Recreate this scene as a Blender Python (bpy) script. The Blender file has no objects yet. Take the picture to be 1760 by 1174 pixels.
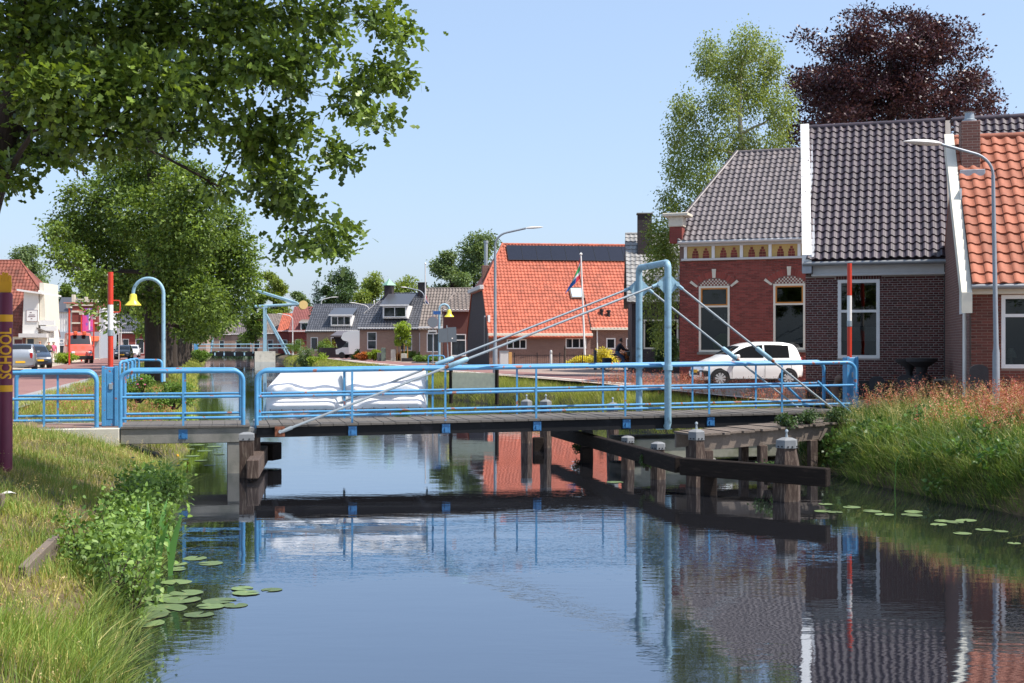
import bpy, bmesh, math, random
import numpy as np
from mathutils import Vector, Matrix

# ------------------------------------------------------------------ camera, sky, sun, exposure
sc = bpy.context.scene
col = sc.collection
F = 2100.0 / 1760.0                      # focal length in picture widths
EYE = 2.5                                # eye height above the water
cam = bpy.data.cameras.new('camera'); camo = bpy.data.objects.new('camera', cam); col.objects.link(camo)
cam.sensor_width = 36.0; cam.lens = 36.0 * F; cam.shift_y = 7 / 1760.0
cam.clip_start = 0.1; cam.clip_end = 6000
camo.location = (0, 0, EYE); camo.rotation_euler = (math.radians(90), 0, 0)
sc.camera = camo

SUN_EL = math.radians(58); SUN_AZ = math.radians(108)      # azimuth clockwise from the view direction (+Y)
wd = bpy.data.worlds.new('World'); sc.world = wd; wd.use_nodes = True
wn = wd.node_tree.nodes; wl = wd.node_tree.links
sky = wn.new('ShaderNodeTexSky'); sky.sky_type = 'NISHITA'; sky.sun_disc = False
sky.sun_elevation = SUN_EL; sky.sun_rotation = SUN_AZ
sky.air_density = 1.0; sky.dust_density = 2.0; sky.ozone_density = 6.0; sky.altitude = 0
tn = wn.new('ShaderNodeVectorMath'); tn.operation = 'MULTIPLY'; tn.inputs[1].default_value = (1.26, 1.08, 1.05); wl.new(sky.outputs[0], tn.inputs[0])
veil = wn.new('ShaderNodeMix'); veil.data_type = 'RGBA'; veil.inputs[0].default_value = 0.45          # thin even summer haze over the whole sky
veil.inputs[7].default_value = (2.7, 3.75, 4.9, 1); wl.new(tn.outputs[0], veil.inputs[6]); wl.new(veil.outputs[2], wn['Background'].inputs[0]); wn['Background'].inputs[1].default_value = 0.15
sl = bpy.data.lights.new('sun', 'SUN'); sl.energy = 5.0; sl.angle = math.radians(0.5); sl.color = (1.0, 0.95, 0.87)
so = bpy.data.objects.new('sun', sl); col.objects.link(so)
sd = Vector((math.sin(SUN_AZ) * math.cos(SUN_EL), math.cos(SUN_AZ) * math.cos(SUN_EL), math.sin(SUN_EL)))
so.rotation_euler = sd.to_track_quat('Z', 'Y').to_euler(); so.location = sd * 60
sc.view_settings.view_transform = 'Standard'; sc.view_settings.look = 'None'
sc.view_settings.gamma = 1.0; sc.view_settings.exposure = 0.52
sc.render.engine = 'CYCLES'
sc.cycles.max_bounces = 6; sc.cycles.transparent_max_bounces = 12

# ------------------------------------------------------------------ frames
TH = math.radians(13.26); SA, CA = math.sin(TH), math.cos(TH)
def W(a, b, z=0.0):                      # a along the canal, b across it
    return Vector((-SA * a + CA * b, CA * a + SA * b, z))
def P(px, py, D):                        # a point of the photograph at distance D
    return Vector(((px - 880) / 2100 * D, D, EYE - (py - 594) / 2100 * D))
def AB(v): return (-SA * v.x + CA * v.y, CA * v.x + SA * v.y)
def rnd(seed): return np.random.default_rng(seed)

# ------------------------------------------------------------------ materials
def lin(h):
    h = h.lstrip('#'); c = [int(h[i:i + 2], 16) / 255 for i in (0, 2, 4)]
    return tuple(x / 12.92 if x <= 0.04045 else ((x + 0.055) / 1.055) ** 2.4 for x in c)
MATS = {}
def mat(name, color, rough=0.6, metal=0.0, var=0.0, scale=4.0, bump=0.0, bscale=None, isl=0.0, color2=None, c2fac=(0.45, 0.6), c2scale=None,
        spec=0.5, stretch=None, transl=0.0, coat=0.0, emit=None, ior=None):
    """principled material: colour + noise value variation + island/object variation + a second colour in patches + bump"""
    if name in MATS: return MATS[name]
    m = bpy.data.materials.new(name); m.use_nodes = True; MATS[name] = m
    n, l = m.node_tree.nodes, m.node_tree.links
    bs = n['Principled BSDF']
    bs.inputs['Roughness'].default_value = rough; bs.inputs['Metallic'].default_value = metal
    bs.inputs['Specular IOR Level'].default_value = spec
    if coat: bs.inputs['Coat Weight'].default_value = coat
    if ior: bs.inputs['IOR'].default_value = ior
    co = n.new('ShaderNodeTexCoord'); src = co.outputs['Object']
    if stretch:
        mp = n.new('ShaderNodeMapping'); mp.inputs['Scale'].default_value = stretch; l.new(src, mp.inputs[0]); src = mp.outputs[0]
    c = n.new('ShaderNodeRGB'); c.outputs[0].default_value = (*color, 1); cur = c.outputs[0]
    if color2 is not None:
        t = n.new('ShaderNodeTexNoise'); t.inputs['Scale'].default_value = c2scale or scale; t.inputs['Detail'].default_value = 6
        l.new(src, t.inputs['Vector'])
        r = n.new('ShaderNodeValToRGB'); r.color_ramp.elements[0].position = c2fac[0]; r.color_ramp.elements[1].position = c2fac[1]
        l.new(t.outputs['Fac'], r.inputs[0])
        mx = n.new('ShaderNodeMix'); mx.data_type = 'RGBA'; l.new(r.outputs[0], mx.inputs[0]); l.new(cur, mx.inputs[6]); mx.inputs[7].default_value = (*color2, 1)
        cur = mx.outputs[2]
    if var or isl:
        val = None
        if var:
            t = n.new('ShaderNodeTexNoise'); t.inputs['Scale'].default_value = scale; t.inputs['Detail'].default_value = 8; t.inputs['Roughness'].default_value = 0.65
            l.new(src, t.inputs['Vector'])
            mr = n.new('ShaderNodeMapRange'); mr.inputs[1].default_value = 0.25; mr.inputs[2].default_value = 0.75
            mr.inputs[3].default_value = 1 - var; mr.inputs[4].default_value = 1 + var; l.new(t.outputs['Fac'], mr.inputs[0]); val = mr.outputs[0]
        if isl:
            g = n.new('ShaderNodeNewGeometry'); oi = n.new('ShaderNodeObjectInfo')
            ad = n.new('ShaderNodeMath'); ad.operation = 'ADD'; l.new(g.outputs['Random Per Island'], ad.inputs[0]); l.new(oi.outputs['Random'], ad.inputs[1])
            fr = n.new('ShaderNodeMath'); fr.operation = 'FRACT'; l.new(ad.outputs[0], fr.inputs[0])
            mr = n.new('ShaderNodeMapRange'); mr.inputs[3].default_value = 1 - isl; mr.inputs[4].default_value = 1 + isl; l.new(fr.outputs[0], mr.inputs[0])
            if val is None: val = mr.outputs[0]
            else:
                mu = n.new('ShaderNodeMath'); mu.operation = 'MULTIPLY'; l.new(val, mu.inputs[0]); l.new(mr.outputs[0], mu.inputs[1]); val = mu.outputs[0]
        vm = n.new('ShaderNodeVectorMath'); vm.operation = 'SCALE'; l.new(cur, vm.inputs[0]); l.new(val, vm.inputs['Scale']); cur = vm.outputs[0]
    l.new(cur, bs.inputs['Base Color'])
    if bump:
        t = n.new('ShaderNodeTexNoise'); t.inputs['Scale'].default_value = bscale or scale * 4; t.inputs['Detail'].default_value = 6; l.new(src, t.inputs['Vector'])
        b = n.new('ShaderNodeBump'); b.inputs['Strength'].default_value = bump; b.inputs['Distance'].default_value = 0.02
        l.new(t.outputs['Fac'], b.inputs['Height']); l.new(b.outputs[0], bs.inputs['Normal'])
    if transl:
        tr = n.new('ShaderNodeBsdfTranslucent'); ms = n.new('ShaderNodeMixShader'); ms.inputs[0].default_value = transl
        l.new(cur, tr.inputs[0]); l.new(bs.outputs[0], ms.inputs[1]); l.new(tr.outputs[0], ms.inputs[2])
        l.new(ms.outputs[0], n['Material Output'].inputs['Surface'])
    if emit:
        bs.inputs['Emission Color'].default_value = (*emit, 1); bs.inputs['Emission Strength'].default_value = 1
    return m

def leafmat(name, c1, c2, transl=0.35, rough=0.45, c3=None):
    """foliage: each leaf its own tone between c1 and c2, thin and a little translucent"""
    if name in MATS: return MATS[name]
    m = bpy.data.materials.new(name); m.use_nodes = True; MATS[name] = m
    n, l = m.node_tree.nodes, m.node_tree.links; bs = n['Principled BSDF']; bs.inputs['Roughness'].default_value = rough
    bs.inputs['Specular IOR Level'].default_value = 0.35
    g = n.new('ShaderNodeNewGeometry'); r = n.new('ShaderNodeValToRGB')
    r.color_ramp.elements[0].color = (*c1, 1); r.color_ramp.elements[1].color = (*c2, 1)
    if c3:
        r.color_ramp.elements[1].position = 0.86; e = r.color_ramp.elements.new(1.0); e.color = (*c3, 1)
    l.new(g.outputs['Random Per Island'], r.inputs[0])
    co = n.new('ShaderNodeTexCoord'); t = n.new('ShaderNodeTexNoise'); t.inputs['Scale'].default_value = 0.7; t.inputs['Detail'].default_value = 3
    l.new(co.outputs['Object'], t.inputs['Vector'])
    mr = n.new('ShaderNodeMapRange'); mr.inputs[1].default_value = 0.3; mr.inputs[2].default_value = 0.7; mr.inputs[3].default_value = 0.72; mr.inputs[4].default_value = 1.3
    l.new(t.outputs['Fac'], mr.inputs[0])
    vm = n.new('ShaderNodeVectorMath'); vm.operation = 'SCALE'; l.new(r.outputs[0], vm.inputs[0]); l.new(mr.outputs[0], vm.inputs['Scale'])
    l.new(vm.outputs[0], bs.inputs['Base Color'])
    tr = n.new('ShaderNodeBsdfTranslucent'); ms = n.new('ShaderNodeMixShader'); ms.inputs[0].default_value = transl
    sc2 = n.new('ShaderNodeVectorMath'); sc2.operation = 'MULTIPLY'; sc2.inputs[1].default_value = (1.5, 1.45, 0.6); l.new(vm.outputs[0], sc2.inputs[0])
    l.new(sc2.outputs[0], tr.inputs[0]); l.new(bs.outputs[0], ms.inputs[1]); l.new(tr.outputs[0], ms.inputs[2])
    l.new(ms.outputs[0], n['Material Output'].inputs['Surface'])
    return m

def glassmat(name='window_glass', tint=(0.5, 0.54, 0.54), refl=1.55):
    if name in MATS: return MATS[name]
    m = bpy.data.materials.new(name); m.use_nodes = True; MATS[name] = m
    n, l = m.node_tree.nodes, m.node_tree.links; n.remove(n['Principled BSDF'])
    tr = n.new('ShaderNodeBsdfTransparent'); tr.inputs[0].default_value = (*tint, 1)
    gl = n.new('ShaderNodeBsdfGlossy'); gl.inputs['Roughness'].default_value = 0.015
    fr = n.new('ShaderNodeFresnel'); fr.inputs[0].default_value = refl
    nz = n.new('ShaderNodeTexNoise'); nz.inputs['Scale'].default_value = 1.3; b = n.new('ShaderNodeBump'); b.inputs['Strength'].default_value = 0.05; b.inputs['Distance'].default_value = 0.05
    l.new(nz.outputs['Fac'], b.inputs['Height']); l.new(b.outputs[0], gl.inputs['Normal'])
    ms = n.new('ShaderNodeMixShader'); l.new(fr.outputs[0], ms.inputs[0]); l.new(tr.outputs[0], ms.inputs[1]); l.new(gl.outputs[0], ms.inputs[2])
    l.new(ms.outputs[0], n['Material Output'].inputs['Surface'])
    return m

def brickmat(name, c1, c2, mortar, scale=1.0, bw=0.21, rh=0.062):
    """brickwork for walls too far off to tell the bricks apart"""
    if name in MATS: return MATS[name]
    m = bpy.data.materials.new(name); m.use_nodes = True; MATS[name] = m
    n, l = m.node_tree.nodes, m.node_tree.links; bs = n['Principled BSDF']; bs.inputs['Roughness'].default_value = 0.85
    co = n.new('ShaderNodeTexCoord'); mp = n.new('ShaderNodeMapping'); mp.inputs['Rotation'].default_value = (math.radians(90), 0, 0)
    sx = n.new('ShaderNodeSeparateXYZ'); l.new(co.outputs['Object'], sx.inputs[0])
    ad = n.new('ShaderNodeMath'); ad.operation = 'ADD'; l.new(sx.outputs[0], ad.inputs[0]); l.new(sx.outputs[1], ad.inputs[1])
    cx = n.new('ShaderNodeCombineXYZ'); l.new(ad.outputs[0], cx.inputs[0]); l.new(sx.outputs[2], cx.inputs[1])
    b = n.new('ShaderNodeTexBrick'); b.inputs['Scale'].default_value = scale; b.inputs['Brick Width'].default_value = bw; b.inputs['Row Height'].default_value = rh
    b.inputs['Mortar Size'].default_value = 0.006; b.inputs['Color1'].default_value = (*c1, 1); b.inputs['Color2'].default_value = (*c2, 1); b.inputs['Mortar'].default_value = (*mortar, 1)
    l.new(cx.outputs[0], b.inputs['Vector']); l.new(b.outputs['Color'], bs.inputs['Base Color'])
    bp = n.new('ShaderNodeBump'); bp.inputs['Strength'].default_value = 0.5; bp.inputs['Distance'].default_value = 0.01; bp.invert = True
    l.new(b.outputs['Fac'], bp.inputs['Height']); l.new(bp.outputs[0], bs.inputs['Normal'])
    return m

# ------------------------------------------------------------------ mesh builder
class MB:
    def __init__(s): s.v = []; s.f = []; s.mi = []; s.cur = 0
    def add(s, vs, fs):
        o = len(s.v); s.v += [tuple(v) for v in vs]; s.f += [tuple(i + o for i in f) for f in fs]; s.mi += [s.cur] * len(fs); return s
    def box(s, c, d, rz=0.0, rx=0.0, ry=0.0, top=1.0):
        x, y, z = d[0] / 2, d[1] / 2, d[2] / 2
        vs = [Vector((sx * x * (top if sz > 0 else 1), sy * y * (top if sz > 0 else 1), sz * z)) for sz in (-1, 1) for sx, sy in ((-1, -1), (1, -1), (1, 1), (-1, 1))]
        if rz or rx or ry:
            M = Matrix.Rotation(rz, 3, 'Z') @ Matrix.Rotation(ry, 3, 'Y') @ Matrix.Rotation(rx, 3, 'X'); vs = [M @ v for v in vs]
        c = Vector(c)
        return s.add([v + c for v in vs], [(3, 2, 1, 0), (4, 5, 6, 7), (0, 1, 5, 4), (1, 2, 6, 5), (2, 3, 7, 6), (3, 0, 4, 7)])
    def bx(s, x0, x1, y0, y1, z0, z1): return s.box(((x0 + x1) / 2, (y0 + y1) / 2, (z0 + z1) / 2), (x1 - x0, y1 - y0, z1 - z0))
    def bevbox(s, x0, x1, y0, y1, z0, z1, b=0.01):
        bm = bmesh.new(); bmesh.ops.create_cube(bm, size=1.0)
        for v in bm.verts: v.co = Vector(((x0 + x1) / 2 + v.co.x * (x1 - x0), (y0 + y1) / 2 + v.co.y * (y1 - y0), (z0 + z1) / 2 + v.co.z * (z1 - z0)))
        bmesh.ops.bevel(bm, geom=bm.edges[:], offset=b, segments=1, affect='EDGES')
        s.frombm(bm); bm.free(); return s
    def frombm(s, bm, M=None):
        bm.verts.index_update(); s.add([(M @ v.co) if M else v.co for v in bm.verts], [[v.index for v in f.verts] for f in bm.faces]); return s
    def tube(s, pts, r, n=8, cap=True, closed=False):
        pts = [Vector(p) for p in pts]; N = len(pts); rs = r if isinstance(r, (list, tuple)) else [r] * N
        up = None; rings = []
        for i, p in enumerate(pts):
            a = pts[(i - 1) % N] if (i > 0 or closed) else p; b = pts[(i + 1) % N] if (i < N - 1 or closed) else p
            t = (b - a).normalized()
            if up is None:
                up = Vector((0, 0, 1)) if abs(t.z) < 0.9 else Vector((1, 0, 0))
            up = (up - t * up.dot(t)); up = up.normalized() if up.length > 1e-6 else t.orthogonal().normalized()
            sd_ = t.cross(up)
            rings.append([p + (up * math.cos(2 * math.pi * k / n) + sd_ * math.sin(2 * math.pi * k / n)) * rs[i] for k in range(n)])
        vs = [v for rg in rings for v in rg]; fs = []
        for i in range(N if closed else N - 1):
            j = (i + 1) % N
            for k in range(n): fs.append((i * n + k, j * n + k, j * n + (k + 1) % n, i * n + (k + 1) % n))
        if cap and not closed: fs += [tuple(range(n)), tuple(range((N - 1) * n + n - 1, (N - 1) * n - 1, -1))]
        return s.add(vs, fs)
    def lathe(s, prof, n=16, c=(0, 0, 0)):
        c = Vector(c); vs = [c + Vector((r * math.cos(2 * math.pi * k / n), r * math.sin(2 * math.pi * k / n), z)) for r, z in prof for k in range(n)]; fs = []
        for i in range(len(prof) - 1):
            for k in range(n): fs.append((i * n + k, i * n + (k + 1) % n, (i + 1) * n + (k + 1) % n, (i + 1) * n + k))
        fs += [tuple(range(n - 1, -1, -1)), tuple(range((len(prof) - 1) * n, len(prof) * n))]
        return s.add(vs, fs)
    def prism(s, poly, ext):
        """poly: 3-D outline, ext: extrusion vector"""
        n = len(poly); p = [Vector(q) for q in poly]; e = Vector(ext)
        return s.add(p + [q + e for q in p], [tuple(range(n - 1, -1, -1)), tuple(range(n, 2 * n))] + [(i, (i + 1) % n, n + (i + 1) % n, n + i) for i in range(n)])
    def build(s, name, m, parent=None, smooth=False, kind=None, loc=None, fixn=True):
        me = bpy.data.meshes.new(name); me.from_pydata(s.v, [], s.f)
        ms = m if isinstance(m, (list, tuple)) else [m]
        for q in ms: me.materials.append(q)
        if len(ms) > 1: me.polygons.foreach_set('material_index', s.mi)
        if fixn:
            bm = bmesh.new(); bm.from_mesh(me); bmesh.ops.recalc_face_normals(bm, faces=bm.faces[:]); bm.to_mesh(me); bm.free()
        if smooth is not False:
            me.polygons.foreach_set('use_smooth', [True] * len(me.polygons))
            if smooth is not True: me.set_sharp_from_angle(angle=math.radians(smooth))
        me.update()
        o = bpy.data.objects.new(name, me); col.objects.link(o)
        if parent is not None: o.parent = parent
        if loc is not None: o.location = loc
        if kind: o['kind'] = kind
        return o
def fast(name, V, Q, m, parent=None, kind=None, smooth=False):
    V = np.asarray(V, np.float32); Q = np.asarray(Q, np.int32); me = bpy.data.meshes.new(name)
    me.vertices.add(len(V)); me.vertices.foreach_set('co', V.ravel()); k = Q.shape[1]
    me.loops.add(Q.size); me.loops.foreach_set('vertex_index', Q.ravel())
    me.polygons.add(len(Q)); me.polygons.foreach_set('loop_start', np.arange(0, Q.size, k, dtype=np.int32))
    if smooth: me.polygons.foreach_set('use_smooth', np.ones(len(Q), bool))
    me.update(calc_edges=True)
    me.materials.append(m); o = bpy.data.objects.new(name, me); col.objects.link(o)
    if parent is not None: o.parent = parent
    if kind: o['kind'] = kind
    return o
def tag(o, label, cat, group=None):
    o['label'] = label; o['category'] = cat
    if group: o['group'] = group
    return o
def thing(name, label, cat, loc=(0, 0, 0), rotz=0.0, group=None):
    o = bpy.data.objects.new(name, None); col.objects.link(o); o.location = loc; o.rotation_euler = (0, 0, rotz); o.empty_display_size = 0.3
    return tag(o, label, cat, group)
def struct(o): o['kind'] = 'structure'; return o
def copytree(o, parent=None):
    c = o.copy(); col.objects.link(c); c.parent = parent
    for ch in [x for x in KIDS(o)]: copytree(ch, c)
    return c
def KIDS(o): return [x for x in bpy.data.objects if x.parent == o]
def arc(c, r, a0, a1, n, ux, uz):
    return [Vector(c) + Vector(ux) * (r * math.cos(a0 + (a1 - a0) * i / n)) + Vector(uz) * (r * math.sin(a0 + (a1 - a0) * i / n)) for i in range(n + 1)]
def local_on(loc, rotz, px, py, yoff=0.0):
    """where the ray through a pixel of the photograph meets the facade plane y=yoff of a house: local x and z"""
    c, s = math.cos(rotz), math.sin(rotz); d = Vector(((px - 880) / 2100, 1, -(py - 594) / 2100)); o = Vector((0, 0, EYE)) - Vector((loc[0], loc[1], 0))
    n = Vector((-s, c, 0)); t = (yoff - n.dot(o)) / n.dot(d); q = o + d * t
    return (q.x * c + q.y * s, q.z - loc[2])
# ------------------------------------------------------------------ shared materials
M_BLUE = mat('blue_rail_paint', lin('#4B8CB8'), 0.45, var=0.22, scale=3, color2=lin('#8A5A50'), c2fac=(0.63, 0.66), c2scale=6, bump=0.05)
M_BLUE2 = mat('weathered_blue_paint', lin('#86A8B8'), 0.55, var=0.16, scale=7, color2=lin('#5A7078'), c2fac=(0.60, 0.74), c2scale=5, bump=0.12)
M_BLUED = mat('blue_bracket_paint', lin('#2C6696'), 0.45, var=0.2, scale=12)
M_RUST = mat('rust', lin('#7A4A34'), 0.85, var=0.3, scale=20)
M_STEEL = mat('galvanised_steel', lin('#9AA3A8'), 0.45, metal=0.35, var=0.12, scale=9)
M_LAMPST = mat('lamp_post_grey', lin('#8D949C'), 0.5, metal=0.2, var=0.14, scale=5)
M_BLACKST = mat('black_painted_steel', lin('#0E0F13'), 0.7, spec=0.25, var=0.3, scale=3, color2=lin('#26262A'), c2fac=(0.6, 0.8), bump=0.08)
M_DECK = mat('worn_bridge_deck', lin('#5C5752'), 0.9, var=0.2, scale=14, bump=0.3, bscale=90)
M_CONC = mat('weathered_concrete', lin('#77756F'), 0.9, var=0.16, scale=3, color2=lin('#5B5E58'), c2fac=(0.52, 0.72), c2scale=2.2, bump=0.25, bscale=40)
M_CONCL = mat('pale_concrete', lin('#B9B4A6'), 0.9, var=0.12, scale=4, color2=lin('#8E8A80'), c2fac=(0.55, 0.75), c2scale=2, bump=0.2, bscale=40)
M_CONCG = mat('mossy_concrete', lin('#7E7D70'), 0.9, var=0.2, scale=3, color2=lin('#4C5136'), c2fac=(0.48, 0.66), c2scale=3, bump=0.25, bscale=30)
M_TIMB = mat('weathered_timber', lin('#43342C'), 0.9, var=0.28, scale=6, stretch=(5, 5, 0.7), color2=lin('#66594E'), c2fac=(0.5, 0.7), bump=0.6, bscale=16)
M_TIMBD = mat('tarred_timber', lin('#241E1B'), 0.95, spec=0.15, var=0.3, scale=5, stretch=(0.8, 6, 6), color2=lin('#3A2F28'), c2fac=(0.6, 0.8), bump=0.5, bscale=14)
M_PLANK = mat('grey_plank', lin('#6C6056'), 0.9, var=0.22, scale=6, isl=0.18, stretch=(6, 1, 6), bump=0.4, bscale=14)
M_CAP = mat('pile_cap_grey', lin('#76787A'), 0.75, var=0.1, scale=6, color2=lin('#7C7D7E'), c2fac=(0.58, 0.72))
M_WHITE = mat('white_paint', lin('#E4E1DC'), 0.5, var=0.05, scale=3)
M_CREAM = mat('cream_paint', lin('#D9D2C0'), 0.55, var=0.06, scale=3)
M_OFFW = mat('grey_white_paint', lin('#C6C3C0'), 0.6, var=0.07, scale=3)
M_OCHRE = mat('ochre_sash_paint', lin('#B9772A'), 0.5, var=0.1, scale=4)
M_GLASS = glassmat()
M_DGLASS = mat('dark_window_glass', (0.018, 0.021, 0.024), 0.04, ior=1.7)
M_ROOM = mat('dim_room_wall', lin('#2A2522'), 0.9)
M_CURT = mat('net_curtain', lin('#B9B7B0'), 0.9, var=0.1, scale=8, transl=0.3)
M_LEAD = mat('lead_flashing', lin('#A6A8AC'), 0.6, var=0.15, scale=8)
M_ZINC = mat('zinc_gutter', lin('#8A8C8E'), 0.5, metal=0.3, var=0.1)
M_DARK = mat('near_black_plastic', (0.012, 0.012, 0.013), 0.55)
M_RUB = mat('tyre_rubber', (0.016, 0.016, 0.017), 0.85)
M_REDP = mat('red_pole_paint', lin('#C63A24'), 0.4, var=0.08, scale=6)
M_YEL = mat('yellow_lamp_enamel', lin('#E8D94A'), 0.35, var=0.05)
M_BARK = mat('oak_bark', lin('#332A23'), 0.95, var=0.35, scale=5, stretch=(4, 4, 0.8), bump=0.9, bscale=9)
M_BARKP = mat('birch_bark', lin('#A59F92'), 0.9, var=0.3, scale=3, stretch=(1, 1, 4))

# ------------------------------------------------------------------ water
def water_mat():
    m = bpy.data.materials.new('canal_water'); m.use_nodes = True; n, l = m.node_tree.nodes, m.node_tree.links
    bs = n['Principled BSDF']; bs.inputs['Base Color'].default_value = (0.012, 0.012, 0.014, 1); bs.inputs['Roughness'].default_value = 0.015
    bs.inputs['IOR'].default_value = 1.8
    co = n.new('ShaderNodeTexCoord')
    def noise(sc_, stretch, det):
        mp = n.new('ShaderNodeMapping'); mp.inputs['Scale'].default_value = stretch; mp.inputs['Rotation'].default_value = (0, 0, math.radians(8)); l.new(co.outputs['Object'], mp.inputs[0])
        t = n.new('ShaderNodeTexNoise'); t.inputs['Scale'].default_value = sc_; t.inputs['Detail'].default_value = det; t.inputs['Roughness'].default_value = 0.55
        l.new(mp.outputs[0], t.inputs['Vector']); return t.outputs['Fac']
    big = noise(0.16, (1, 0.6, 1), 2)                      # calm and ruffled areas
    rr = n.new('ShaderNodeMapRange'); rr.inputs[1].default_value = 0.42; rr.inputs[2].default_value = 0.62; rr.inputs[3].default_value = 0.18; rr.inputs[4].default_value = 1.0
    l.new(big, rr.inputs[0])
    f1 = noise(5.0, (0.55, 1.5, 1), 3); f2 = noise(1.1, (0.6, 1.4, 1), 2)
    mu = n.new('ShaderNodeMath'); mu.operation = 'MULTIPLY'; l.new(f1, mu.inputs[0]); l.new(rr.outputs[0], mu.inputs[1])
    b1 = n.new('ShaderNodeBump'); b1.inputs['Strength'].default_value = 0.22; b1.inputs['Distance'].default_value = 0.010; l.new(mu.outputs[0], b1.inputs['Height'])
    b2 = n.new('ShaderNodeBump'); b2.inputs['Strength'].default_value = 0.12; b2.inputs['Distance'].default_value = 0.02; l.new(f2, b2.inputs['Height']); l.new(b1.outputs[0], b2.inputs['Normal'])
    l.new(b2.outputs[0], bs.inputs['Normal']); bs.inputs['Specular IOR Level'].default_value = 0.0; bs.inputs['Roughness'].default_value = 0.6
    gl = n.new('ShaderNodeBsdfGlossy'); gl.inputs['Roughness'].default_value = 0.012; gl.inputs['Color'].default_value = (0.86, 0.92, 1.0, 1); l.new(b2.outputs[0], gl.inputs['Normal'])
    fr = n.new('ShaderNodeFresnel'); fr.inputs[0].default_value = 1.333; l.new(b2.outputs[0], fr.inputs['Normal'])
    mr = n.new('ShaderNodeMapRange'); mr.inputs[3].default_value = 0.31; mr.inputs[4].default_value = 1.0; l.new(fr.outputs[0], mr.inputs[0])
    ms = n.new('ShaderNodeMixShader'); l.new(mr.outputs[0], ms.inputs[0]); l.new(bs.outputs[0], ms.inputs[1]); l.new(gl.outputs[0], ms.inputs[2]); l.new(ms.outputs[0], n['Material Output'].inputs['Surface'])
    return m

# ------------------------------------------------------------------ terrain: banks, ground, water, roads
A_L = [-60, 0, 9, 20, 24, 50, 90, 140, 200, 260, 1500]; B_L = [-0.6, -0.6, -0.75, -0.85, -0.9, -1.1, -2.0, -2.7, -2.8, -2.8, -2.8]
A_R = [-60, 15, 24, 45, 50, 58, 64, 100, 190, 260, 1500]; B_R = [11.0, 11.2, 11.65, 12.1, 11.3, 9.9, 9.4, 9.0, 8.6, 8.6, 8.6]
def bl(a): return float(np.interp(a, A_L, B_L)) + 0.12 * math.sin(a * 0.9) + 0.08 * math.sin(a * 2.3 + 1)
def br(a): return float(np.interp(a, A_R, B_R)) + 0.12 * math.sin(a * 0.8 + 2) + 0.08 * math.sin(a * 2.1)
D_L = [-0.9, -0.3, 0, 0.25, 0.6, 1.0, 1.5, 2.1, 2.8, 3.6, 6, 12]; Z_L = [-0.9, -0.35, -0.06, 0.25, 0.38, 0.52, 0.68, 0.84, 0.97, 1.02, 1.03, 1.03]
D_R = [-0.9, -0.3, 0, 0.3, 0.7, 1.1, 1.6, 2.1, 2.6, 3.6, 8]; Z_R = [-0.9, -0.35, -0.05, 0.52, 0.72, 0.84, 0.94, 1.01, 1.05, 1.09, 1.10]
def zl(d): return float(np.interp(d, D_L, Z_L))
def zr(d): return float(np.interp(d, D_R, Z_R))
def ground_z(a, b):
    mid = (bl(a) + br(a)) / 2
    return zl(bl(a) - b) if b < mid else zr(b - br(a))
av = list(np.arange(-40, 70, 1.25)) + list(np.arange(70, 210, 4)) + [220, 260, 320, 420, 700, 1500, 3000]
dl_ = [3000, 900, 300, 120, 60, 30, 18, 12, 8, 6, 4.6, 3.6, 3.1, 2.6, 2.1, 1.7, 1.3, 1.0, 0.75, 0.5, 0.3, 0.15, 0, -0.3, -0.9]
dr_ = [-0.9, -0.3, 0, 0.15, 0.3, 0.5, 0.75, 1.0, 1.3, 1.7, 2.1, 2.6, 3.2, 4, 6, 9, 14, 20, 30, 60, 120, 300, 900, 3000]
rg = rnd(5); V = []; nc = len(dl_) + len(dr_)
for a in av:
    for d in dl_: V.append(W(a, bl(a) - d, zl(d) + (rg.normal(0, 0.018) if 0.1 < d < 3.5 else 0)))
    for d in dr_: V.append(W(a, br(a) + d, zr(d) + (rg.normal(0, 0.018) if 0.1 < d < 2.4 else 0)))
Q = []
for i in range(len(av) - 1):
    for j in range(nc - 1): Q.append((i * nc + j, i * nc + j + 1, (i + 1) * nc + j + 1, (i + 1) * nc + j))
M_GROUND = mat('dry_grassy_soil', lin('#4C4630'), 1.0, var=0.35, scale=4, color2=lin('#6A583E'), c2fac=(0.42, 0.62), c2scale=0.7, bump=0.5, bscale=20)
g = fast('ground', V, Q, M_GROUND, smooth=True); struct(g)
wv = [W(a, b, 0) for a in (-60, 3000) for b in (-8, 16)]
wo = fast('water', wv, [(0, 1, 3, 2)], water_mat()); struct(wo)

def strip(name, edges, m, kind_struct=True, parent=None, z=None):
    """a sheet between two lines: edges = [(a, b0, b1)], laid a little above the ground"""
    V = []; Q = []
    for a, b0, b1, zz in edges: V += [W(a, b0, zz), W(a, b1, zz)]
    for i in range(len(edges) - 1): Q.append((2 * i, 2 * i + 1, 2 * i + 3, 2 * i + 2))
    o = fast(name, V, Q, m, parent=parent)
    return struct(o) if kind_struct else o
M_REDASPH = mat('red_asphalt', lin('#83605A'), 0.95, var=0.12, scale=2, color2=lin('#745250'), c2fac=(0.45, 0.7), c2scale=0.3, bump=0.2, bscale=60)
M_GREYASPH = mat('grey_asphalt', lin('#8C8988'), 0.95, var=0.1, scale=2, bump=0.2, bscale=60)
M_SIDEW = mat('beige_paving', lin('#A89A88'), 0.95, var=0.14, scale=3, bump=0.15, bscale=30)
M_MARK = mat('road_marking', lin('#D8D5CC'), 0.9, var=0.1, scale=6)
aa = [-30, 0, 20, 40, 60, 90, 130, 180, 260, 600]
def rb(a): return float(np.interp(a, [-30, 60, 130, 600], [-5.7, -5.8, -8.6, -14]))
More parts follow.
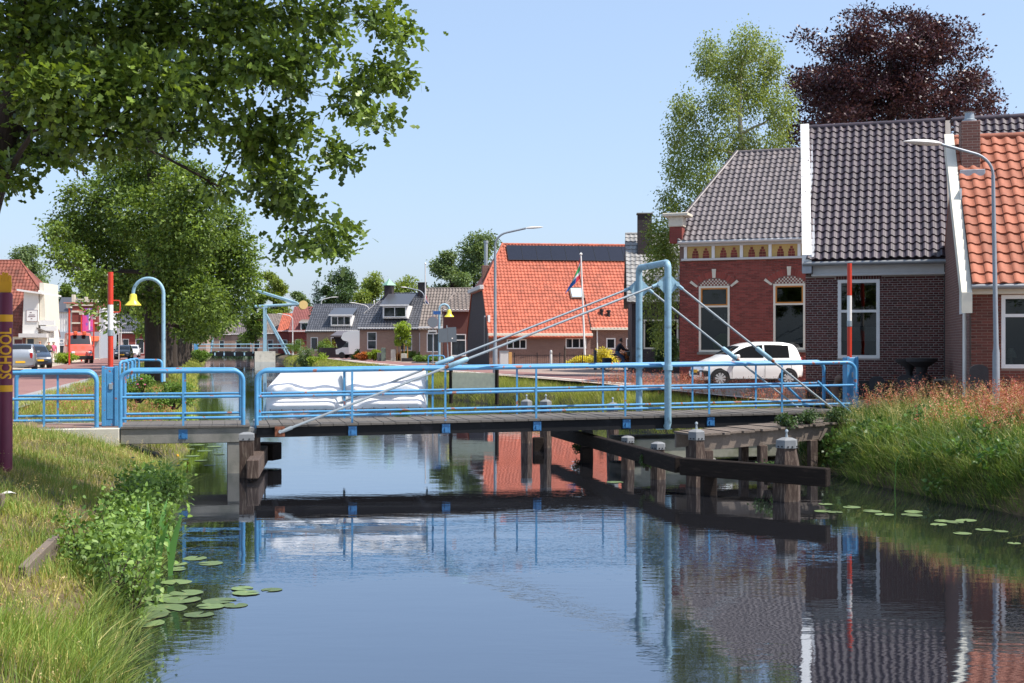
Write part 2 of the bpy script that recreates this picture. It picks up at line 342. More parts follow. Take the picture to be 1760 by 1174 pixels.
strip('road', [(a, rb(a) - 4.6, rb(a), 1.050) for a in aa], M_REDASPH)
strip('footpath', [(a, rb(a), rb(a) + 1.15, 1.056) for a in aa if a < 130], M_GREYASPH)
strip('pavement', [(a, rb(a) - 14.5, rb(a) - 4.6, 1.056) for a in aa], M_SIDEW)
# the right-hand street: clinker paving from the verge to the house fronts
def re_(a): return float(np.interp(a, [-40, 10, 24, 34, 45, 56, 64, 86, 100, 190, 600], [14.6, 14.2, 13.6, 13.4, 13.4, 12.4, 11.3, 11.1, 10.7, 10.4, 10.4]))
def pavemat():
    m = brickmat('clinker_paving', lin('#988579'), lin('#87746A'), lin('#857A70'), 1.0, 0.2, 0.1)
    n, l = m.node_tree.nodes, m.node_tree.links
    b = [x for x in n if x.type == 'TEX_BRICK'][0]; co = [x for x in n if x.type == 'TEX_COORD'][0]
    l.new(co.outputs['Object'], b.inputs['Vector']); return m
aR = [-40, -10, 10, 24, 30, 36, 42, 48, 54, 60, 66, 76, 86, 100, 130, 190, 260, 600]
strip('street', [(a, re_(a), re_(a) + (46 if a < 70 else 17), 1.112) for a in aR], pavemat())
strip('bicycle_lane', [(a, re_(a) + 1.0, re_(a) + 3.6, 1.118) for a in aR if 42 <= a <= 260], M_REDASPH)
strip('lane_line', [(a, re_(a) + 0.75, re_(a) + 1.0, 1.122) for a in aR if 42 <= a <= 130], M_MARK)
strip('kerb', [(a, re_(a) - 0.12, re_(a), 1.135) for a in aR if a > 22], M_CONCL)
# ------------------------------------------------------------------ the near lift bridge
DK = 25.4
def bridge_deck_z(b): return 0.915 + 0.0100 * (max(b, 0.5) - 0.6)
BR = thing('lift_bridge', 'light blue railed steel foot and cart bridge across the canal in the foreground', 'bridge', W(DK, 0, 0), TH)
def bp(b, a, z): return Vector((b, a - DK, z))
AF, AB_ = 24.62, 26.18                       # front and rear railing lines
def dz(b): return bridge_deck_z(b)
B0, B1 = 0.62, 13.55
# moving span
m = MB()
for a in (24.52, 26.10):
    for (b0, b1) in ((B0, 13.3),):
        p = [(b0, a - DK, dz(b0) - 0.03), (b1, a - DK, dz(b1) - 0.03), (b1, a - DK, dz(b1) - 0.24), (10.2, a - DK, dz(10.2) - 0.27), (b0, a - DK, dz(b0) - 0.225)]
        m.prism(p, (0, 0.18, 0))
m.build('girder', M_BLACKST, BR)
m = MB()
for i in range(9):
    b = B0 + 0.4 + i * 1.5; m = MB(); m.bx(b - 0.05, b + 0.05, 24.70 - DK, 26.10 - DK, dz(b) - 0.2, dz(b) - 0.03); m.build('cross_beam', M_BLACKST, BR)
nb = 0
b = B0
while b < 13.5:                               # deck boards laid across
    e = min(b + 0.245, 13.5); zc = dz((b + e) / 2)
    o = MB().bx(-(e - b) / 2 + 0.003, (e - b) / 2 - 0.003, 24.47 - DK, 26.33 - DK, -0.027, 0.012 + 0.003 * ((nb * 7) % 3)).build('deck_board', M_DECK, BR)
    o.location = ((b + e) / 2, 0, zc); b += 0.25; nb += 1
def railing(front, b0, b1, r0=True, r1=True, name='railing', a=None, posts=(), zfun=dz, parent=BR, flat=False, foot=None, low=-0.05):
    a = a if a is not None else (AF if front else AB_)
    R = 0.19
    top = [bp(b0, a, zfun(b0) + low)] + [bp(b0, a, zfun(b0) + 1.08 - R)]
    z0, z1 = zfun(b0) + 1.08, zfun(b1) + 1.08
    top += [bp(b0 + R - R * math.cos(t), a, z0 - R + R * math.sin(t)) for t in np.linspace(0.2, math.pi / 2, 7)]
    top += [bp(b0 + (b1 - b0) * f, a, z0 + (z1 - z0) * f) for f in (0.25, 0.5, 0.75)]
    top += [bp(b1 - R + R * math.sin(t), a, z1 - R + R * math.cos(t)) for t in np.linspace(0, math.pi / 2 - 0.2, 7)]
    top += [bp(b1, a, z1 - R), bp(b1, a, zfun(b1) + low)]
    o = MB().tube(top, 0.041, 10).build(name, M_BLUE, parent, smooth=40)
    for h in (0.17, 0.58):
        MB().tube([bp(b0 + 0.03, a, zfun(b0) + h), bp(b1 - 0.03, a, zfun(b1) + h)], 0.026, 8).build('rail', M_BLUE, o, smooth=40)
    for q in posts:
        s_ = -1 if front else 1
        m = MB(); m.bx(q - 0.02, q + 0.02, a - DK - 0.008 + s_ * 0.028, a - DK + 0.008 + s_ * 0.028, zfun(q) - 0.14, zfun(q) + 1.05)
        pt = m.build('baluster', M_BLUE, o)
        if foot is None:
            m = MB(); m.bx(q - 0.085, q + 0.085, a - DK + s_ * 0.105, a - DK + s_ * 0.122, zfun(q) - 0.235, zfun(q) - 0.045)
            m.bx(q - 0.03, q + 0.03, a - DK + s_ * 0.04, a - DK + s_ * 0.150, zfun(q) - 0.215, zfun(q) - 0.12)
            for dx in (-0.06, 0.06):
                for zz in (-0.075, -0.205): m.bx(q + dx - 0.012, q + dx + 0.012, a - DK + s_ * 0.115, a - DK + s_ * 0.139, zfun(q) + zz - 0.012, zfun(q) + zz + 0.012)
            m.build('bracket', M_BLUED, pt)
    return o
def bpx(px, a):                                # b on the line a that is seen at column px
    k = (px - 880) / 2100; return (SA * a + k * CA * a) / (CA - k * SA)
railing(True, bpx(441, AF), bpx(1470, AF), posts=[bpx(x, AF) for x in (605, 765, 921, 1074, 1218, 1343)])
railing(False, bpx(446, AB_), bpx(1416, AB_), posts=[bpx(x, AB_) for x in (592, 744, 889, 1037, 1191, 1300)])
# the bent-tube gantry and its stays
GA0, GA1 = 24.45, 26.30; GB = bpx(1148, GA0); GZ = 4.26
R = 0.12
pts = [bp(GB, GA0 + 0.10, 0.80), bp(GB, GA0 + 0.03, 0.78), bp(GB, GA0, 0.86), bp(GB, GA0, GZ - R)]
pts += [bp(GB, GA0 + R - R * math.cos(t), GZ - R + R * math.sin(t)) for t in np.linspace(0.25, math.pi / 2, 6)]
pts += [bp(GB, GA1 - R + R * math.sin(t), GZ - R + R * math.cos(t)) for t in np.linspace(0, math.pi / 2 - 0.25, 6)]
pts += [bp(GB, GA1, GZ - R), bp(GB, GA1, 0.86), bp(GB, GA1 - 0.03, 0.78), bp(GB, GA1 - 0.10, 0.80)]
gan = MB().tube(pts, 0.074, 14).build('gantry', M_BLUE2, BR, smooth=40)
for a in (GA0, GA1):
    s_ = -1 if a == GA0 else 1
    MB().bx(GB - 0.24, GB + 0.12, a - DK - 0.012 - s_ * 0.085, a - DK + 0.012 - s_ * 0.085, 0.72, 0.92).build('foot_plate', M_BLUE2, gan)
    m = MB(); zc = 3.80
    for sx in (-1, 1):
        m.prism([(GB + sx * 0.06, a - DK - 0.014, zc + 0.19), (GB + sx * 0.22, a - DK - 0.014, zc + 0.04), (GB + sx * 0.22, a - DK - 0.014, zc - 0.05), (GB + sx * 0.06, a - DK - 0.014, zc - 0.21)], (0, 0.028, 0))
    lug = m.build('lug_plate', M_BLUE2, gan)
    for sx in (-1, 1): MB().tube([(GB + sx * 0.2, a - DK - 0.06, zc), (GB + sx * 0.2, a - DK + 0.06, zc)], 0.045, 10).build('pin', M_BLUE2, lug, smooth=40)
    MB().tube([(GB, a - DK, 1.98), (GB, a - DK, 2.08)], 0.098, 14).build('clamp', M_BLUE2, gan, smooth=40)
    # long stay to the tip of the span, short stay back to the abutment
    zt = 3.80
    q0 = Vector((GB - 0.2, a - DK, zt)); q1 = Vector((bpx(484, a), a - DK + s_ * 0.02, dz(1) - 0.11))
    for (u, v_, tf, nm) in ((q0, q1, 0.55, 'stay_rod'), (Vector((GB + 0.2, a - DK, zt)), Vector((13.35, a - DK, 0.84)), 0.50, 'stay_rod')):
        st = MB().tube([u, v_], 0.024, 8).build(nm, M_STEEL, BR, smooth=40)
        d = (v_ - u).normalized(); c = u + (v_ - u) * tf
        MB().tube([c - d * 0.22, c - d * 0.19, c + d * 0.19, c + d * 0.22], [0.03, 0.052, 0.052, 0.03], 10).build('turnbuckle', M_BLUE2, st, smooth=40)
        MB().tube([c + d * 0.22, c + d * 0.29], 0.036, 8).build('lock_nut', M_RUST, st, smooth=40)
        MB().tube([u, u + d * 0.16], 0.038, 8).build('fork_end', M_BLUE2, st, smooth=40)
        MB().tube([v_ - d * 0.22, v_], 0.038, 8).build('fork_end', M_STEEL, st, smooth=40)
    m = MB(); m.bx(q1.x - 0.13, q1.x + 0.06, q1.y - 0.012, q1.y + 0.012, q1.z - 0.1, q1.z + 0.1)
    for dx in (-0.09, 0.02):
        for zz in (-0.07, 0.07): m.tube([(q1.x + dx, q1.y - 0.03, q1.z + zz), (q1.x + dx, q1.y + 0.03, q1.z + zz)], 0.018, 6)
    m.build('anchor_plate', M_RUST, BR)
    MB().tube([(q1.x - 0.03, q1.y - 0.05, q1.z), (q1.x - 0.03, q1.y + 0.05, q1.z)], 0.035, 10).build('anchor_pin', M_STEEL, BR, smooth=40)
    # slanting blue end prop and the stay's blue shoe
    MB().tube([bp(bpx(1398, AF), a + s_ * 0.02, 1.72), bp(13.5, a + s_ * 0.04, 0.93)], 0.03, 8).build('prop', M_BLUE, BR, smooth=40)
    MB().box((13.25, a - DK, 0.86), (0.30, 0.05, 0.16)).build('stay_shoe', M_BLUE2, BR)
# fixed concrete approach span on the left bank
FX = thing('approach_span', 'grey concrete slab span on a concrete leg between left bank and lift bridge', 'bridge', W(DK, 0, 0), TH)
zf = 0.925
m = MB(); xa = bpx(207, 24.5)
m.bevbox(xa, 0.50, 24.50 - DK, 26.30 - DK, zf - 0.32, zf - 0.022, 0.012)
m.build('slab', M_CONC, FX)
m = MB(); m.bevbox(0.06, 0.46, 24.52 - DK, 26.28 - DK, -1.0, zf - 0.322, 0.012); m.build('leg', M_CONC, FX)
for i in range(10):
    b0 = xa + (0.5 - xa) / 10 * i
    MB().bx(b0 + 0.003, b0 + (0.5 - xa) / 10 - 0.003, 24.46 - DK, 26.34 - DK, zf - 0.02, zf + 0.015).build('deck_board', M_DECK, FX)
railing(True, bpx(207, AF), bpx(418, AF), posts=[bpx(315, AF)], zfun=lambda b: zf - 0.005, parent=FX, low=-0.22)
railing(False, bpx(214, AB_), bpx(414, AB_), posts=[bpx(318, AB_)], zfun=lambda b: zf, parent=FX)
AP = thing('bridge_abutment', 'pale concrete kerb wall carrying the brick approach beside left bank grass', 'abutment', W(DK, -3.4, 0), TH)
m = MB(); m.bevbox(-3.4, xa + 3.4 - 0.02, 24.40 - DK, 24.66 - DK, zf - 0.36, zf - 0.005, 0.012); m.bevbox(-3.4, xa + 3.4 - 0.02, 26.14 - DK, 26.4 - DK, zf - 0.36, zf - 0.005, 0.012)
m.build('kerb_wall', M_CONCL, AP)
m = MB(); m.bevbox(xa + 3.4 - 0.5, xa + 3.4 - 0.08, 24.5 - DK, 26.3 - DK, -0.6, zf - 0.362, 0.012); m.build('footing', M_CONC, AP)
MB().bx(-3.4, xa + 3.4 - 0.02, 24.662 - DK, 26.138 - DK, zf - 0.3, zf + 0.0).build('brick_paving', mat('approach_bricks', lin('#7C6259'), 0.95, var=0.25, scale=8, bump=0.4, bscale=30), AP)
AR = thing('guard_rail', 'light blue guard rail at front edge of left bridge approach beside school post', 'railing', W(DK, 0, 0), TH, 'approach guard rails')
AR2 = thing('guard_rail', 'light blue guard rail at rear edge of left bridge approach beside barrier cabinet', 'railing', W(DK, 0, 0), TH, 'approach guard rails')
for (rt, a_, x0, x1, pp) in ((AR, AF - 0.02, -60, 166, (-5, 76)), (AR2, AB_, 28, 166, (99,))):
    railing(a_ < 25, bpx(x0, a_), bpx(x1, a_), a=a_, posts=[bpx(x, a_) for x in pp], zfun=lambda b: zf - 0.02, parent=rt, foot=False, low=0.0)
    m = MB()
    for x in pp + (x1, x0): m.bx(bpx(x, a_) - 0.09, bpx(x, a_) + 0.09, a_ - DK - 0.06, a_ - DK + 0.06, zf - 0.005, zf + 0.012)
    m.build('foot_plates', M_STEEL, rt)
# barrier posts (cabinet + raised red and white boom), one at each end of the bridge
def barrier(label, px, a, z, y_top, y_bot, w, seed):
    b = bpx(px, a); loc = W(a, b, z); t = thing('bridge_barrier', label, 'barrier', loc, TH, 'raised bridge barriers')
    D = loc.y; hb = (y_bot - y_top[1]) / 2100 * D; ht = (y_bot - y_top[0]) / 2100 * D
    m = MB(); m.bevbox(-w / 2, w / 2, -0.12, 0.12, 0, hb, 0.01); m.build('cabinet', M_BLUE, t)
    m = MB()
    for sx in (-1, 1): m.bevbox(sx * w / 2 - 0.035, sx * w / 2 + 0.035, -0.15, -0.121, 0, hb + 0.02, 0.006)
    m.build('corner_post', M_BLUE, t)
    MB().bevbox(-0.02, 0.05, -0.15, -0.121, hb * 0.62, hb * 0.72, 0.005).build('latch', M_STEEL, t)
    MB().bevbox(-w / 2 + 0.06, w / 2 - 0.06, -0.128, -0.1205, hb * 0.12, hb * 0.9, 0.003).build('hatch', M_BLUE, t)
    L = ht - hb; bm_ = MB(); n = 24
    seg = [(0, 0.34, M_REDP), (0.34, 0.38, M_STEEL), (0.34, 0.62, M_WHITE), (0.62, 1.0, M_REDP)]
    par = None
    for (f0, f1, mm) in ((0.0, 0.33, M_REDP), (0.335, 0.66, M_WHITE), (0.665, 1.0, M_REDP)):
        o = MB().tube([(0, 0, hb - 0.02 + L * f0), (0, 0, hb + L * f1 + (0 if f1 == 1 else 0.0))], 0.052, 14).build('boom', mm, t, smooth=40)
    MB().tube([(0, 0, hb + L * 0.33), (0, 0, hb + L * 0.39)], 0.058, 14).build('sleeve', M_STEEL, t, smooth=40)
    return t, hb, L
bt, hb, L = barrier('blue cabinet with tall raised red and white boom at left bridge end', 190, 25.2, zf, (473, 636), 737, 0.24, 1)
zz = hb + L * 0.70
MB().tube([(0.05, 0, zz), (0.16, 0, zz), (0.18, 0, zz - 0.03), (0.18, 0, zz - 0.2), (0.16, 0, zz - 0.23), (0.05, 0, zz - 0.23)], 0.012, 6).build('hook', M_REDP, bt, smooth=40)
barrier('blue cabinet with raised red and white boom at right bridge end by brick house', 1460, 25.3, 1.05, (455, 617), 706, 0.22, 2)
# barrier is a bit further back on the right: see the house facade behind it
# white canvas banners lashed to the rear railing
M_CANV = mat('white_canvas', lin('#F2F1F1'), 0.7, var=0.04, scale=3, bump=0.05, bscale=60, transl=0.2)
def banner(label, x0, x1, cut, seed):
    a = AB_ + 0.12; b0, b1 = bpx(x0, a), bpx(x1, a); nx, nz = 60, 40; rg = rnd(seed); zb, zt = dz(b0) + 0.21, dz(b0) + 1.02
    V = []; Q = []
    ph = rg.uniform(0, 6, 6)
    for j in range(nz + 1):
        for i in range(nx + 1):
            u, v = i / nx, j / nz; x = b0 + (b1 - b0) * u; z = zb + (zt - zb) * v
            if cut: z = min(z, zb + (zt - zb) * (0.55 + 0.45 * min(1, u * 5.0)))
            edge = max(0.0, min(u, 1 - u) * 9) ; edge = min(1, edge)
            belly = math.exp(-((v - 0.14) / 0.12) ** 2) * (0.13 if u < 0.80 else 0.13 * max(0, (1 - u) / 0.2)) if cut else math.exp(-((v - 0.14) / 0.12) ** 2) * 0.13 * min(1, max(0, u - 0.15) * 4)
            top = 0.40 + 0.38 * math.sin(math.pi * min(1, (u + 0.1) * 0.95)) * 0.6 + 0.09 * math.sin(u * 8 + ph[0]) + 0.03 * math.sin(u * 17 + ph[1])
            fold = 0.16 * max(0, math.sin((u * 2.0 + (1 - v) * 1.3) * 3.4 + ph[2])) ** 3 + 0.012 * math.sin(u * 24 + v * 14 + ph[3])
            mid = (1 / (1 + math.exp(-(v - 0.42) * 40))) * (1 / (1 + math.exp((v - top - 0.06) * 40)))
            y = -(belly * 0.9 + mid * (0.10 + fold * 0.5)) * edge + 0.004 * math.sin(u * 70 + ph[4]) * (v < 0.1)
            V.append((x, a - DK + y + 0.10 * v, z))
    for j in range(nz):
        for i in range(nx): q = j * (nx + 1) + i; Q.append((q, q + 1, q + nx + 2, q + nx + 1))
    o = thing('canvas_banner', label, 'banner', W(DK, 0, 0), TH, 'white canvas banners on the rear railing')
    c = fast('canvas', V, Q, M_CANV, parent=o, smooth=True)
    sm = c.modifiers.new('thick', 'SOLIDIFY'); sm.thickness = 0.004
    m = MB()
    for i in range(7):
        x = b0 + (b1 - b0) * (i + 0.4) / 7.0; m.tube([(x, a - DK - 0.03, zb + 0.03), (x, AB_ - DK, zb - 0.03)], 0.008, 5)
    m.build('lashing', M_DARK, o)
    for x in (b0 - 0.02, b1 + 0.015): MB().bx(x - 0.018, x + 0.018, a - DK + 0.015, a - DK + 0.05, zb - 0.55, zt + 0.02).build('frame_post', M_BLUE2, o)
    return o
banner('white canvas banner with cut top corner lashed to left of rear rail', 457, 590, True, 3)
banner('white wrinkled canvas banner lashed to rear rail beneath the long stay', 594, 733, False, 8)
# ------------------------------------------------------------------ timber piles, fenders, jetty and right abutment
def pile(label, pos, ztop, r, capw, bulge=1.25, finial=True, hexn=6, capm=None, rot=0.3, group='capped timber piles', tall=0.14):
    t = thing('mooring_pile', label, 'pile', (pos.x, pos.y, -0.9), rot, group); H = ztop + 0.9
    m = MB(); hb = H - tall
    prof = [(r * bulge, 0), (r * bulge, hb - 0.55), (r * bulge * 0.98, hb - 0.35), (r * 1.02, hb - 0.03), (r, hb - 0.001)]
    m.lathe(prof, hexn); m.build('post', M_TIMB, t)
    m = MB(); m.lathe([(capw, hb), (capw * 0.97, hb + tall * 0.75), (capw * 0.5, hb + tall * 0.95), (0.01, hb + tall)], hexn); c = m.build('cap', M_CAP, t)
    m = MB()
    for k in range(hexn):
        for q in (0.3, 0.7):
            a0, a1 = 2 * math.pi * k / hexn, 2 * math.pi * (k + 1) / hexn
            x = capw * 0.99 * (math.cos(a0) * (1 - q) + math.cos(a1) * q); y = capw * 0.99 * (math.sin(a0) * (1 - q) + math.sin(a1) * q)
            m.box((x, y, hb + 0.025), (0.022, 0.022, 0.022), rz=(a0 + a1) / 2)
    m.build('nail_heads', M_DARK, c)
    if finial: MB().lathe([(0.028, hb + tall - 0.012), (0.016, hb + tall + 0.05), (0.016, hb + tall + 0.07), (0.03, hb + tall + 0.095), (0.02, hb + tall + 0.12), (0.004, hb + tall + 0.128)], 8).build('mooring_pin', M_STEEL, c, smooth=40)
    return t
def beam(name, label, p, q, h, w, m, group=None, cat='fender'):
    """a squared timber between two points (top centre line)"""
    p, q = Vector(p), Vector(q); L = (q - p).length; ang = math.atan2(q.y - p.y, q.x - p.x); pit = math.atan2(q.z - p.z, (q - p).xy.length)
    mb = MB(); mb.bevbox(0, L, -w / 2, w / 2, -h, 0, 0.015); o = mb.build(name, m); o.location = p; o.rotation_euler = (0, -pit, ang)
    tag(o, label, cat, group); return o
ZB = 0.60
k0 = Vector((1.0, 29.2, ZB)); k1 = Vector((2.86, 20.75, ZB)); k2 = Vector((4.93, 19.02, ZB - 0.01))
dirv = (k1 - k0).normalized()
beam('fender_beam', 'long dark fender beam running under the bridge beside right channel edge', k0, k1 - dirv * 0.06, 0.27, 0.16, M_TIMBD, 'right fender beams')
beam('fender_beam', 'dark fender beam slanting out to the right bank in front of two big piles', k1 + Vector((0.02, -0.02, 0)), k2, 0.29, 0.16, M_TIMBD, 'right fender beams')
pile('stout tapered pile with pale hexagonal cap and pin nearest right bank', P(1352, 756, 19.75), 1.02, 0.165, 0.185, 1.42, rot=0.15, tall=0.17)
pile('stout tapered pile with pale cap and pin standing at the bend of the fender', P(1197, 745, 21.7), 1.02, 0.15, 0.165, 1.3, rot=0.35, tall=0.19)
pile('short pile with flat grey cap behind the fender beside the bend', P(1131, 770, 22.9), 0.70, 0.13, 0.15, 1.2, finial=False, rot=0.3)
pile('short grey capped pile behind the fender below the gantry', P(1079, 757, 24.7), 0.68, 0.13, 0.15, 1.2, finial=False, rot=0.4)
pile('short grey capped pile under the bridge girder', P(1009, 748, 27.2), 0.64, 0.12, 0.14, 1.2, finial=False, rot=0.2)
for px, D, lab in ((1218, 20.45, 'squared dark post against the fender at its bend'), (1008, 26.1, 'squared dark post under the girder on the fender'), (925, 29.0, 'squared dark post at far end of long fender beam')):
    q = P(px, 800, D); m = MB(); m.bevbox(-0.13, 0.13, -0.07, 0.07, -0.9, 0.325, 0.02); o = m.build('fender_post', M_TIMBD); o.location = (q.x, q.y, 0); o.rotation_euler = (0, 0, TH); tag(o, lab, 'post', 'fender posts')
for px, D, zt, lab in ((905, 31.4, 1.12, 'pale capped pile with pin seen through rear rail left of its pair'), (938, 30.0, 1.18, 'pale capped pile with pin seen through rear rail right of its pair'), (1053, 30.6, 1.08, 'pale capped pile behind bridge left of the gantry')):
    pile(lab, P(px, 700, D), zt, 0.14, 0.155, 1.1, rot=0.7, tall=0.2)
# left channel edge
p = P(424, 760, 23.2); pile('pale capped timber pile in front of the concrete leg', p, 0.86, 0.185, 0.20, 1.0, hexn=4, rot=0.95, tall=0.15, finial=False)
p = P(437, 745, 24.2); pile('pale capped timber pile just behind its front twin beside concrete leg', p, 0.92, 0.165, 0.18, 1.0, hexn=4, rot=0.95, tall=0.15)
beam('fender_beam', 'short brown fender beam end below left end of lift bridge', (P(434, 800, 22.2).x, 22.2, 0.42), (P(451, 800, 25.4).x, 25.4, 0.42), 0.34, 0.22, M_TIMB, 'left fender beams')
beam('fender_beam', 'dark fender beam beyond the brown one under left bridge end', (P(452, 800, 25.5).x, 25.5, 0.46), (P(468, 800, 25.9).x, 25.9, 0.46), 0.36, 0.45, M_TIMBD, 'left fender beams')
# jetty of short planks curving from the bend to the right bank
JT = thing('jetty', 'narrow grey plank walkway curving from fender pile to right bank', 'jetty', W(22.35, 8.72, 0), TH)
def jp(s):                                         # centre line, s in metres
    b = s; a = 0.18 * math.sin(s * 0.4) + 0.045 * s * s * 0.9; return b, a
npl = 34; L = 4.6
for i in range(npl):
    s = L * (i + 0.5) / npl; b, a = jp(s); b2, a2 = jp(s + 0.02); an = math.atan2(a2 - a, b2 - b)
    hz = 0.80 + 0.05 * s
    m = MB(); m.bx(-L / npl / 2 + 0.006, L / npl / 2 - 0.006, -0.50 - 0.03 * ((i * 5) % 3), 0.52, -0.04, 0.0); o = m.build('plank', M_PLANK, JT); o.location = (b, a, hz + 0.004 * ((i * 7) % 4)); o.rotation_euler = (0, 0, an)
for off in (-0.44, 0.40):
    m = MB(); pts = []
    for i in range(17):
        s = L * i / 16; b, a = jp(s); b2, a2 = jp(s + 0.02); an = math.atan2(a2 - a, b2 - b); pts.append((b - math.sin(an) * off, a + math.cos(an) * off, 0.755 + 0.05 * s))
    for i in range(16):
        p, q = Vector(pts[i]), Vector(pts[i + 1]); m.prism([p, q, q - Vector((0, 0, 0.27)), p - Vector((0, 0, 0.27))], (0, 0.07, 0))
    m.build('joist', M_PLANK, JT)
for s in (0.3, 1.5, 2.7, 3.9):
    b, a = jp(s)
    MB().bevbox(b - 0.08, b + 0.08, a - 0.54, a - 0.38, -0.8, 0.48 + 0.05 * s, 0.01).build('leg', M_TIMB, JT)
    if s < 3: MB().bevbox(b - 0.08, b + 0.08, a + 0.34, a + 0.5, -0.8, 0.48 + 0.05 * s, 0.01).build('leg', M_TIMB, JT)
for i in range(6):
    b, a = jp(3.0 + i * 0.32); MB().prism([(b - 0.02, a - 0.52, 0.84 + i * 0.015), (b + 0.05, a - 0.52, 0.84 + i * 0.015), (b - 0.10, a - 0.52, 0.60 + i * 0.015), (b - 0.15, a - 0.52, 0.60 + i * 0.015)], (0, 0.03, 0)).build('brace', M_PLANK, JT)
AB2 = thing('bridge_abutment', 'mossy grey concrete abutment under right end of lift bridge', 'abutment', W(25.4, 10.6, 0), TH)
m = MB(); m.bevbox(-2.2, 3.0, -0.72, 0.75, 0.08, 0.50, 0.02); m.build('footing_beam', M_CONCG, AB2)
m = MB(); m.bevbox(1.4, 2.95, -0.76, 0.82, -0.7, 0.66, 0.02); m.build('back_wall', M_CONCG, AB2)
MB().bevbox(-0.62, -0.28, -0.78, 0.80, -0.9, 0.078, 0.02).build('support_leg', M_CONC, AB2)
# old retaining board on the near left bank
def board(label, p, q, h, th):
    p, q = Vector(p), Vector(q); L = (q - p).length; m = MB(); m.bevbox(0, L, -th / 2, th / 2, -h, 0, 0.008); o = m.build('retaining_board', M_PLANK); o.location = p; o.rotation_euler = (0, 0, math.atan2(q.y - p.y, q.x - p.x)); tag(o, label, 'board', 'bank boards')
pp = P(38, 990, 10.5); qq = P(96, 945, 12.3); board('weathered grey board edging the near left bank beside leafy bush', (pp.x, pp.y, 0.60), (qq.x, qq.y, 0.60), 0.5, 0.08)
pp = P(0, 905, 13.2); o = MB().bevbox(-0.04, 0.04, -0.04, 0.04, 0, 0.55, 0.008).build('wooden_stake', M_PLANK); o.location = (pp.x, pp.y, 0.35); tag(o, 'short grey wooden stake at left picture edge on the bank', 'stake')
# ------------------------------------------------------------------ house kit
def pantile_mesh(name, tw, th, m, rise=0.032, lip=0.034):
    t = np.array([-0.02, 0.10, 0.22, 0.36, 0.55, 0.75, 0.90, 1.03]); z = rise * np.array([0.55, 0.95, 1.0, 0.72, 0.10, 0.0, 0.18, 0.62])
    n = len(t); V = []
    for i in range(n): V.append((t[i] * tw, -0.015, z[i] + lip))
    for i in range(n): V.append((t[i] * tw, th * 1.10, z[i] - 0.004))
    for i in range(n): V.append((t[i] * tw, -0.013, z[i] - 0.006))
    Fc = [(i, i + 1, n + i + 1, n + i) for i in range(n - 1)] + [(2 * n + i, 2 * n + i + 1, i + 1, i) for i in range(n - 1)]
    me = bpy.data.meshes.new(name); me.from_pydata([tuple(map(float, v)) for v in V], [], Fc); me.materials.append(m)
    me.polygons.foreach_set('use_smooth', [True] * len(Fc)); me.set_sharp_from_angle(angle=math.radians(50)); me.update(); return me
def tile_slope(parent, O, U, V, wid, hei, tw, th, m, inside=None, n_ind=0, rise=0.032, jit=0.006, seed=1, cull=None):
    """lay pantiles on a slope with origin O, U along the eave, V up the slope"""
    O, U, V = Vector(O), Vector(U).normalized(), Vector(V).normalized(); N = U.cross(V).normalized(); rg = rnd(seed)
    nu, nv = int(wid / tw), int(hei / th); tw2, th2 = wid / nu, hei / nv
    me = pantile_mesh('roof_tile', tw2, th2, m, rise)
    spots = []
    for j in range(nv):
        for i in range(nu):
            if inside and not inside((i + 0.5) / nu, (j + 0.5) / nv): continue
            spots.append((i, j))
    base = np.array([v.co[:] for v in me.vertices]); quads = np.array([p.vertices[:] for p in me.polygons])
    order = spots if n_ind == 0 else spots[:n_ind]; rest = spots if n_ind == 0 else spots[n_ind:]
    B = Matrix((U, V, N)).transposed()
    if n_ind:
        for (i, j) in order:
            o = bpy.data.objects.new('roof_tile', me); col.objects.link(o); o.parent = parent
            p = O + U * (i * tw2) + V * (j * th2 + rg.normal(0, jit)) + N * (0.012 + abs(rg.normal(0, jit * 0.6)))
            o.matrix_local = Matrix.Translation(p) @ (B @ Matrix.Rotation(rg.normal(0, 0.006), 3, 'Z')).to_4x4()
    if rest:
        allV = []; allQ = []; Bn = np.array(B)
        for k, (i, j) in enumerate(rest):
            p = O + U * (i * tw2) + V * (j * th2 + rg.normal(0, jit)) + N * (0.012 + abs(rg.normal(0, jit * 0.6)))
            allV.append(base @ Bn.T + np.array(p)); allQ.append(quads + k * len(base))
        ob = fast('roof_tiles', np.concatenate(allV), np.concatenate(allQ), m, parent=parent, kind='stuff', smooth=True)
        ob.data.set_sharp_from_angle(angle=math.radians(50))
def ridge_caps(parent, p, q, r, m, step=0.36):
    p, q = Vector(p), Vector(q); L = (q - p).length; n = max(1, int(L / step)); d = (q - p).normalized()
    mb = MB()
    for i in range(n): mb.tube([p + d * (L * i / n), p + d * (L * (i + 1) / n + 0.02)], [r, r * 1.14], 8, cap=True)
    return mb.build('ridge_tiles', m, parent, smooth=50, fixn=True)
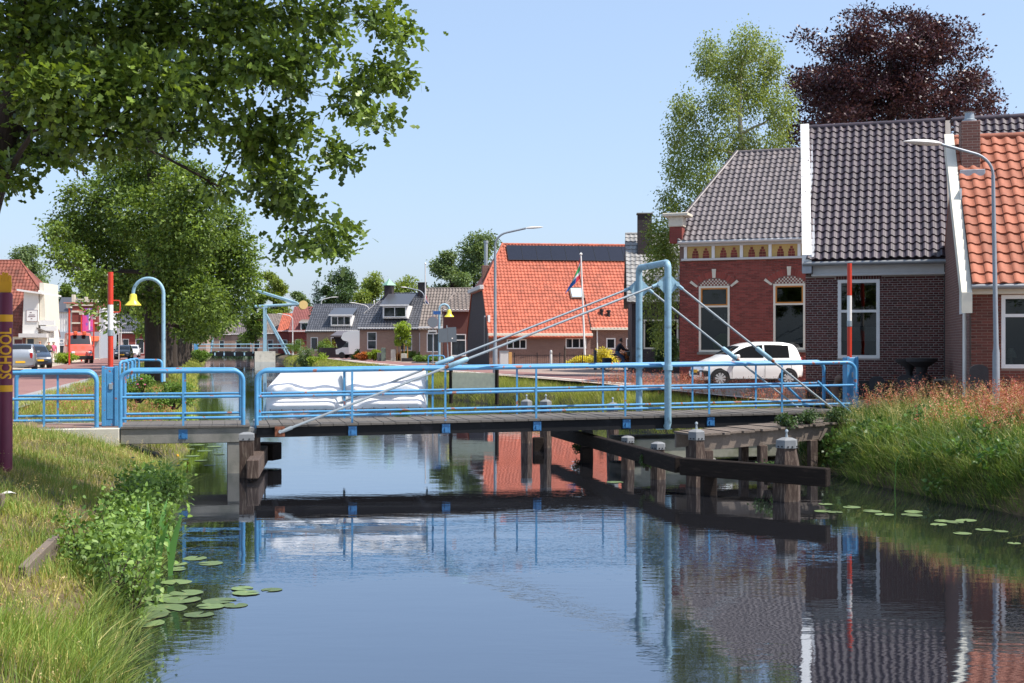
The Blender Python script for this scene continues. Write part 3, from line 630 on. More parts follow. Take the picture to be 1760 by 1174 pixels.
def gable_roof(R, w, d, ez, rz, m, oe=0.22, ov=0.08, hipL=None, hipR=None, tiles=None, th=0.10, back=True, name='roof', skewL=0.0):
    """front slope faces -y.  hipL=(hx, t): half hip on the left starting at slope fraction t and reaching the ridge at hx"""
    sl = (rz - ez) / (d / 2)
    def fp(x, t): y = -oe + t * (d / 2 + oe); return Vector((x, y, ez + y * sl))
    def bk(x, t): v = fp(x, t); return Vector((x, d - v.y, v.z))
    x0, x1 = -ov, w + ov
    top = []
    pl = [fp(x0, 0), fp(x1, 0)]
    pl += [fp(x1, 1)] if not hipR else [fp(x1, hipR[1]), fp(w - hipR[0], 1)]
    pl += [fp(x0 - skewL, 1)] if not hipL else [fp(hipL[0], 1), fp(x0, hipL[1])]
    nrm = Vector((0, -sl, 1)).normalized()
    ro = MB().prism(pl, -nrm * th).build(name, m, R)
    if back:
        pb = [Vector((v.x, d - v.y, v.z)) for v in pl]; MB().prism(pb, -Vector((0, sl, 1)).normalized() * th).build('roof_back', m, R)
    for hip, x, s in ((hipL, x0, 1), (hipR, x1, -1)):
        if hip:
            a, b, c = fp(x, hip[1]), bk(x, hip[1]), Vector((hip[0] if s > 0 else w - hip[0], d / 2, rz))
            MB().prism([a - Vector((s * 0.02, 0, 0.02)), b - Vector((s * 0.02, 0, 0.02)), c], Vector((s * 0.05, 0, -th))).build('roof_hip', m, R)
    if tiles:
        L = (fp(0, 1) - fp(0, 0)).length; xt = x0; x0 = x0 - skewL; Wd = x1 - x0
        def ins(u, v):
            x = x0 + u * Wd
            if skewL and x < xt - skewL * v: return False
            if hipL and v > hipL[1]:
                if x < x0 + (hipL[0] - x0) * (v - hipL[1]) / (1 - hipL[1]): return False
            if hipR and v > hipR[1]:
                if x > x1 - (hipR[0] + ov) * (v - hipR[1]) / (1 - hipR[1]): return False
            return True
        tile_slope(ro, fp(x0, 0), (1, 0, 0), fp(0, 1) - fp(0, 0), Wd, L, tiles[0], tiles[1], tiles[2], ins, tiles[3] if len(tiles) > 3 else 0, rise=tiles[4] if len(tiles) > 4 else 0.032)
        zc = 0.02
        ridge_caps(ro, (hipL[0] if hipL else x0, d / 2, rz + zc), ((w - hipR[0]) if hipR else x1, d / 2, rz + zc), 0.085, tiles[2])
        if hipL: ridge_caps(ro, fp(x0, hipL[1]) + Vector((0, 0, 0.05)), Vector((hipL[0], d / 2, rz + 0.05)), 0.075, tiles[2])
        if hipR: ridge_caps(ro, fp(x1, hipR[1]) + Vector((0, 0, 0.05)), Vector((w - hipR[0], d / 2, rz + 0.05)), 0.075, tiles[2])
    return ro
def gable_walls(R, w, d, ez, rz, m, z0=0.0, t=0.22, hipL=None, hipR=None, x_in=0.0):
    """both end walls up to the roof and the back wall"""
    sl = (rz - ez) / (d / 2)
    for hip, xa in ((hipL, 0.0), (hipR, w - t)):
        zz = (ez + hip[1] * (rz - ez)) if hip else rz
        yy = (zz - ez) / sl
        poly = [(xa, 0.02, z0), (xa, d, z0), (xa, d, ez - 0.06), (xa, d - yy, zz - 0.12), (xa, yy, zz - 0.12), (xa, 0.02, ez - 0.06)] if hip else [(xa, 0.02, z0), (xa, d, z0), (xa, d, ez - 0.06), (xa, d / 2, rz - 0.14), (xa, 0.02, ez - 0.06)]
        MB().prism(poly, (t, 0, 0)).build('gable_wall', m, R)
    MB().bx(t + 0.002, w - t - 0.002, d - t, d, z0, ez - 0.06).build('back_wall', m, R)
def cells(x0, x1, z0, z1, ops):
    xs = sorted(set([x0, x1] + [min(max(v, x0), x1) for o in ops for v in o[:2]])); zs = sorted(set([z0, z1] + [min(max(v, z0), z1) for o in ops for v in o[2:4]]))
    out = []
    for j in range(len(zs) - 1):
        run = None
        for i in range(len(xs) - 1):
            cx, cz = (xs[i] + xs[i + 1]) / 2, (zs[j] + zs[j + 1]) / 2
            hole = any(o[0] < cx < o[1] and o[2] < cz < o[3] for o in ops)
            if not hole:
                run = [xs[i], xs[i + 1]] if run is None else [run[0], xs[i + 1]]
            if (hole or i == len(xs) - 2) and run: out.append((*run, zs[j], zs[j + 1])); run = None
    return out
def wall(R, x0, x1, z0, z1, m, ops=(), t=0.25, y=0.0, name='wall'):
    mb = MB()
    for c in cells(x0, x1, z0, z1, ops): mb.bx(c[0], c[1], y, y + t, c[2], c[3])
    return mb.build(name, m, R)
def bricks(parent, x0, x1, z0, z1, m, ops=(), y=0.0, bl_=0.205, bh=0.048, j=0.0130, n_ind=0, prou=0.007, seed=2, first=None, english=False):
    rg = rnd(seed); row = 0; z = z0; V = []; Q = []; full = []; part = []
    while z + bh <= z1 + 1e-6:
        head = english and row % 2 == 1; bl0 = (bl_ - j) / 2 if head else bl_
        x = x0 - ((0 if row % 4 == 0 else (bl_ + j) / 2) if (english and not head) else ((bl_ + j) / 4 if english else (0 if row % 2 == 0 else (bl_ + j) / 2)))
        while x < x1:
            a, b = max(x, x0), min(x + bl0, x1)
            segs = [(a, b)]
            for o in ops:
                if o[2] < z + bh and o[3] > z:
                    ns = []
                    for (p, q) in segs:
                        if o[1] <= p or o[0] >= q: ns.append((p, q)); continue
                        if p < o[0]: ns.append((p, o[0]))
                        if q > o[1]: ns.append((o[1], q))
                    segs = ns
            for (p, q) in segs:
                if q - p < 0.02: continue
                (full if abs(q - p - bl_) < 1e-6 else part).append((p, q, z))
            x += bl0 + j
        z += bh + j; row += 1
    def bxv(p, q, zz, pr): return [(p, y - pr, zz), (q, y - pr, zz), (q, y - pr, zz + bh), (p, y - pr, zz + bh), (p, y + 0.004, zz), (q, y + 0.004, zz), (q, y + 0.004, zz + bh), (p, y + 0.004, zz + bh)]
    fq = np.array([(0, 1, 2, 3), (1, 5, 6, 2), (4, 0, 3, 7), (3, 2, 6, 7), (4, 5, 1, 0)])
    if n_ind and full:
        me = bpy.data.meshes.new('brick'); me.from_pydata([(v[0], v[1] - y, v[2]) for v in bxv(0, bl_, 0, prou)], [], [tuple(map(int, f)) for f in fq]); me.materials.append(m)
        if first: full.sort(key=first)
        for (p, q, zz) in full[:n_ind]:
            o = bpy.data.objects.new('brick', me); col.objects.link(o); o.parent = parent; o.location = (p, y + rg.normal(0, 0.0012), zz)
        full = full[n_ind:]
    k = 0
    for (p, q, zz) in full + part: V += bxv(p, q, zz, prou + rg.normal(0, 0.0012)); Q.append(fq + 8 * k); k += 1
    if k: fast('brickwork', V, np.concatenate(Q), m, parent=parent, kind='stuff')
def window(R, x0, x1, z0, z1, y=0.0, fm=None, fw=0.07, bars_v=(), bars_h=(), sash=None, sill=None, room=True, glass=None, depth=0.10, curtain=None, name='window', setback=0.06):
    """frame in the opening; panes between the bars; a dim room behind"""
    fm = fm or M_WHITE; fr = MB(); yb = y + setback; yf = yb - depth * 0.5
    fr.bx(x0, x0 + fw, yf, yb + depth, z0, z1); fr.bx(x1 - fw, x1, yf, yb + depth, z0, z1)
    fr.bx(x0 + fw, x1 - fw, yf, yb + depth, z0, z0 + fw); fr.bx(x0 + fw, x1 - fw, yf, yb + depth, z1 - fw, z1)
    xi = [x0 + fw] + [x0 + (x1 - x0) * f for f in bars_v] + [x1 - fw]; zi = [z0 + fw] + [z0 + (z1 - z0) * f for f in bars_h] + [z1 - fw]; hw = fw * 0.4
    for f in bars_h: zc = z0 + (z1 - z0) * f; fr.bx(x0 + fw, x1 - fw, yf + 0.004, yb + depth - 0.004, zc - hw, zc + hw)
    for f in bars_v:
        xc = x0 + (x1 - x0) * f
        for k in range(len(zi) - 1): fr.bx(xc - hw, xc + hw, yf + 0.007, yb + depth - 0.007, zi[k] + (hw if k else 0), zi[k + 1] - (hw if k < len(zi) - 2 else 0))
    w_ = fr.build(name, fm, R)
    for i in range(len(xi) - 1):
        for k in range(len(zi) - 1):
            a, b = xi[i] + (hw if i else 0), xi[i + 1] - (hw if i < len(xi) - 2 else 0); c, e = zi[k] + (hw if k else 0), zi[k + 1] - (hw if k < len(zi) - 2 else 0)
            if sash and (i, k) in sash:
                s = MB(); sw = 0.05; s.bx(a + .002, a + sw, yf + .01, yb + .03, c + .002, e - .002); s.bx(b - sw, b - .002, yf + .01, yb + .03, c + .002, e - .002); s.bx(a + sw, b - sw, yf + .01, yb + .03, c + .002, c + sw); s.bx(a + sw, b - sw, yf + .01, yb + .03, e - sw, e - .002)
                s.build('sash', sash[(i, k)], w_); a += sw; b -= sw; c += sw; e -= sw
            MB().bx(a, b, yb + 0.018, yb + 0.026, c, e).build('pane', glass or (M_GLASS if room else M_DGLASS), w_)
    if room:
        m = MB(); yr = yb + depth + 0.9
        m.add([(x0 - .5, yb + depth + .02, z0 - .4), (x1 + .5, yb + depth + .02, z0 - .4), (x1 + .5, yr, z0 - .4), (x0 - .5, yr, z0 - .4), (x0 - .5, yb + depth + .02, z1 + .3), (x1 + .5, yb + depth + .02, z1 + .3), (x1 + .5, yr, z1 + .3), (x0 - .5, yr, z1 + .3)],
              [(0, 1, 2, 3), (7, 6, 5, 4), (3, 2, 6, 7), (0, 3, 7, 4), (2, 1, 5, 6)])
        m.build('room', M_ROOM, w_, fixn=False)
    if curtain:
        for (c0, c1) in curtain:
            n = 24; V = []; 
            for k in range(n + 1): V += [(x0 + (x1 - x0) * (c0 + (c1 - c0) * k / n), yb + depth + 0.08 + 0.025 * math.sin(k * 2.1), z0 + .02), (x0 + (x1 - x0) * (c0 + (c1 - c0) * k / n), yb + depth + 0.08 + 0.02 * math.sin(k * 2.1 + .4), z1 - .05)]
            fast('curtain', V, [(2 * k, 2 * k + 2, 2 * k + 3, 2 * k + 1) for k in range(n)], M_CURT, parent=w_, smooth=True)
    if sill: MB().bevbox(x0 - 0.05, x1 + 0.05, y - 0.09, y + 0.05, z0 - 0.10, z0 - 0.002, 0.01).build('sill', sill, w_)
    return w_
def gutter(R, x0, x1, y, z, m, r=0.06):
    n = 8; V = []; Q = []
    mb = MB(); mb.tube([(x0, y, z), (x1, y, z)], r, 10); return mb.build('gutter', m, R, smooth=40)
def chimney(R, x, y, z0, z1, w, d, m, cap=True, pots=0, capm=None):
    mb = MB(); mb.bevbox(x - w / 2, x + w / 2, y - d / 2, y + d / 2, z0, z1, 0.01); c = mb.build('chimney', m, R)
    if cap: MB().bevbox(x - w / 2 - 0.05, x + w / 2 + 0.05, y - d / 2 - 0.05, y + d / 2 + 0.05, z1 + 0.002, z1 + 0.07, 0.01).build('chimney_cap', capm or M_CONC, c)
    return c
# ------------------------------------------------------------------ houses on the right bank
M_TDARK = mat('dark_glazed_pantile', lin('#3E3339'), 0.42, isl=0.22, var=0.12, scale=9, color2=lin('#5A4E4C'), c2fac=(0.55, 0.78), c2scale=2.2, bump=0.1)
M_TGREY = mat('grey_pantile', lin('#5C5455'), 0.45, isl=0.2, var=0.12, scale=9, color2=lin('#776C68'), c2fac=(0.52, 0.78), c2scale=1.6, bump=0.1)
M_TORA = mat('orange_clay_pantile', lin('#96573F'), 0.75, isl=0.22, var=0.2, scale=6, color2=lin('#75402E'), c2fac=(0.5, 0.75), c2scale=1.4, bump=0.15)
M_TORB = mat('bright_orange_pantile', lin('#A6553D'), 0.7, isl=0.2, var=0.16, scale=3, color2=lin('#96503A'), c2fac=(0.5, 0.75), c2scale=0.7, bump=0.12)
M_TBLK = mat('glossy_black_pantile', lin('#4A4B50'), 0.28, isl=0.2, var=0.08, scale=6)
M_TBRN = mat('brown_grey_pantile', lin('#6F655E'), 0.7, isl=0.2, var=0.15, scale=5)
M_TRED = mat('old_red_pantile', lin('#84493A'), 0.75, isl=0.25, var=0.22, scale=4, color2=lin('#643628'), c2fac=(0.45, 0.7), c2scale=0.6, bump=0.15)
M_BRK1 = mat('red_facing_brick', lin('#803D34'), 0.85, isl=0.3, var=0.15, scale=20, bump=0.2, bscale=80)
M_MOR1 = mat('red_brick_mortar', lin('#7A6258'), 0.95, var=0.12, scale=12)
M_BRK2 = mat('purple_brown_brick', lin('#552C29'), 0.85, isl=0.32, var=0.18, scale=20, bump=0.2, bscale=80)
M_MOR2 = mat('pale_mortar', lin('#A39890'), 0.95, var=0.15, scale=12)
M_BRK3 = mat('brown_red_brick', lin('#69382E'), 0.85, isl=0.3, var=0.15, scale=20, bump=0.2, bscale=80)
M_MOR3 = mat('brown_mortar', lin('#8A7466'), 0.95, var=0.12, scale=12)
M_PLINTH = mat('tarred_plinth', lin('#2B2727'), 0.8, var=0.25, scale=6, bump=0.3, bscale=25)
BW2 = brickmat('gable_brick_dark', lin('#5E3632'), lin('#4C2C2A'), lin('#8F8378'))
BW1 = brickmat('gable_brick_red', lin('#8A3E36'), lin('#75332D'), lin('#6E453C'))
BWB = brickmat('gable_brick_brown', lin('#7A5248'), lin('#6A463E'), lin('#8C7A6E'))
BWK = brickmat('brick_near_black', lin('#3A3133'), lin('#2E2628'), lin('#4C4444'))
M_VOUS = mat('arch_brick', lin('#8A4238'), 0.85, isl=0.25, var=0.1, scale=20)
M_STONE = mat('pale_stone', lin('#CFC6B4'), 0.8, var=0.12, scale=8)
M_YBRK = mat('yellow_glazed_brick', lin('#C2A262'), 0.7, isl=0.15, var=0.12, scale=20)
def rake(R, name, x0, x1, d, ez, rz, m, y0=-0.3, up=0.06, dn=0.22):
    sl = (rz - ez) / (d / 2); z = lambda y: ez + y * sl
    MB().prism([(x0, y0, z(y0) + up), (x0, d / 2, rz + up), (x0, d / 2, rz - dn), (x0, y0, z(y0) - dn)], (x1 - x0, 0, 0)).build(name, m, R)

# --- dark-roofed house with one sash window, right of centre
L2 = Vector((7.69, 32.0, 1.10)); r2 = math.radians(-18); W2 = 3.53; d2 = 7.5; e2 = 3.66; g2 = 7.72
H2 = thing('brick_house', 'purple brown brick house with dark pantile roof and one white sash window', 'house', L2, r2)
f = lambda x, y: local_on(L2, r2, x, y)
wx0, wz0 = f(1440, 616); wx1, wz1 = f(1512, 480)
zfb = f(1500, 474)[1]
ops = [(wx0, wx1, wz0, wz1)]
wall(H2, 0.0, W2, 0.0, zfb, M_MOR2, ops, name='facade')
fac = [o for o in H2.children if o.name.startswith('facade')][0]
xs0, zs0 = wx0 - 0.06, wz1
bricks(fac, 0.002, W2 - 0.002, 0.50, zfb - 0.005, M_BRK2, [(wx0 - 0.002, wx1 + 0.002, wz0 - 0.002, wz1 + 0.002), (wx0 - 0.05, wx1 + 0.05, wz1, wz1 + 0.18)], n_ind=300, first=lambda q: (q[0] - wx1 - 0.8) ** 2 * 0.6 + (q[2] - 1.7) ** 2, bl_=0.235, bh=0.046, j=0.0135, english=True)
n = 17
for i in range(n):                                   # soldier course over the window
    x = wx0 - 0.05 + (wx1 - wx0 + 0.1) * i / n; MB().bx(x + 0.006, x + (wx1 - wx0 + 0.1) / n - 0.006, -0.007, 0.004, wz1 + 0.006, wz1 + 0.172).build('brick', M_BRK2, fac)
MB().bx(-0.005, W2 + 0.005, -0.03, -0.001, -0.2, 0.49).build('plinth', M_PLINTH, H2)
w_ = window(H2, wx0, wx1, wz0, wz1, 0, M_WHITE, 0.085, bars_h=(0.60,), depth=0.13, setback=0.05)
MB().bx(wx0 + 0.09, wx1 - 0.09, 0.20, 0.205, wz0 + (wz1 - wz0) * 0.22, wz0 + (wz1 - wz0) * 0.40).build('half_blind', M_CURT, w_)
fx0 = f(1397, 460)[0]
MB().bevbox(fx0, W2 - 0.06, -0.10, 0.10, zfb, e2 - 0.13, 0.012).build('fascia', M_OFFW, H2)
MB().bevbox(fx0 - 0.03, W2 - 0.03, -0.13, 0.10, zfb + 0.002, zfb + 0.06, 0.012).build('fascia_moulding', M_OFFW, H2)
gutter(H2, -0.05, W2 + 0.1, -0.27, e2 - 0.14, M_ZINC, 0.06)
gable_roof(H2, W2, d2, e2 + 0.20, g2, M_TDARK, oe=0.24, ov=0.0, tiles=(0.200, 0.268, M_TDARK, 300, 0.058), skewL=0.37)
gable_walls(H2, W2, d2, e2, g2, BW2, hipL=None)
sl = (g2 - e2 - 0.2) / (d2 / 2)
m = MB(); q_ = [(-0.07, -0.24, e2 + 0.2 - 0.24 * sl + 0.15), (0.17, -0.24, e2 + 0.2 - 0.24 * sl + 0.15), (-0.20, d2 / 2, g2 + 0.15), (-0.44, d2 / 2, g2 + 0.15)]
m.prism(q_, (0, 0, -0.45)); m.build('parapet_coping', M_WHITE, H2)
for k in range(1, 7):
    t = k / 7; a_, b_ = Vector(q_[0]).lerp(Vector(q_[3]), t), Vector(q_[1]).lerp(Vector(q_[2]), t); MB().tube([a_ + Vector((0, 0, .001)), b_ + Vector((0, 0, .001))], 0.007, 4).build('coping_joint', M_ZINC, H2)
MB().prism([(0.172, -0.22, e2 + 0.2 - 0.22 * sl + 0.07), (0.26, -0.22, e2 + 0.2 - 0.22 * sl + 0.07), (-0.11, d2 / 2, g2 + 0.07), (-0.198, d2 / 2, g2 + 0.07)], (0, 0, -0.05)).build('flashing', M_LEAD, H2)
rake(H2, 'bargeboard', W2 + 0.012, W2 + 0.15, d2, e2, g2, mat('shade_grey_bargeboard', lin('#857E78'), 0.7, var=0.1), y0=-0.30, up=0.03, dn=0.5)  # the board's shade is put into its grey colour
MB().bx(-0.07, 0.17, -0.27, -0.02, e2 - 0.38, e2 - 0.15).build('parapet_foot', M_LEAD, H2)
MB().tube([(W2 - 0.07, -0.09, e2 - 0.2), (W2 - 0.07, -0.09, 0.0)], 0.045, 8).build('downpipe', M_DARK, H2, smooth=40)
# rear wing whose ridge runs on behind the orange roof
sl = (g2 - e2) / (d2 / 2); y0 = 2.0
ro = MB().prism([(W2 + 0.24, y0, e2 + y0 * sl), (W2 + 5.4, y0, e2 + y0 * sl), (W2 + 5.4, d2 / 2, g2), (W2 + 0.24, d2 / 2, g2)], (0, 0.05, -0.09)).build('rear_wing_roof', M_TDARK, H2)
tile_slope(ro, (W2 + 0.24, y0, e2 + y0 * sl), (1, 0, 0), (0, 1, sl), 5.16, math.hypot(d2 / 2 - y0, (d2 / 2 - y0) * sl), 0.200, 0.268, M_TDARK, rise=0.046)
ridge_caps(ro, (W2 + 0.2, d2 / 2, g2 + 0.02), (W2 + 5.4, d2 / 2, g2 + 0.02), 0.09, M_TDARK)
MB().bx(W2 + 0.3, W2 + 5.3, y0 + 0.5, y0 + 0.75, 0, e2 + y0 * sl).build('rear_wing_wall', BW2, H2)

# --- red brick house with frieze and arched windows
L1 = Vector(((1168 - 880) / 2100 * 46.0, 46.0, 1.12)); r1 = math.radians(-20); W1 = 5.35; d1 = 8.4
f = lambda x, y: local_on(L1, r1, x, y)
e1 = f(1168, 419)[1] + 0.0; g1 = e1 + 3.85
H1 = thing('brick_house', 'red brick house with grey pantile roof, yellow frieze and arched windows', 'house', L1, r1)
zf1, zf0 = f(1180, 421)[1], f(1180, 444)[1]
wins = []
for (xa, ya, xb, yb_) in ((1201, 605, 1254, 491), (1329, 601, 1384, 487)):
    a0, b0 = f(xa, ya); a1, b1 = f(xb, yb_); wins.append((a0, a1, b0, b1))
dl = wins[0][3] - wins[1][3]
wall(H1, 0, W1, 0, e1, M_MOR1, wins, name='facade'); fac = [o for o in H1.children if o.name.startswith('facade')][0]
arch_ops = []
for w in wins: arch_ops.append((w[0] - 0.16, w[1] + 0.16, w[3], w[3] + 0.46))
bricks(fac, 0.002, W1 - 0.002, 0.0, zf0 - 0.10, M_BRK1, [(w[0] - .002, w[1] + .002, w[2] - .002, w[3] + .002) for w in wins] + arch_ops, bl_=0.205, bh=0.05, j=0.009, n_ind=300, prou=0.005, first=lambda q: (q[0] - 2.4) ** 2 + (q[2] - 3.2) ** 2 * 0.5)
for (w, cu) in zip(wins, ([(0.0, 0.0)], [(0, 0)])):
    wn_ = window(H1, *w, 0, M_CREAM, 0.075, bars_h=(0.69,), sash={(0, 1): M_OCHRE}, depth=0.12, sill=M_CONC)
    xc = (w[0] + w[1]) / 2; hw = (w[1] - w[0]) / 2; zt = w[3]
    # segmental arch: chequered tympanum, voussoirs, three stones
    Rr = (hw ** 2 + 0.24 ** 2) / (2 * 0.24) + 0.10; zc = zt + 0.30 - Rr; th_ = math.asin((hw + 0.06) / Rr)
    def inn(x): return zc + math.sqrt(max(0, Rr * Rr - (x - xc) ** 2))
    m = MB(); nr = 6; cs = 0.062
    for jz in range(nr):
        z_ = zt + 0.008 + jz * cs
        ncol = int(2 * hw / cs)
        for ix in range(ncol):
            x_ = w[0] + ix * cs * 1.0
            if z_ + cs > inn(x_ + cs / 2): continue
            m.cur = (ix + jz) % 2; m.bx(x_ + 0.004, x_ + cs - 0.004, -0.012 - 0.008 * m.cur, 0.004, z_ + 0.004, z_ + cs - 0.004)
    m.build('chequered_tympanum', [M_BRK1, M_STONE], H1)
    nv = 19
    for i in range(nv):
        a0 = -th_ * 1.12 + 2 * th_ * 1.12 * i / nv; a1 = -th_ * 1.12 + 2 * th_ * 1.12 * (i + 1) / nv - 0.008
        stone = i in (0, 9, 18); r0_, r1_ = Rr, Rr + (0.27 if stone else 0.23); ex = 0.03 if stone else 0.012
        if stone and i != 9: r0_ -= 0.05
        if i == 9: r1_ += 0.06; a0 -= 0.02; a1 += 0.02
        q = [(xc + math.sin(t) * r, -ex, zc + math.cos(t) * r) for t, r in ((a0, r0_), (a1, r0_), (a1 * 1.03 if stone else a1, r1_), (a0 * 1.03 if stone else a0, r1_))]
        MB().prism(q, (0, ex + 0.004, 0)).build('keystone' if stone else 'voussoir', M_STONE if stone else M_VOUS, H1)
    # brickwork infill beside the arch
    m = MB()
    for jz in range(8):
        z_ = zt + 0.01 + jz * 0.059
        for sx in (-1, 1):
            xi = xc + sx * (hw + 0.02); xo = w[0] - 0.16 if sx < 0 else w[1] + 0.16
            if abs(xo - xc) > math.sqrt(max(0, (Rr + 0.23) ** 2 - (z_ + 0.025 - zc) ** 2)):
                xe = xc + sx * math.sqrt(max(0, (Rr + 0.24) ** 2 - (z_ + 0.025 - zc) ** 2)); m.bx(min(xe, xo) + 0.003, max(xe, xo) - 0.003, -0.005, 0.003, z_, z_ + 0.049)
    m.build('arch_infill', M_BRK1, fac)
# things on the left sill
m = MB(); w = wins[0]
zj = w[2] + (w[3] - w[2]) * 0.50
MB().bx(w[0] + 0.45, w[1] - 0.08, 0.35, 0.50, zj - 0.04, zj - 0.001).build('inner_shelf', M_WHITE, H1)
for k in range(4):
    MB().lathe([(0.035, zj), (0.04, zj + 0.1), (0.03, zj + 0.17), (0.04, zj + 0.2)], 8, (w[0] + 0.52 + k * 0.13, 0.42, 0)).build('vase', M_WHITE, H1, smooth=40)
MB().lathe([(0.05, w[2] + 0.02), (0.36, w[2] + 0.12), (0.40, w[2] + 0.35), (0.30, w[2] + 0.58), (0.1, w[2] + 0.70)], 16, (w[0] + 0.80, 0.62, 0)).build('round_green_form', mat('smooth_green', lin('#8FB040'), 0.4), H1, smooth=60)  # plain green rounded form low behind the left pane
# frieze: yellow panels with little red arches between white posts
MB().bevbox(0.08, W1 - 0.02, -0.09, -0.001, zf0 - 0.10, zf0 - 0.02, 0.008).build('frieze_ledge', M_OFFW, H1)
MB().bevbox(0.05, W1 - 0.02, -0.13, -0.001, zf1 - 0.07, zf1 + 0.04, 0.008).build('frieze_cornice', M_OFFW, H1)
npn = 5; px_ = 0.22; pw = (4.75 - 0.22) / 4.33
for i in range(6):
    x = 0.18 + i * pw
    if x + 0.1 > W1: break
    MB().bx(x, x + 0.11, -0.07, -0.001, zf0 - 0.018, zf1 - 0.072).build('frieze_post', M_WHITE, H1)
    xe = min(x + pw - 0.003, W1 - 0.02)
    pn = MB().bx(x + 0.113, xe, -0.014, -0.001, zf0 - 0.018, zf1 - 0.072).build('frieze_panel', M_YBRK, H1)
    for k in (0.36, 0.74):
        xc = x + 0.05 + pw * k; zb = zf0 - 0.015
        if xc + 0.12 > W1: continue
        m = MB(); hh = zf1 - zf0 - 0.05
        for r_ in range(4):
            ww = 0.125 if r_ < 2 else (0.10 if r_ == 2 else 0.05); z_ = zb + r_ * hh * 0.21
            nx = 2 if r_ < 3 else 1
            for q in range(nx):
                xa = xc - ww + 2 * ww * q / nx; m.bx(xa + 0.004, xa + 2 * ww / nx - 0.004, -0.026, -0.013, z_ + 0.003, z_ + hh * 0.21 - 0.008)
        m.build('blind_arch', M_BRK1, pn)
gutter(H1, 0.0, W1, -0.30, e1 + 0.03, M_OFFW, 0.065)
gable_roof(H1, W1, d1, e1 + 0.32, g1 + 0.1, M_TGREY, oe=0.30, ov=0.02, hipL=(1.45, 0.26), tiles=(0.218, 0.30, M_TGREY, 300, 0.058))
gable_walls(H1, W1, d1, e1, g1, BW1, hipL=(1.3, 0.30))
rake(H1, 'verge_flashing', -0.06, 0.10, d1, e1, e1 + 3.85, M_LEAD, y0=-0.2, up=0.07, dn=0.0) if False else None
MB().bevbox(-0.32, 0.16, -0.30, 0.20, e1 + 0.02, e1 + 0.62, 0.01).build('corner_pier', BW1, H1)
MB().bevbox(-0.36, 0.20, -0.34, 0.24, e1 + 0.62, e1 + 1.00, 0.02).build('pier_capital', M_STONE, H1)
MB().bevbox(-0.55, 0.42, -0.50, 0.40, e1 + 1.00, e1 + 1.12, 0.02).build('pier_slab', M_STONE, H1)

# --- orange-roofed house at the right edge
L3 = Vector(((1669 - 880) / 2100 * 25.6, 25.6, 1.10)); r3 = math.radians(-14); W3 = 4.6; d3 = 6.5
f = lambda x, y: local_on(L3, r3, x, y)
e3 = f(1690, 487)[1] + 0.02; g3 = e3 + 3.53
H3 = thing('brick_house', 'brown brick house with orange pantile roof and white rake board at right edge', 'house', L3, r3)
a0, b0 = f(1721, 633); b1 = f(1740, 507)[1]; wn3 = (a0, a0 + 1.6, b0, b1)
wall(H3, 0, W3, 0, e3 - 0.02, M_MOR3, [wn3], name='facade'); fac = [o for o in H3.children if o.name.startswith('facade')][0]
bricks(fac, 0.002, 2.6, 0.4, e3 - 0.24, M_BRK3, [(wn3[0] - .002, wn3[1] + .002, wn3[2] - .002, wn3[3] + .002)], n_ind=200, first=lambda q: (q[0]) ** 2 + (q[2] - 2) ** 2 * 0.2)
MB().bx(-0.02, W3, -0.03, -0.001, -0.2, 0.39).build('plinth', M_PLINTH, H3)
w_ = window(H3, *wn3, 0, M_WHITE, 0.08, bars_h=(0.72,), bars_v=(0.6,), depth=0.12, curtain=[(0.0, 0.04)])
m = MB(); m.lathe([(0.05, wn3[2] + 0.0), (0.07, wn3[2] + 0.05), (0.03, wn3[2] + 0.12), (0.03, wn3[2] + 0.22)], 10, (wn3[0] + 0.25, 0.42, 0)); m.build('table_lamp', M_CREAM, w_, smooth=40)
m = MB(); m.lathe([(0.13, wn3[2] + 0.22), (0.05, wn3[2] + 0.42)], 12, (wn3[0] + 0.25, 0.42, 0)); m.build('lamp_shade', M_CREAM, w_, smooth=40)
MB().bevbox(-0.02, W3, -0.12, -0.001, e3 - 0.25, e3 - 0.06, 0.01).build('fascia', M_CREAM, H3)
gutter(H3, -0.02, W3 + 0.1, -0.28, e3 - 0.10, M_ZINC, 0.055)
gable_roof(H3, W3, d3, e3 + 0.2, g3, M_TORA, oe=0.25, ov=0.0, tiles=(0.256, 0.305, M_TORA, 300, 0.05))
gable_walls(H3, W3, d3, e3, g3, BWB)
rake(H3, 'rake_board', -0.22, -0.012, d3, e3, g3, M_CREAM, y0=-0.32, up=0.13, dn=0.30)
MB().tube([(-0.10, 0.25, e3 - 0.2), (-0.10, 0.25, 0.3)], 0.04, 8).build('downpipe', M_WHITE, H3, smooth=40)
for (y_, z0_, z1_) in ((1.5, 2.1, 2.9), (2.0, 4.0, 4.9)):
    MB().bx(-0.035, -0.002, y_ - 0.35, y_ + 0.35, z0_, z1_).build('side_window_frame', M_WHITE, H3)
cx = f(1684, 230)[0] + 0.05
cz = e3 + 4.55 * 0.8
c = MB().bevbox(0.07, 0.48, 2.42, 2.95, g3 - 1.15, g3 + 0.28, 0.01).build('chimney', BWB, H3)
MB().lathe([(0.16, g3 + 0.28), (0.16, g3 + 0.34), (0.11, g3 + 0.36), (0.10, g3 + 0.5), (0.13, g3 + 0.52)], 12, (0.275, 2.68, 0)).build('chimney_pot', M_STEEL, c, smooth=40)
MB().bevbox(0.02, 0.56, 2.22, 2.41, g3 - 1.05, g3 - 0.86, 0.01).build('chimney_flashing', M_LEAD, c)

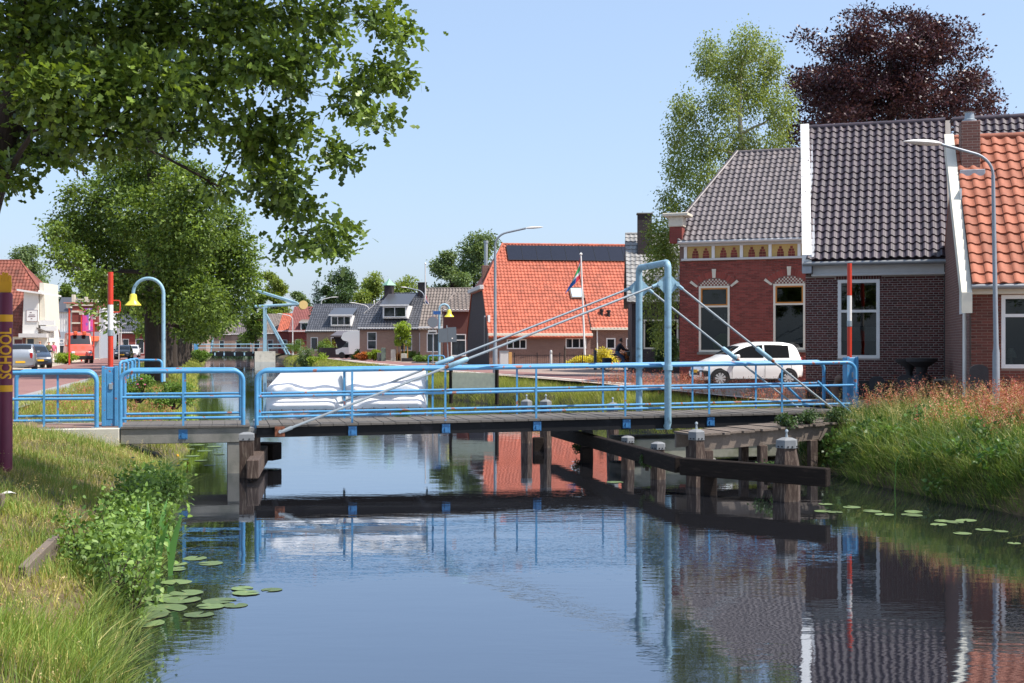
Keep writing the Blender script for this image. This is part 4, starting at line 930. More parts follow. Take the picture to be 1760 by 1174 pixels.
# --- dark brick house behind the birch
L4 = Vector(((1086 - 880) / 2100 * 62.0, 62.0, 1.12)); r4 = math.radians(-4); W4 = 6.0; d4 = 8.0
f = lambda x, y: local_on(L4, r4, x, y)
e4 = f(1100, 511)[1]; g4 = e4 + 3.55
H4 = thing('brick_house', 'near black brick house with grey pantile roof half hidden behind birch', 'house', L4, r4)
a0, b0 = f(1106, 600); a1, b1 = f(1166, 549)
wall(H4, 0, W4, 0, e4, BWK, [(a0, a1, b0, b1)], name='facade')
window(H4, a0, a1, b0, b1, 0, M_CREAM, 0.08, bars_v=(0.62,), bars_h=(), depth=0.1, curtain=[(0.04, 0.55)])
MB().bevbox(-0.15, W4, -0.3, -0.002, e4 - 0.2, e4 - 0.03, 0.01).build('fascia', M_OFFW, H4)
gable_roof(H4, W4, d4, e4, g4, M_TGREY, oe=0.3, ov=0.25, tiles=(0.25, 0.32, mat('pale_grey_pantile', lin('#8C8A88'), 0.4, isl=0.2, var=0.1, scale=6)))
gable_walls(H4, W4, d4, e4, g4, BWK)
chimney(H4, 0.75, 2.9, g4 - 1.6, g4 + 0.95, 0.75, 0.6, BWK)

# --- big orange farmhouse with solar panels
L5 = Vector(((841 - 880) / 2100 * 80.0, 80.0, 1.12)); r5 = math.radians(8); d5 = 14.0; e5 = 2.22; g5 = 8.6; W5 = 6.75
f = lambda x, y: local_on(L5, r5, x, y)
H5 = thing('farmhouse', 'brick farmhouse with bright orange pantile roof and row of solar panels', 'house', L5, r5)
ops = []
for (xa, ya, xb, yb_) in ((871, 600, 905, 583), (972, 599, 1008, 581)):
    a0, b0 = f(xa, ya); a1, b1 = f(xb, yb_); ops.append((a0, a1, b0, b1))
dr = (f(858, 628)[0], f(868, 628)[0], 0, f(858, 583)[1])
wall(H5, 0, W5, 0, e5, brickmat('farm_brick', lin('#7E5A50'), lin('#6C4A42'), lin('#A0907F')), ops, name='facade')
for o in ops: window(H5, *o, 0, M_WHITE, 0.07, bars_v=(0.33, 0.67), room=False)
fb = MATS['farm_brick']
MB().bevbox(-0.1, W5 + 0.1, -0.32, -0.05, e5 - 0.2, e5 - 0.03, 0.01).build('gutter_board', M_CREAM, H5)
gable_roof(H5, W5, d5, e5, g5, M_TORB, oe=0.32, ov=0.08, hipL=(1.8, 0.50), tiles=(0.235, 0.335, M_TORB, 0, 0.036))
gable_walls(H5, W5, d5, e5, g5, BWK, hipL=(1.7, 0.5))
# right-hand bay set a little back
f2 = lambda x, y: local_on(L5, r5, x, y, 0.45)
a0, b0 = f2(1042, 600); a1, b1 = f2(1058, 581); c0, _ = f2(1076, 600)
ob = MB()
for c in cells(W5 + 0.0, W5 + 4.2, 0, e5 + 0.42, [(a0, a1, b0, b1), (c0, c0 + 0.62, b0, b1)]): ob.bx(c[0], c[1], 0.45, 0.7, c[2], c[3])
ob.build('bay_wall', fb, H5)
window(H5, a0, a1, b0, b1, 0.45, M_WHITE, 0.08, room=False); window(H5, c0, c0 + 0.62, b0, b1, 0.45, M_WHITE, 0.08, room=False)
sl5 = (g5 - e5) / 7.0; yb0 = 0.15; 
ro = MB().prism([(W5 + 0.12, yb0, e5 + 0.15 + yb0 * sl5), (W5 + 4.3, yb0, e5 + 0.15 + yb0 * sl5), (W5 + 4.3, 7, g5), (W5 + 0.12, 7, g5)], (0, 0.06, -0.1)).build('bay_roof', M_TORB, H5)
dv = Vector((0, 7 - yb0, g5 - e5 - 0.15 - yb0 * sl5)); tile_slope(ro, (W5 + 0.12, yb0, e5 + 0.15 + yb0 * sl5), (1, 0, 0), dv, 4.18, dv.length, 0.235, 0.335, M_TORB, rise=0.036)
ridge_caps(ro, (W5 + 0.12, 7, g5 + 0.02), (W5 + 4.3, 7, g5 + 0.02), 0.1, M_TORB)
MB().bevbox(W5 + 0.05, W5 + 4.3, 0.1, 0.4, e5 + 0.2, e5 + 0.36, 0.01).build('gutter_board', M_CREAM, H5)
MB().tube([(f2(1026, 600)[0], 0.38, e5 + 0.3), (f2(1026, 600)[0], 0.38, 0)], 0.05, 8).build('downpipe', M_WHITE, H5, smooth=40)
# solar panels, skylight, vents
M_SOLAR = mat('solar_panel_glass', (0.012, 0.014, 0.024), 0.15, var=0.1, scale=3)
U = Vector((1, 0, 0)); Vv = Vector((0, 7.32, 7.32 * sl5)).normalized(); N = U.cross(Vv); O = Vector((0, -0.32, e5 - 0.32 * sl5)); Ls = 7.32 * math.hypot(1, sl5)
for i in range(9):
    x = 2.02 + i * 1.045 if i < 9 else 0; v0 = Ls - 1.95
    c = O + U * x + Vv * v0 + N * 0.12; B = Matrix((U, Vv, N)).transposed()
    pts = [c + B @ Vector(q) for q in ((0, 0, 0), (1.03, 0, 0), (1.03, 1.66, 0), (0, 1.66, 0))]
    o = MB().prism(pts, N * 0.04).build('solar_panel', M_SOLAR, H5)
    m = MB()
    for (p, q) in ((0, 1), (1, 2), (2, 3), (3, 0)): m.tube([pts[p] + N * 0.04, pts[q] + N * 0.04], 0.012, 4)
    m.build('panel_frame', M_DARK, o)
def on_slope(px, py):
    best = None
    for k in range(400):
        v = Ls * k / 400; q = O + Vv * v; lx, lz = local_on(L5, r5, px, py, q.y)
        if lz >= q.z and False: pass
        dd = abs(lz - q.z)
        if best is None or dd < best[0]: best = (dd, lx, v)
    return best[1], best[2]
xk, vk = on_slope(981, 515); xk2, vk2 = on_slope(1001, 497)
q = [O + U * a + Vv * b + N * 0.06 for a, b in ((xk, vk), (xk2, vk), (xk2, vk2), (xk, vk2))]
o = MB().prism(q, N * 0.10).build('skylight', mat('skylight_frame', lin('#5A4A40'), 0.6), H5)
cq = sum(q, Vector()) / 4; MB().prism([cq + (p - cq) * 0.78 + N * 0.101 for p in q], N * 0.006).build('pane', mat('sky_pane', lin('#B9CAD6'), 0.08, ior=1.8), o)
for (px, py, h) in ((1046, 548, 0.45), (1034, 545, 0.4)):
    xk, vk = on_slope(px, py); p = O + U * xk + Vv * vk
    MB().tube([p, p + Vector((0, 0, h)), p + Vector((0, 0, h)), p + Vector((0, 0, h + 0.14))], [0.1, 0.1, 0.15, 0.15], 8).build('vent_pipe', M_DARK, H5)
p = Vector((0.9, 5.2, e5 + 5.2 * sl5 - 0.6)); 
MB().bevbox(0.2, 0.75, 5.6, 6.2, 5.2, 7.0, 0.01).build('chimney_stack', BWB, H5)
MB().tube([(0.48, 5.9, 7.0), (0.48, 5.9, 8.6)], 0.13, 10).build('steel_flue', M_STEEL, H5, smooth=40)
MB().tube([(0.48, 5.9, 8.6), (0.48, 5.9, 8.75)], [0.17, 0.17], 10).build('flue_cap', M_STEEL, H5, smooth=40)
MB().bevbox(-0.30, -0.01, 3.1, 10.9, e5 + 3.0, e5 + 3.28, 0.02).build('hip_gutter', M_OFFW, H5)
gw = window(H5, -2.9, -0.7, 0.9, 3.4, 0, M_WHITE, 0.10, bars_h=(0.38, 0.75), room=False); gw.rotation_euler = (0, 0, -math.pi / 2); gw.location = (-0.012, 0, 0)

# --- row of smaller houses further along the right bank
def simple_house(name, label, px, D, rot, w, d, e, g, wm, rm, z=1.12, hipL=None, hipR=None, tw=(0.28, 0.36), win=(), trim=M_WHITE, tiles=True, ov=0.1):
    L = Vector(((px - 880) / 2100 * D, D, z)); R = thing(name, label, 'house', L, math.radians(rot))
    ops = [(x0, x1, z0, z1) for (x0, x1, z0, z1, *_r) in win]
    wall(R, 0, w, 0, e, wm, ops, name='facade')
    for o in win: window(R, o[0], o[1], o[2], o[3], 0, trim, 0.08, bars_v=o[4] if len(o) > 4 else (), bars_h=o[5] if len(o) > 5 else (), room=False)
    MB().bevbox(-0.1, w + 0.1, -0.3, -0.03, e - 0.18, e - 0.02, 0.01).build('gutter_board', trim, R)
    gable_roof(R, w, d, e, g, rm, oe=0.3, ov=ov, hipL=hipL, hipR=hipR, tiles=(tw[0], tw[1], rm, 0, 0.07) if tiles else None)
    gable_walls(R, w, d, e, g, wm, hipL=hipL, hipR=hipR)
    return R
def dormer(R, x0, x1, z0, z1, y0, y1, wm, rm, slope=0.22, panes=2, trim=M_WHITE):
    m = MB().bx(x0, x1, y0, y1, z0, z1).build('dormer', wm, R)
    w = (x1 - x0)
    window(m, x0 + 0.1, x1 - 0.1, z0 + 0.12, z1 - 0.12, y0 - 0.10, trim, 0.08, bars_v=[(i + 1) / panes for i in range(panes - 1)], room=False, setback=0.02)
    ro = MB().prism([(x0 - 0.2, y0 - 0.25, z1), (x1 + 0.2, y0 - 0.25, z1), (x1 + 0.2, y1 + 0.3, z1 + (y1 - y0 + 0.55) * slope), (x0 - 0.2, y1 + 0.3, z1 + (y1 - y0 + 0.55) * slope)], (0, 0, 0.08)).build('dormer_roof', rm, R)
    MB().bx(x0 - 0.22, x1 + 0.22, y0 - 0.29, y0 - 0.252, z1 - 0.06, z1 + 0.10).build('dormer_fascia', trim, ro)
    return m
WB = brickmat('pale_brown_brick', lin('#9A7C6C'), lin('#8A6C5E'), lin('#A89888'))
H6 = simple_house('white_trim_house', 'brick house with glossy black pantiles, white trim and green capped chimney', 618, 118, -9, 9.9, 9, 3.15, 6.55, WB, M_TBLK, hipL=(1.7, 0.42), win=[(0.75, 1.7, 1.0, 2.7, (), (0.5,)), (4.0, 5.2, 0.9, 2.4, (0.5,)), (5.9, 7.6, 0.8, 2.6, (0.5,)), (8.1, 9.6, 0.8, 2.6, (0.33, 0.66))])
dormer(H6, 2.15, 4.6, 4.0, 5.25, 0.55, 3.1, M_WHITE, M_TBLK, 0.38)
c = chimney(H6, 1.9, 3.9, 5.4, 7.35, 0.8, 0.8, BWK, cap=False); MB().lathe([(0.75, 7.36), (0.7, 7.42), (0.2, 7.8), (0.02, 8.05)], 4).build('copper_cap', mat('verdigris', lin('#7FA890'), 0.6), c).location = (1.9, 3.9, 0)
chimney(H6, 5.2, 4.3, 5.7, 7.6, 0.75, 0.7, BWK)
MB().bx(6.0, 8.9, -0.06, -0.005, 0.3, 3.0).build('red_panel', mat('red_board', lin('#9E2F3A'), 0.6, var=0.1), H6)
H6b = simple_house('annex_house', 'low annex with brown grey hipped roof beside orange farmhouse', 722, 109, -6, 4.6, 7, 3.1, 6.6, WB, M_TBRN, win=[(0.6, 1.8, 0.8, 2.5, (0.5,)), (2.3, 3.9, 0.8, 2.5, (0.5,))])
H6c = simple_house('brown_house', 'small brown rendered house with grey hipped roof and white window', 763, 96, 4, 2.0, 6, 4.25, 5.6, mat('brown_render', lin('#5E3A34'), 0.9, var=0.1), M_TBRN, hipL=(0.9, 0.1), win=[(0.55, 1.75, 0.55, 2.3, (), (0.72,))])
H7 = simple_house('dark_roof_house', 'brick house with dark slate coloured roof and wide dormer behind carport', 527, 150, -4, 8.6, 9, 3.3, 6.55, WB, M_TBLK, win=[(0.5, 1.4, 0.8, 2.4), (3.0, 4.4, 0.6, 2.4, (0.5,))])
dormer(H7, 2.9, 5.5, 3.75, 5.1, 0.4, 3.0, M_WHITE, M_TBLK, 0.3, 3)
simple_house('terrace_house', 'dark red roofed terrace house with white dormer past the far lift bridge', 497, 206, -2, 5.5, 9, 3.9, 8.0, BW1, mat('dark_red_pantile', lin('#7C4440'), 0.7, isl=0.15), win=[(1.0, 2.0, 0.8, 2.4), (3.0, 4.2, 0.8, 2.4)])
R = [o for o in bpy.data.objects if o.name.startswith('terrace_house')][0]; dormer(R, 1.9, 4.4, 3.6, 5.3, 0.1, 2.5, M_WHITE, M_TBRN, 0.2)
simple_house('terrace_house', 'small house with orange pantile roof left of the red terrace house', 478, 212, -2, 3.7, 8, 4.0, 7.0, BW1, M_TORB, win=[(0.6, 1.6, 0.8, 2.4)])
simple_house('terrace_house', 'brown roofed terrace house behind the far bridge posts', 452, 215, 0, 4.5, 9, 3.6, 7.0, WB, M_TBRN, win=[(0.8, 1.8, 0.8, 2.4), (2.6, 3.6, 0.8, 2.4)])
for i, (px, D, w, lab, rm) in enumerate(((352, 300, 9, 'distant brick house beyond far bridge with brown roof, leftmost of three', M_TBRN), (398, 290, 8, 'distant brick house beyond far bridge with pale roof, middle of three', M_TGREY), (430, 285, 6, 'distant brick house beyond far bridge with red roof, rightmost of three', M_TRED))):
    simple_house('distant_house', lab, px, D, 5, w, 9, 4.2, 8.0, WB, rm, win=[(1, 2.2, 0.8, 2.6), (3.5, 4.7, 0.8, 2.6)], tw=(0.45, 0.55))
# carport with slanted black front beside the camper
q = P(573, 600, 138); CP = thing('carport', 'black timber carport with flat projecting roof beside white camper', 'carport', (q.x, q.y, 1.12), math.radians(-6))
M_BKW = mat('black_boards', lin('#25232A'), 0.8, var=0.2, scale=3)
MB().prism([(0, 0, 2.35), (2.6, 0, 2.35), (2.6, 0, 0), (1.0, 0, 0)], (0, 2.0, 0)).build('slanted_wall', M_BKW, CP)
MB().prism([(-0.2, -0.6, 2.36), (4.2, -0.6, 2.36), (4.2, 2.6, 2.9), (-0.2, 2.6, 2.9)], (0, 0, 0.16)).build('roof', M_TGREY, CP)
MB().bx(2.65, 2.8, 0, 0.15, 0, 2.35).build('post', M_WHITE, CP)
MB().bx(-1.6, 2.5, -0.3, -0.1, 0, 1.15).build('low_wall', BWK, CP)
# ------------------------------------------------------------------ buildings on the left street
def text_mesh(s, size, depth=0.01):
    cu = bpy.data.curves.new('t', 'FONT'); cu.body = s; cu.size = size; cu.extrude = depth; cu.align_x = 'LEFT'; cu.resolution_u = 3; cu.offset = size * 0.025
    o = bpy.data.objects.new('t', cu); col.objects.link(o); dg = bpy.context.evaluated_depsgraph_get(); me = bpy.data.meshes.new_from_object(o.evaluated_get(dg))
    bpy.data.objects.remove(o); return me
WR = mat('white_render', lin('#DAD6CE'), 0.85, var=0.06, scale=1.5, bump=0.1)
D0 = 108.0; X0 = (-70 - 880) / 2100 * D0
LH = thing('corner_house', 'house with big old red pantile roof and white shop front on left street', 'house', (X0, D0, 1.06), TH * 0.4)
wL = 5.9
wall(LH, 0, wL, 0, 2.7, M_CREAM, [(4.7, 6.5, 0.0, 2.0)], name='side_wall')
MB().bx(4.72, 6.48, 0.05, 0.1, 0.02, 1.98).build('garage_door', mat('dark_red_door', lin('#5E2A2A'), 0.6, var=0.1), LH)
gable_roof(LH, wL, 10, 2.7, 9.3, M_TRED, oe=0.3, ov=0.05, hipR=(2.2, 0.62), tiles=(0.30, 0.38, M_TRED, 0, 0.045))
gable_walls(LH, wL, 10, 2.7, 9.3, WR, hipR=(2.2, 0.62))
MB().prism([(wL - 0.3, -0.9, 0), (wL + 1.1, -0.9, 0), (wL + 1.1, -0.9, 6.0), (wL - 0.1, -0.9, 6.2), (wL - 0.2, -0.9, 3.4)], (0, 5.5, 0)).build('shop_front', WR, LH)
MB().prism([(wL - 0.6, -1.3, 6.25), (wL + 1.55, -1.3, 5.95), (wL + 1.55, -1.3, 6.10), (wL - 0.6, -1.3, 6.42)], (0, 6.2, 0)).build('shop_cornice', M_WHITE, LH)
MB().prism([(wL + 1.15, -0.6, 2.9), (wL + 1.7, -0.6, 2.9), (wL + 1.5, -0.6, 7.0), (wL + 1.15, -0.6, 7.0)], (0, 4.5, 0)).build('gable_fin', M_CREAM, LH)
MB().bx(wL - 0.35, wL + 2.0, -1.6, -0.902, 2.15, 2.5).build('canopy', M_OFFW, LH)
MB().bx(wL + 1.0, wL + 1.9, -0.9, 3.0, 0, 2.14).build('shop_wing', WR, LH)
window(LH, wL + 0.15, wL + 0.85, 0.1, 2.1, -1.01, M_CREAM, 0.06, room=False, setback=0.02)
MB().bx(wL - 0.2, wL + 0.05, -1.0, -0.905, 0.0, 2.14).build('door_pillar', mat('brown_pillar', lin('#6A4038'), 0.8), LH)
sg = MB().bx(wL + 0.1, wL + 1.12, -0.96, -0.905, 3.55, 4.6).build('shop_sign', M_WHITE, LH)
m = MB()
for (x, z, w_, h_) in ((0.42, 4.33, .16, .06), (0.35, 4.12, .5, .05), (0.28, 3.98, .62, .05), (0.5, 3.78, .14, .06)): m.bx(wL + x, wL + x + w_, -0.972, -0.961, z, z + h_)
for (x0, x1, z0, z1) in ((.12, 1.10, 4.56, 4.585), (.12, 1.10, 3.565, 3.59), (.12, .145, 3.59, 4.56), (1.075, 1.10, 3.59, 4.56)): m.bx(wL + x0, wL + x1, -0.972, -0.961, z0, z1)
m.build('sign_lettering', mat('sign_maroon', lin('#6A3A44'), 0.7), sg)
for (x, z, w_) in ((1.75, 3.25, 0.95), (1.9, 2.75, 1.0)): MB().bx(wL + x - 0.6, wL + x + w_ - 0.2, -0.85, -0.65, z, z + 0.42).build('light_box', M_WHITE, LH)
MB().prism([(wL + 1.0, -1.0, 2.9), (wL + 2.0, -1.0, 2.55), (wL + 2.0, -1.0, 2.65), (wL + 1.0, -1.0, 3.05)], (0, 1.6, 0)).build('awning', M_TBRN, LH)
# shop with brick upper floor
D1_ = 138.0; SH = thing('brick_shop', 'shop with brick upper storey, pale parapet and purple banner on left street', 'shop', ((96 - 880) / 2100 * D1_, D1_, 1.06), TH * 0.4)
MB().bx(0, 4.9, 0, 8, 0, 3.0).build('ground_floor', mat('grey_shop_render', lin('#9CA3AC'), 0.8, var=0.06), SH)
MB().bx(1.75, 4.55, 0.1, 8, 3.0, 6.35).build('upper_floor', BW1, SH)
MB().bx(0.1, 1.74, 0.4, 8, 3.0, 5.2).build('white_boarding', M_WHITE, SH)
for i in range(6): MB().bx(0.2 + i * 0.26, 0.28 + i * 0.26, 0.36, 0.398, 3.05, 5.15).build('board_batten', M_OFFW, SH)
MB().prism([(-0.1, 0.2, 5.2), (1.74, 0.2, 5.2), (1.74, 2.6, 6.9), (-0.1, 2.6, 6.9)], (0, 0.05, 0.1)).build('side_roof', M_TBLK, SH)
for (z0, z1) in ((3.9, 4.08), (5.2, 5.4), (5.95, 6.1)): MB().bx(1.7, 4.6, 0.02, 0.098, z0, z1).build('stone_band', M_STONE, SH)
for x in (1.72, 3.1, 4.25): MB().bevbox(x, x + 0.36, 0.0, 0.4, 6.36, 7.2 if x != 3.1 else 6.95, 0.02).build('parapet_pier', M_STONE, SH)
MB().bx(2.09, 4.24, 0.05, 0.2, 6.62, 6.74).build('parapet_rail', M_STONE, SH)
for x in (2.25, 2.65, 3.55, 3.9): MB().bx(x, x + 0.1, 0.08, 0.18, 6.36, 6.619).build('baluster', M_STONE, SH)
bn = MB(); 
M_PUR = mat('purple_banner_cloth', lin('#8A5FB4'), 0.7, color2=lin('#E0569A'), c2fac=(0.45, 0.55), c2scale=1.3, var=0.1)
bn.bx(2.95, 4.1, -0.12, -0.09, 3.05, 5.65); b_ = bn.build('hanging_banner', M_PUR, SH)
MB().bx(2.97, 3.3, -0.128, -0.121, 3.2, 5.6).build('banner_strip', mat('pink_banner_cloth', lin('#D8488E'), 0.7), b_)
MB().bx(3.65, 3.8, -0.128, -0.121, 3.2, 5.6).build('banner_stripe', M_WHITE, b_)
me = text_mesh('ECKER', 0.72); me.materials.append(M_WHITE); o = bpy.data.objects.new('shop_lettering', me); col.objects.link(o); o.parent = SH; o.location = (0.03, -0.03, 1.7); o.rotation_euler = (math.pi / 2, 0, 0); o.scale = (0.85, 1, 1)
window(SH, 2.1, 2.9, 1.0, 2.6, -0.11, M_WHITE, 0.06, bars_v=(0.5,), room=False, setback=0.02)
window(SH, 0.4, 1.6, 0.3, 1.5, -0.11, M_WHITE, 0.06, bars_v=(0.5,), room=False, setback=0.02)
M_ORAW = mat('orange_awning_cloth', lin('#C85A34'), 0.8)
MB().prism([(2.9, -0.02, 2.3), (2.9, -1.3, 1.9), (2.9, -1.3, 2.0), (2.9, -0.02, 2.5)], (2.0, 0, 0)).build('awning', M_ORAW, SH)
# white banner between two posts over the street
q = P(172, 600, 125); BN = thing('street_banner', 'large white cloth banner strung between poles behind left barrier boom', 'banner', (q.x, q.y, 1.06), TH * 0.2)
n = 14; V = []
for i in range(n + 1):
    for j in range(9):
        u, v = i / n, j / 8; sag = (0.30 * math.sin(math.pi * u) + 0.5 * (u < 0.5) * (0.5 - u)) if v == 0 else 0.12 * math.sin(math.pi * u) * (1 - v)
        V.append((u * 1.85, 0.07 * math.sin(u * 14 + v * 3), 2.55 + sag * 0.9 + v * (2.75 - sag * 0.9)))
fast('cloth', V, [(i * 9 + j, (i + 1) * 9 + j, (i + 1) * 9 + j + 1, i * 9 + j + 1) for i in range(n) for j in range(8)], M_CANV, parent=BN, smooth=True)
for x in (-0.05, 1.9): MB().tube([(x, 0, 0), (x, 0, 5.4)], 0.05, 8).build('pole', M_OFFW, BN, smooth=40)
# further houses along the left street
simple_house('street_house', 'grey gabled brick house with stepped chimney behind black car', 203, 175, 8, 4.4, 9, 3.4, 6.6, BW1, M_TBLK, z=1.06, win=[(0.6, 1.5, 0.8, 2.4), (2.4, 3.6, 0.3, 2.4)])
simple_house('street_house', 'grey roofed brick house between tree trunks at far left street', 228, 195, 8, 5.0, 9, 3.8, 7.2, BW1, M_TBLK, z=1.06, win=[(0.8, 1.8, 0.8, 2.4), (2.8, 4.0, 0.8, 2.4)])
simple_house('street_house', 'brown house at far end of left street behind tree row', 285, 250, 8, 8.0, 9, 3.8, 7.4, WB, M_TBRN, z=1.06, win=[(1.0, 2.2, 0.8, 2.4), (4.0, 5.4, 0.8, 2.4)])

# ------------------------------------------------------------------ lamps, signs, poles
def street_lamp(label, px, D, z0, ztop, arm, side, r=0.07, m=None, lean=0.0, hl=0.75):
    q = P(px, 600, D); t = thing('street_lamp', label, 'street lamp', (q.x, q.y, z0), 0.0, 'grey street lamps'); H = ztop - z0; m = m or M_LAMPST
    rb_ = min(0.9, arm * 0.5)
    MB().tube([(0, 0, 0), (0, 0, 1.25), (0, 0, 1.4), (lean, 0, H - rb_)], [r * 1.45, r * 1.4, r, r * 0.72], 10).build('post', m, t, smooth=50)
    pts = [(lean, 0, H - rb_)] + [(lean + side * (rb_ - rb_ * math.cos(a)), 0, H - rb_ + rb_ * 0.88 * math.sin(a)) for a in np.linspace(0.2, 1.35, 7)] + [(lean + side * arm, 0, H + 0.10)]
    MB().tube(pts, r * 0.6, 8).build('arm', m, t, smooth=50)
    hx = lean + side * arm
    mb = MB(); n = 10
    prof = [(0.0, 0.05), (0.12, 0.10), (0.4, 0.13), (0.75, 0.10), (1.0, 0.02)]
    V = []; 
    for (u, w) in prof:
        for k in range(n): a = 2 * math.pi * k / n; V.append((hx + side * u * hl, math.cos(a) * w, H + 0.11 + u * 0.05 + math.sin(a) * w * (0.55 if math.sin(a) > 0 else 0.4)))
    mb.add(V, [(i * n + k, i * n + (k + 1) % n, (i + 1) * n + (k + 1) % n, (i + 1) * n + k) for i in range(len(prof) - 1) for k in range(n)] + [tuple(range(n)), tuple(range((len(prof) - 1) * n, len(prof) * n))])
    h = mb.build('lamp_head', M_OFFW, t, smooth=50)
    return t
street_lamp('tall grey street lamp with pale oval head before orange roofed brick house', 1712, 24.3, 1.10, 6.40, 1.03, -1, 0.050, lean=-0.06)
street_lamp('grey street lamp curving right in front of orange farmhouse', 851, 62.0, 1.10, 8.35, 1.55, 1, 0.085, hl=0.9)
street_lamp('slim grey street lamp curving left before farmhouse windows', 880, 90.0, 1.1, 7.95, 1.3, -1, 0.07, hl=0.7)
street_lamp('white grey street lamp curving right before the carport', 552, 155.0, 1.1, 8.5, 1.2, 1, 0.10, M_OFFW, hl=1.0)
street_lamp('street lamp curving left beside camper and trimmed bushes', 635, 138.0, 1.1, 7.2, 1.6, -1, 0.08, M_OFFW, hl=0.7)
street_lamp('street lamp curving left over black roofed white trim house', 729, 114.0, 1.1, 7.8, 1.6, -1, 0.08, M_LAMPST, hl=0.6)
street_lamp('distant street lamp curving left beyond counterweight', 503, 178.0, 1.1, 7.0, 1.6, -1, 0.09, M_OFFW, hl=0.7)
street_lamp('distant street lamp between tree trunk and white banner', 208, 160.0, 1.06, 5.4, 1.0, 1, 0.08, M_OFFW, hl=0.7)
def bell_lamp(label, px, D, z0, ztop, R, ang):
    q = P(px, 600, D); t = thing('bell_lamp', label, 'street lamp', (q.x, q.y, z0), ang, 'blue swan neck lamps'); H = ztop - z0
    pts = [(0, 0, 0), (0, 0, H - R)] + [(-R + R * math.cos(a), 0, H - R + R * math.sin(a)) for a in np.linspace(0.2, math.pi - 0.15, 14)] + [(-2 * R, 0, H - R - 0.06)]
    MB().tube(pts, [0.085, 0.075] + [0.07] * 15, 10).build('swan_neck', M_BLUE2, t, smooth=50)
    z = H - R - 0.06
    MB().lathe([(0.04, z + 0.06), (0.12, z + 0.03), (0.15, z - 0.07), (0.155, z - 0.22), (0.33, z - 0.42), (0.31, z - 0.435), (0.13, z - 0.26)], 18, (-2 * R, 0, 0)).build('bell_shade', M_YEL, t, smooth=50)
    MB().lathe([(0.02, z - 0.46), (0.11, z - 0.40), (0.11, z - 0.3)], 12, (-2 * R, 0, 0)).build('bulb', mat('lamp_glass', lin('#D8B890'), 0.2), t, smooth=50)
    return t
bell_lamp('blue swan neck street lamp with yellow bell shade beside tree trunks at left', 281, 50.0, 1.03, 5.25, 0.62, 0.0)
bell_lamp('blue swan neck lamp with yellow bell shade on right bank by signs', 755, 80.0, 1.1, 5.2, 0.33, math.radians(195))
# blue U-shaped stands by the lamps
def u_stand(label, px, D, w, h, ang, z0):
    q = P(px, 600, D); R = 0.15
    pts = [(0, 0, 0), (0, 0, h - R)] + [(R - R * math.cos(a), 0, h - R + R * math.sin(a)) for a in (0.5, 1.0, 1.57)] + [(w - R + R * math.sin(a), 0, h - R + R * math.cos(a)) for a in (0, 0.5, 1.0, 1.5)] + [(w, 0, h - R), (w, 0, 0)]
    o = MB().tube(pts, 0.045, 8).build('guard_hoop', M_BLUE, smooth=50); o.location = (q.x, q.y, z0); o.rotation_euler = (0, 0, ang); tag(o, label, 'railing', 'blue guard hoops')
u_stand('blue guard hoop at foot of left swan neck lamp', 229, 49.0, 1.15, 0.88, 0.0, 1.04)
u_stand('blue guard hoop at foot of right bank swan neck lamp', 736, 79.0, 1.05, 0.75, 0.0, 1.1)
for i in range(4):
    u_stand('%s short blue hoop in the row receding beside left barrier cabinet' % ('nearest', 'second nearest', 'third nearest', 'farthest')[i], 206 + i * 7, 40.0 + i * 2.5, 0.5, 0.95, 1.35, 1.03)
# signs on the right bank
q = P(744, 600, 70); t = thing('round_sign', 'back of a round traffic sign with street name plate on grey pole', 'sign', (q.x, q.y, 1.1))
MB().tube([(0, 0, 0), (0, 0, 3.45)], 0.032, 8).build('pole', M_LAMPST, t, smooth=40)
MB().tube([(0, -0.04, 2.75), (0, -0.065, 2.75)], 0.31, 24).build('disc', mat('sign_back_grey', lin('#7B8086'), 0.5), t, smooth=40)
MB().tube([(0, -0.036, 2.75), (0, -0.06, 2.75)], 0.325, 24).build('rim', mat('sign_rim', lin('#A8666A'), 0.5), t, smooth=40)
MB().bx(-0.28, 0.22, -0.06, -0.04, 2.05, 2.28).build('sub_plate', M_OFFW, t)
MB().bx(-0.22, 0.18, -0.075, -0.061, 2.13, 2.19).build('sub_plate_bar', M_DARK, t)
MB().bx(0.02, 0.45, -0.02, 0.02, 3.18, 3.38).build('street_name_plate', mat('street_plate_blue', lin('#2F5F9E'), 0.5), t)
q = P(771, 600, 72); t = thing('panel_sign', 'back of a grey rectangular sign with two panels on leaning pole', 'sign', (q.x, q.y, 1.1)); t.rotation_euler = (0, math.radians(-2.5), 0.25)
MB().tube([(0, 0, 0), (0, 0, 2.6)], 0.032, 8).build('pole', M_LAMPST, t, smooth=40)
for (x0, x1) in ((-0.52, 0.02), (0.03, 0.55)): MB().bx(x0, x1, -0.06, -0.035, 1.6, 2.42 + (0.05 if x0 > 0 else 0)).build('panel', mat('sign_back_dark', lin('#5C666E'), 0.45, var=0.05), t)
MB().bx(0.25, 0.33, -0.067, -0.061, 1.78, 1.85).build('sticker', M_WHITE, t)
p0 = P(775, 660, 44.5); p1 = P(854, 660, 43.5); t = thing('low_sign_board', 'low grey board on two dark posts on the verge behind rear rail', 'sign', (p0.x, p0.y, 0.7), math.atan2(p1.y - p0.y, p1.x - p0.x)); wd_ = (p1 - p0).xy.length
MB().bx(0.06, wd_ - 0.06, -0.02, 0.02, 0.22, 0.82).build('board', mat('lichen_board', lin('#D4D2BA'), 0.8, var=0.15, scale=5, transl=0.4), t)
for x in (0, wd_): MB().bx(x - 0.05, x + 0.05, -0.05, 0.05, -0.3, 0.95).build('post', M_TIMBD, t)
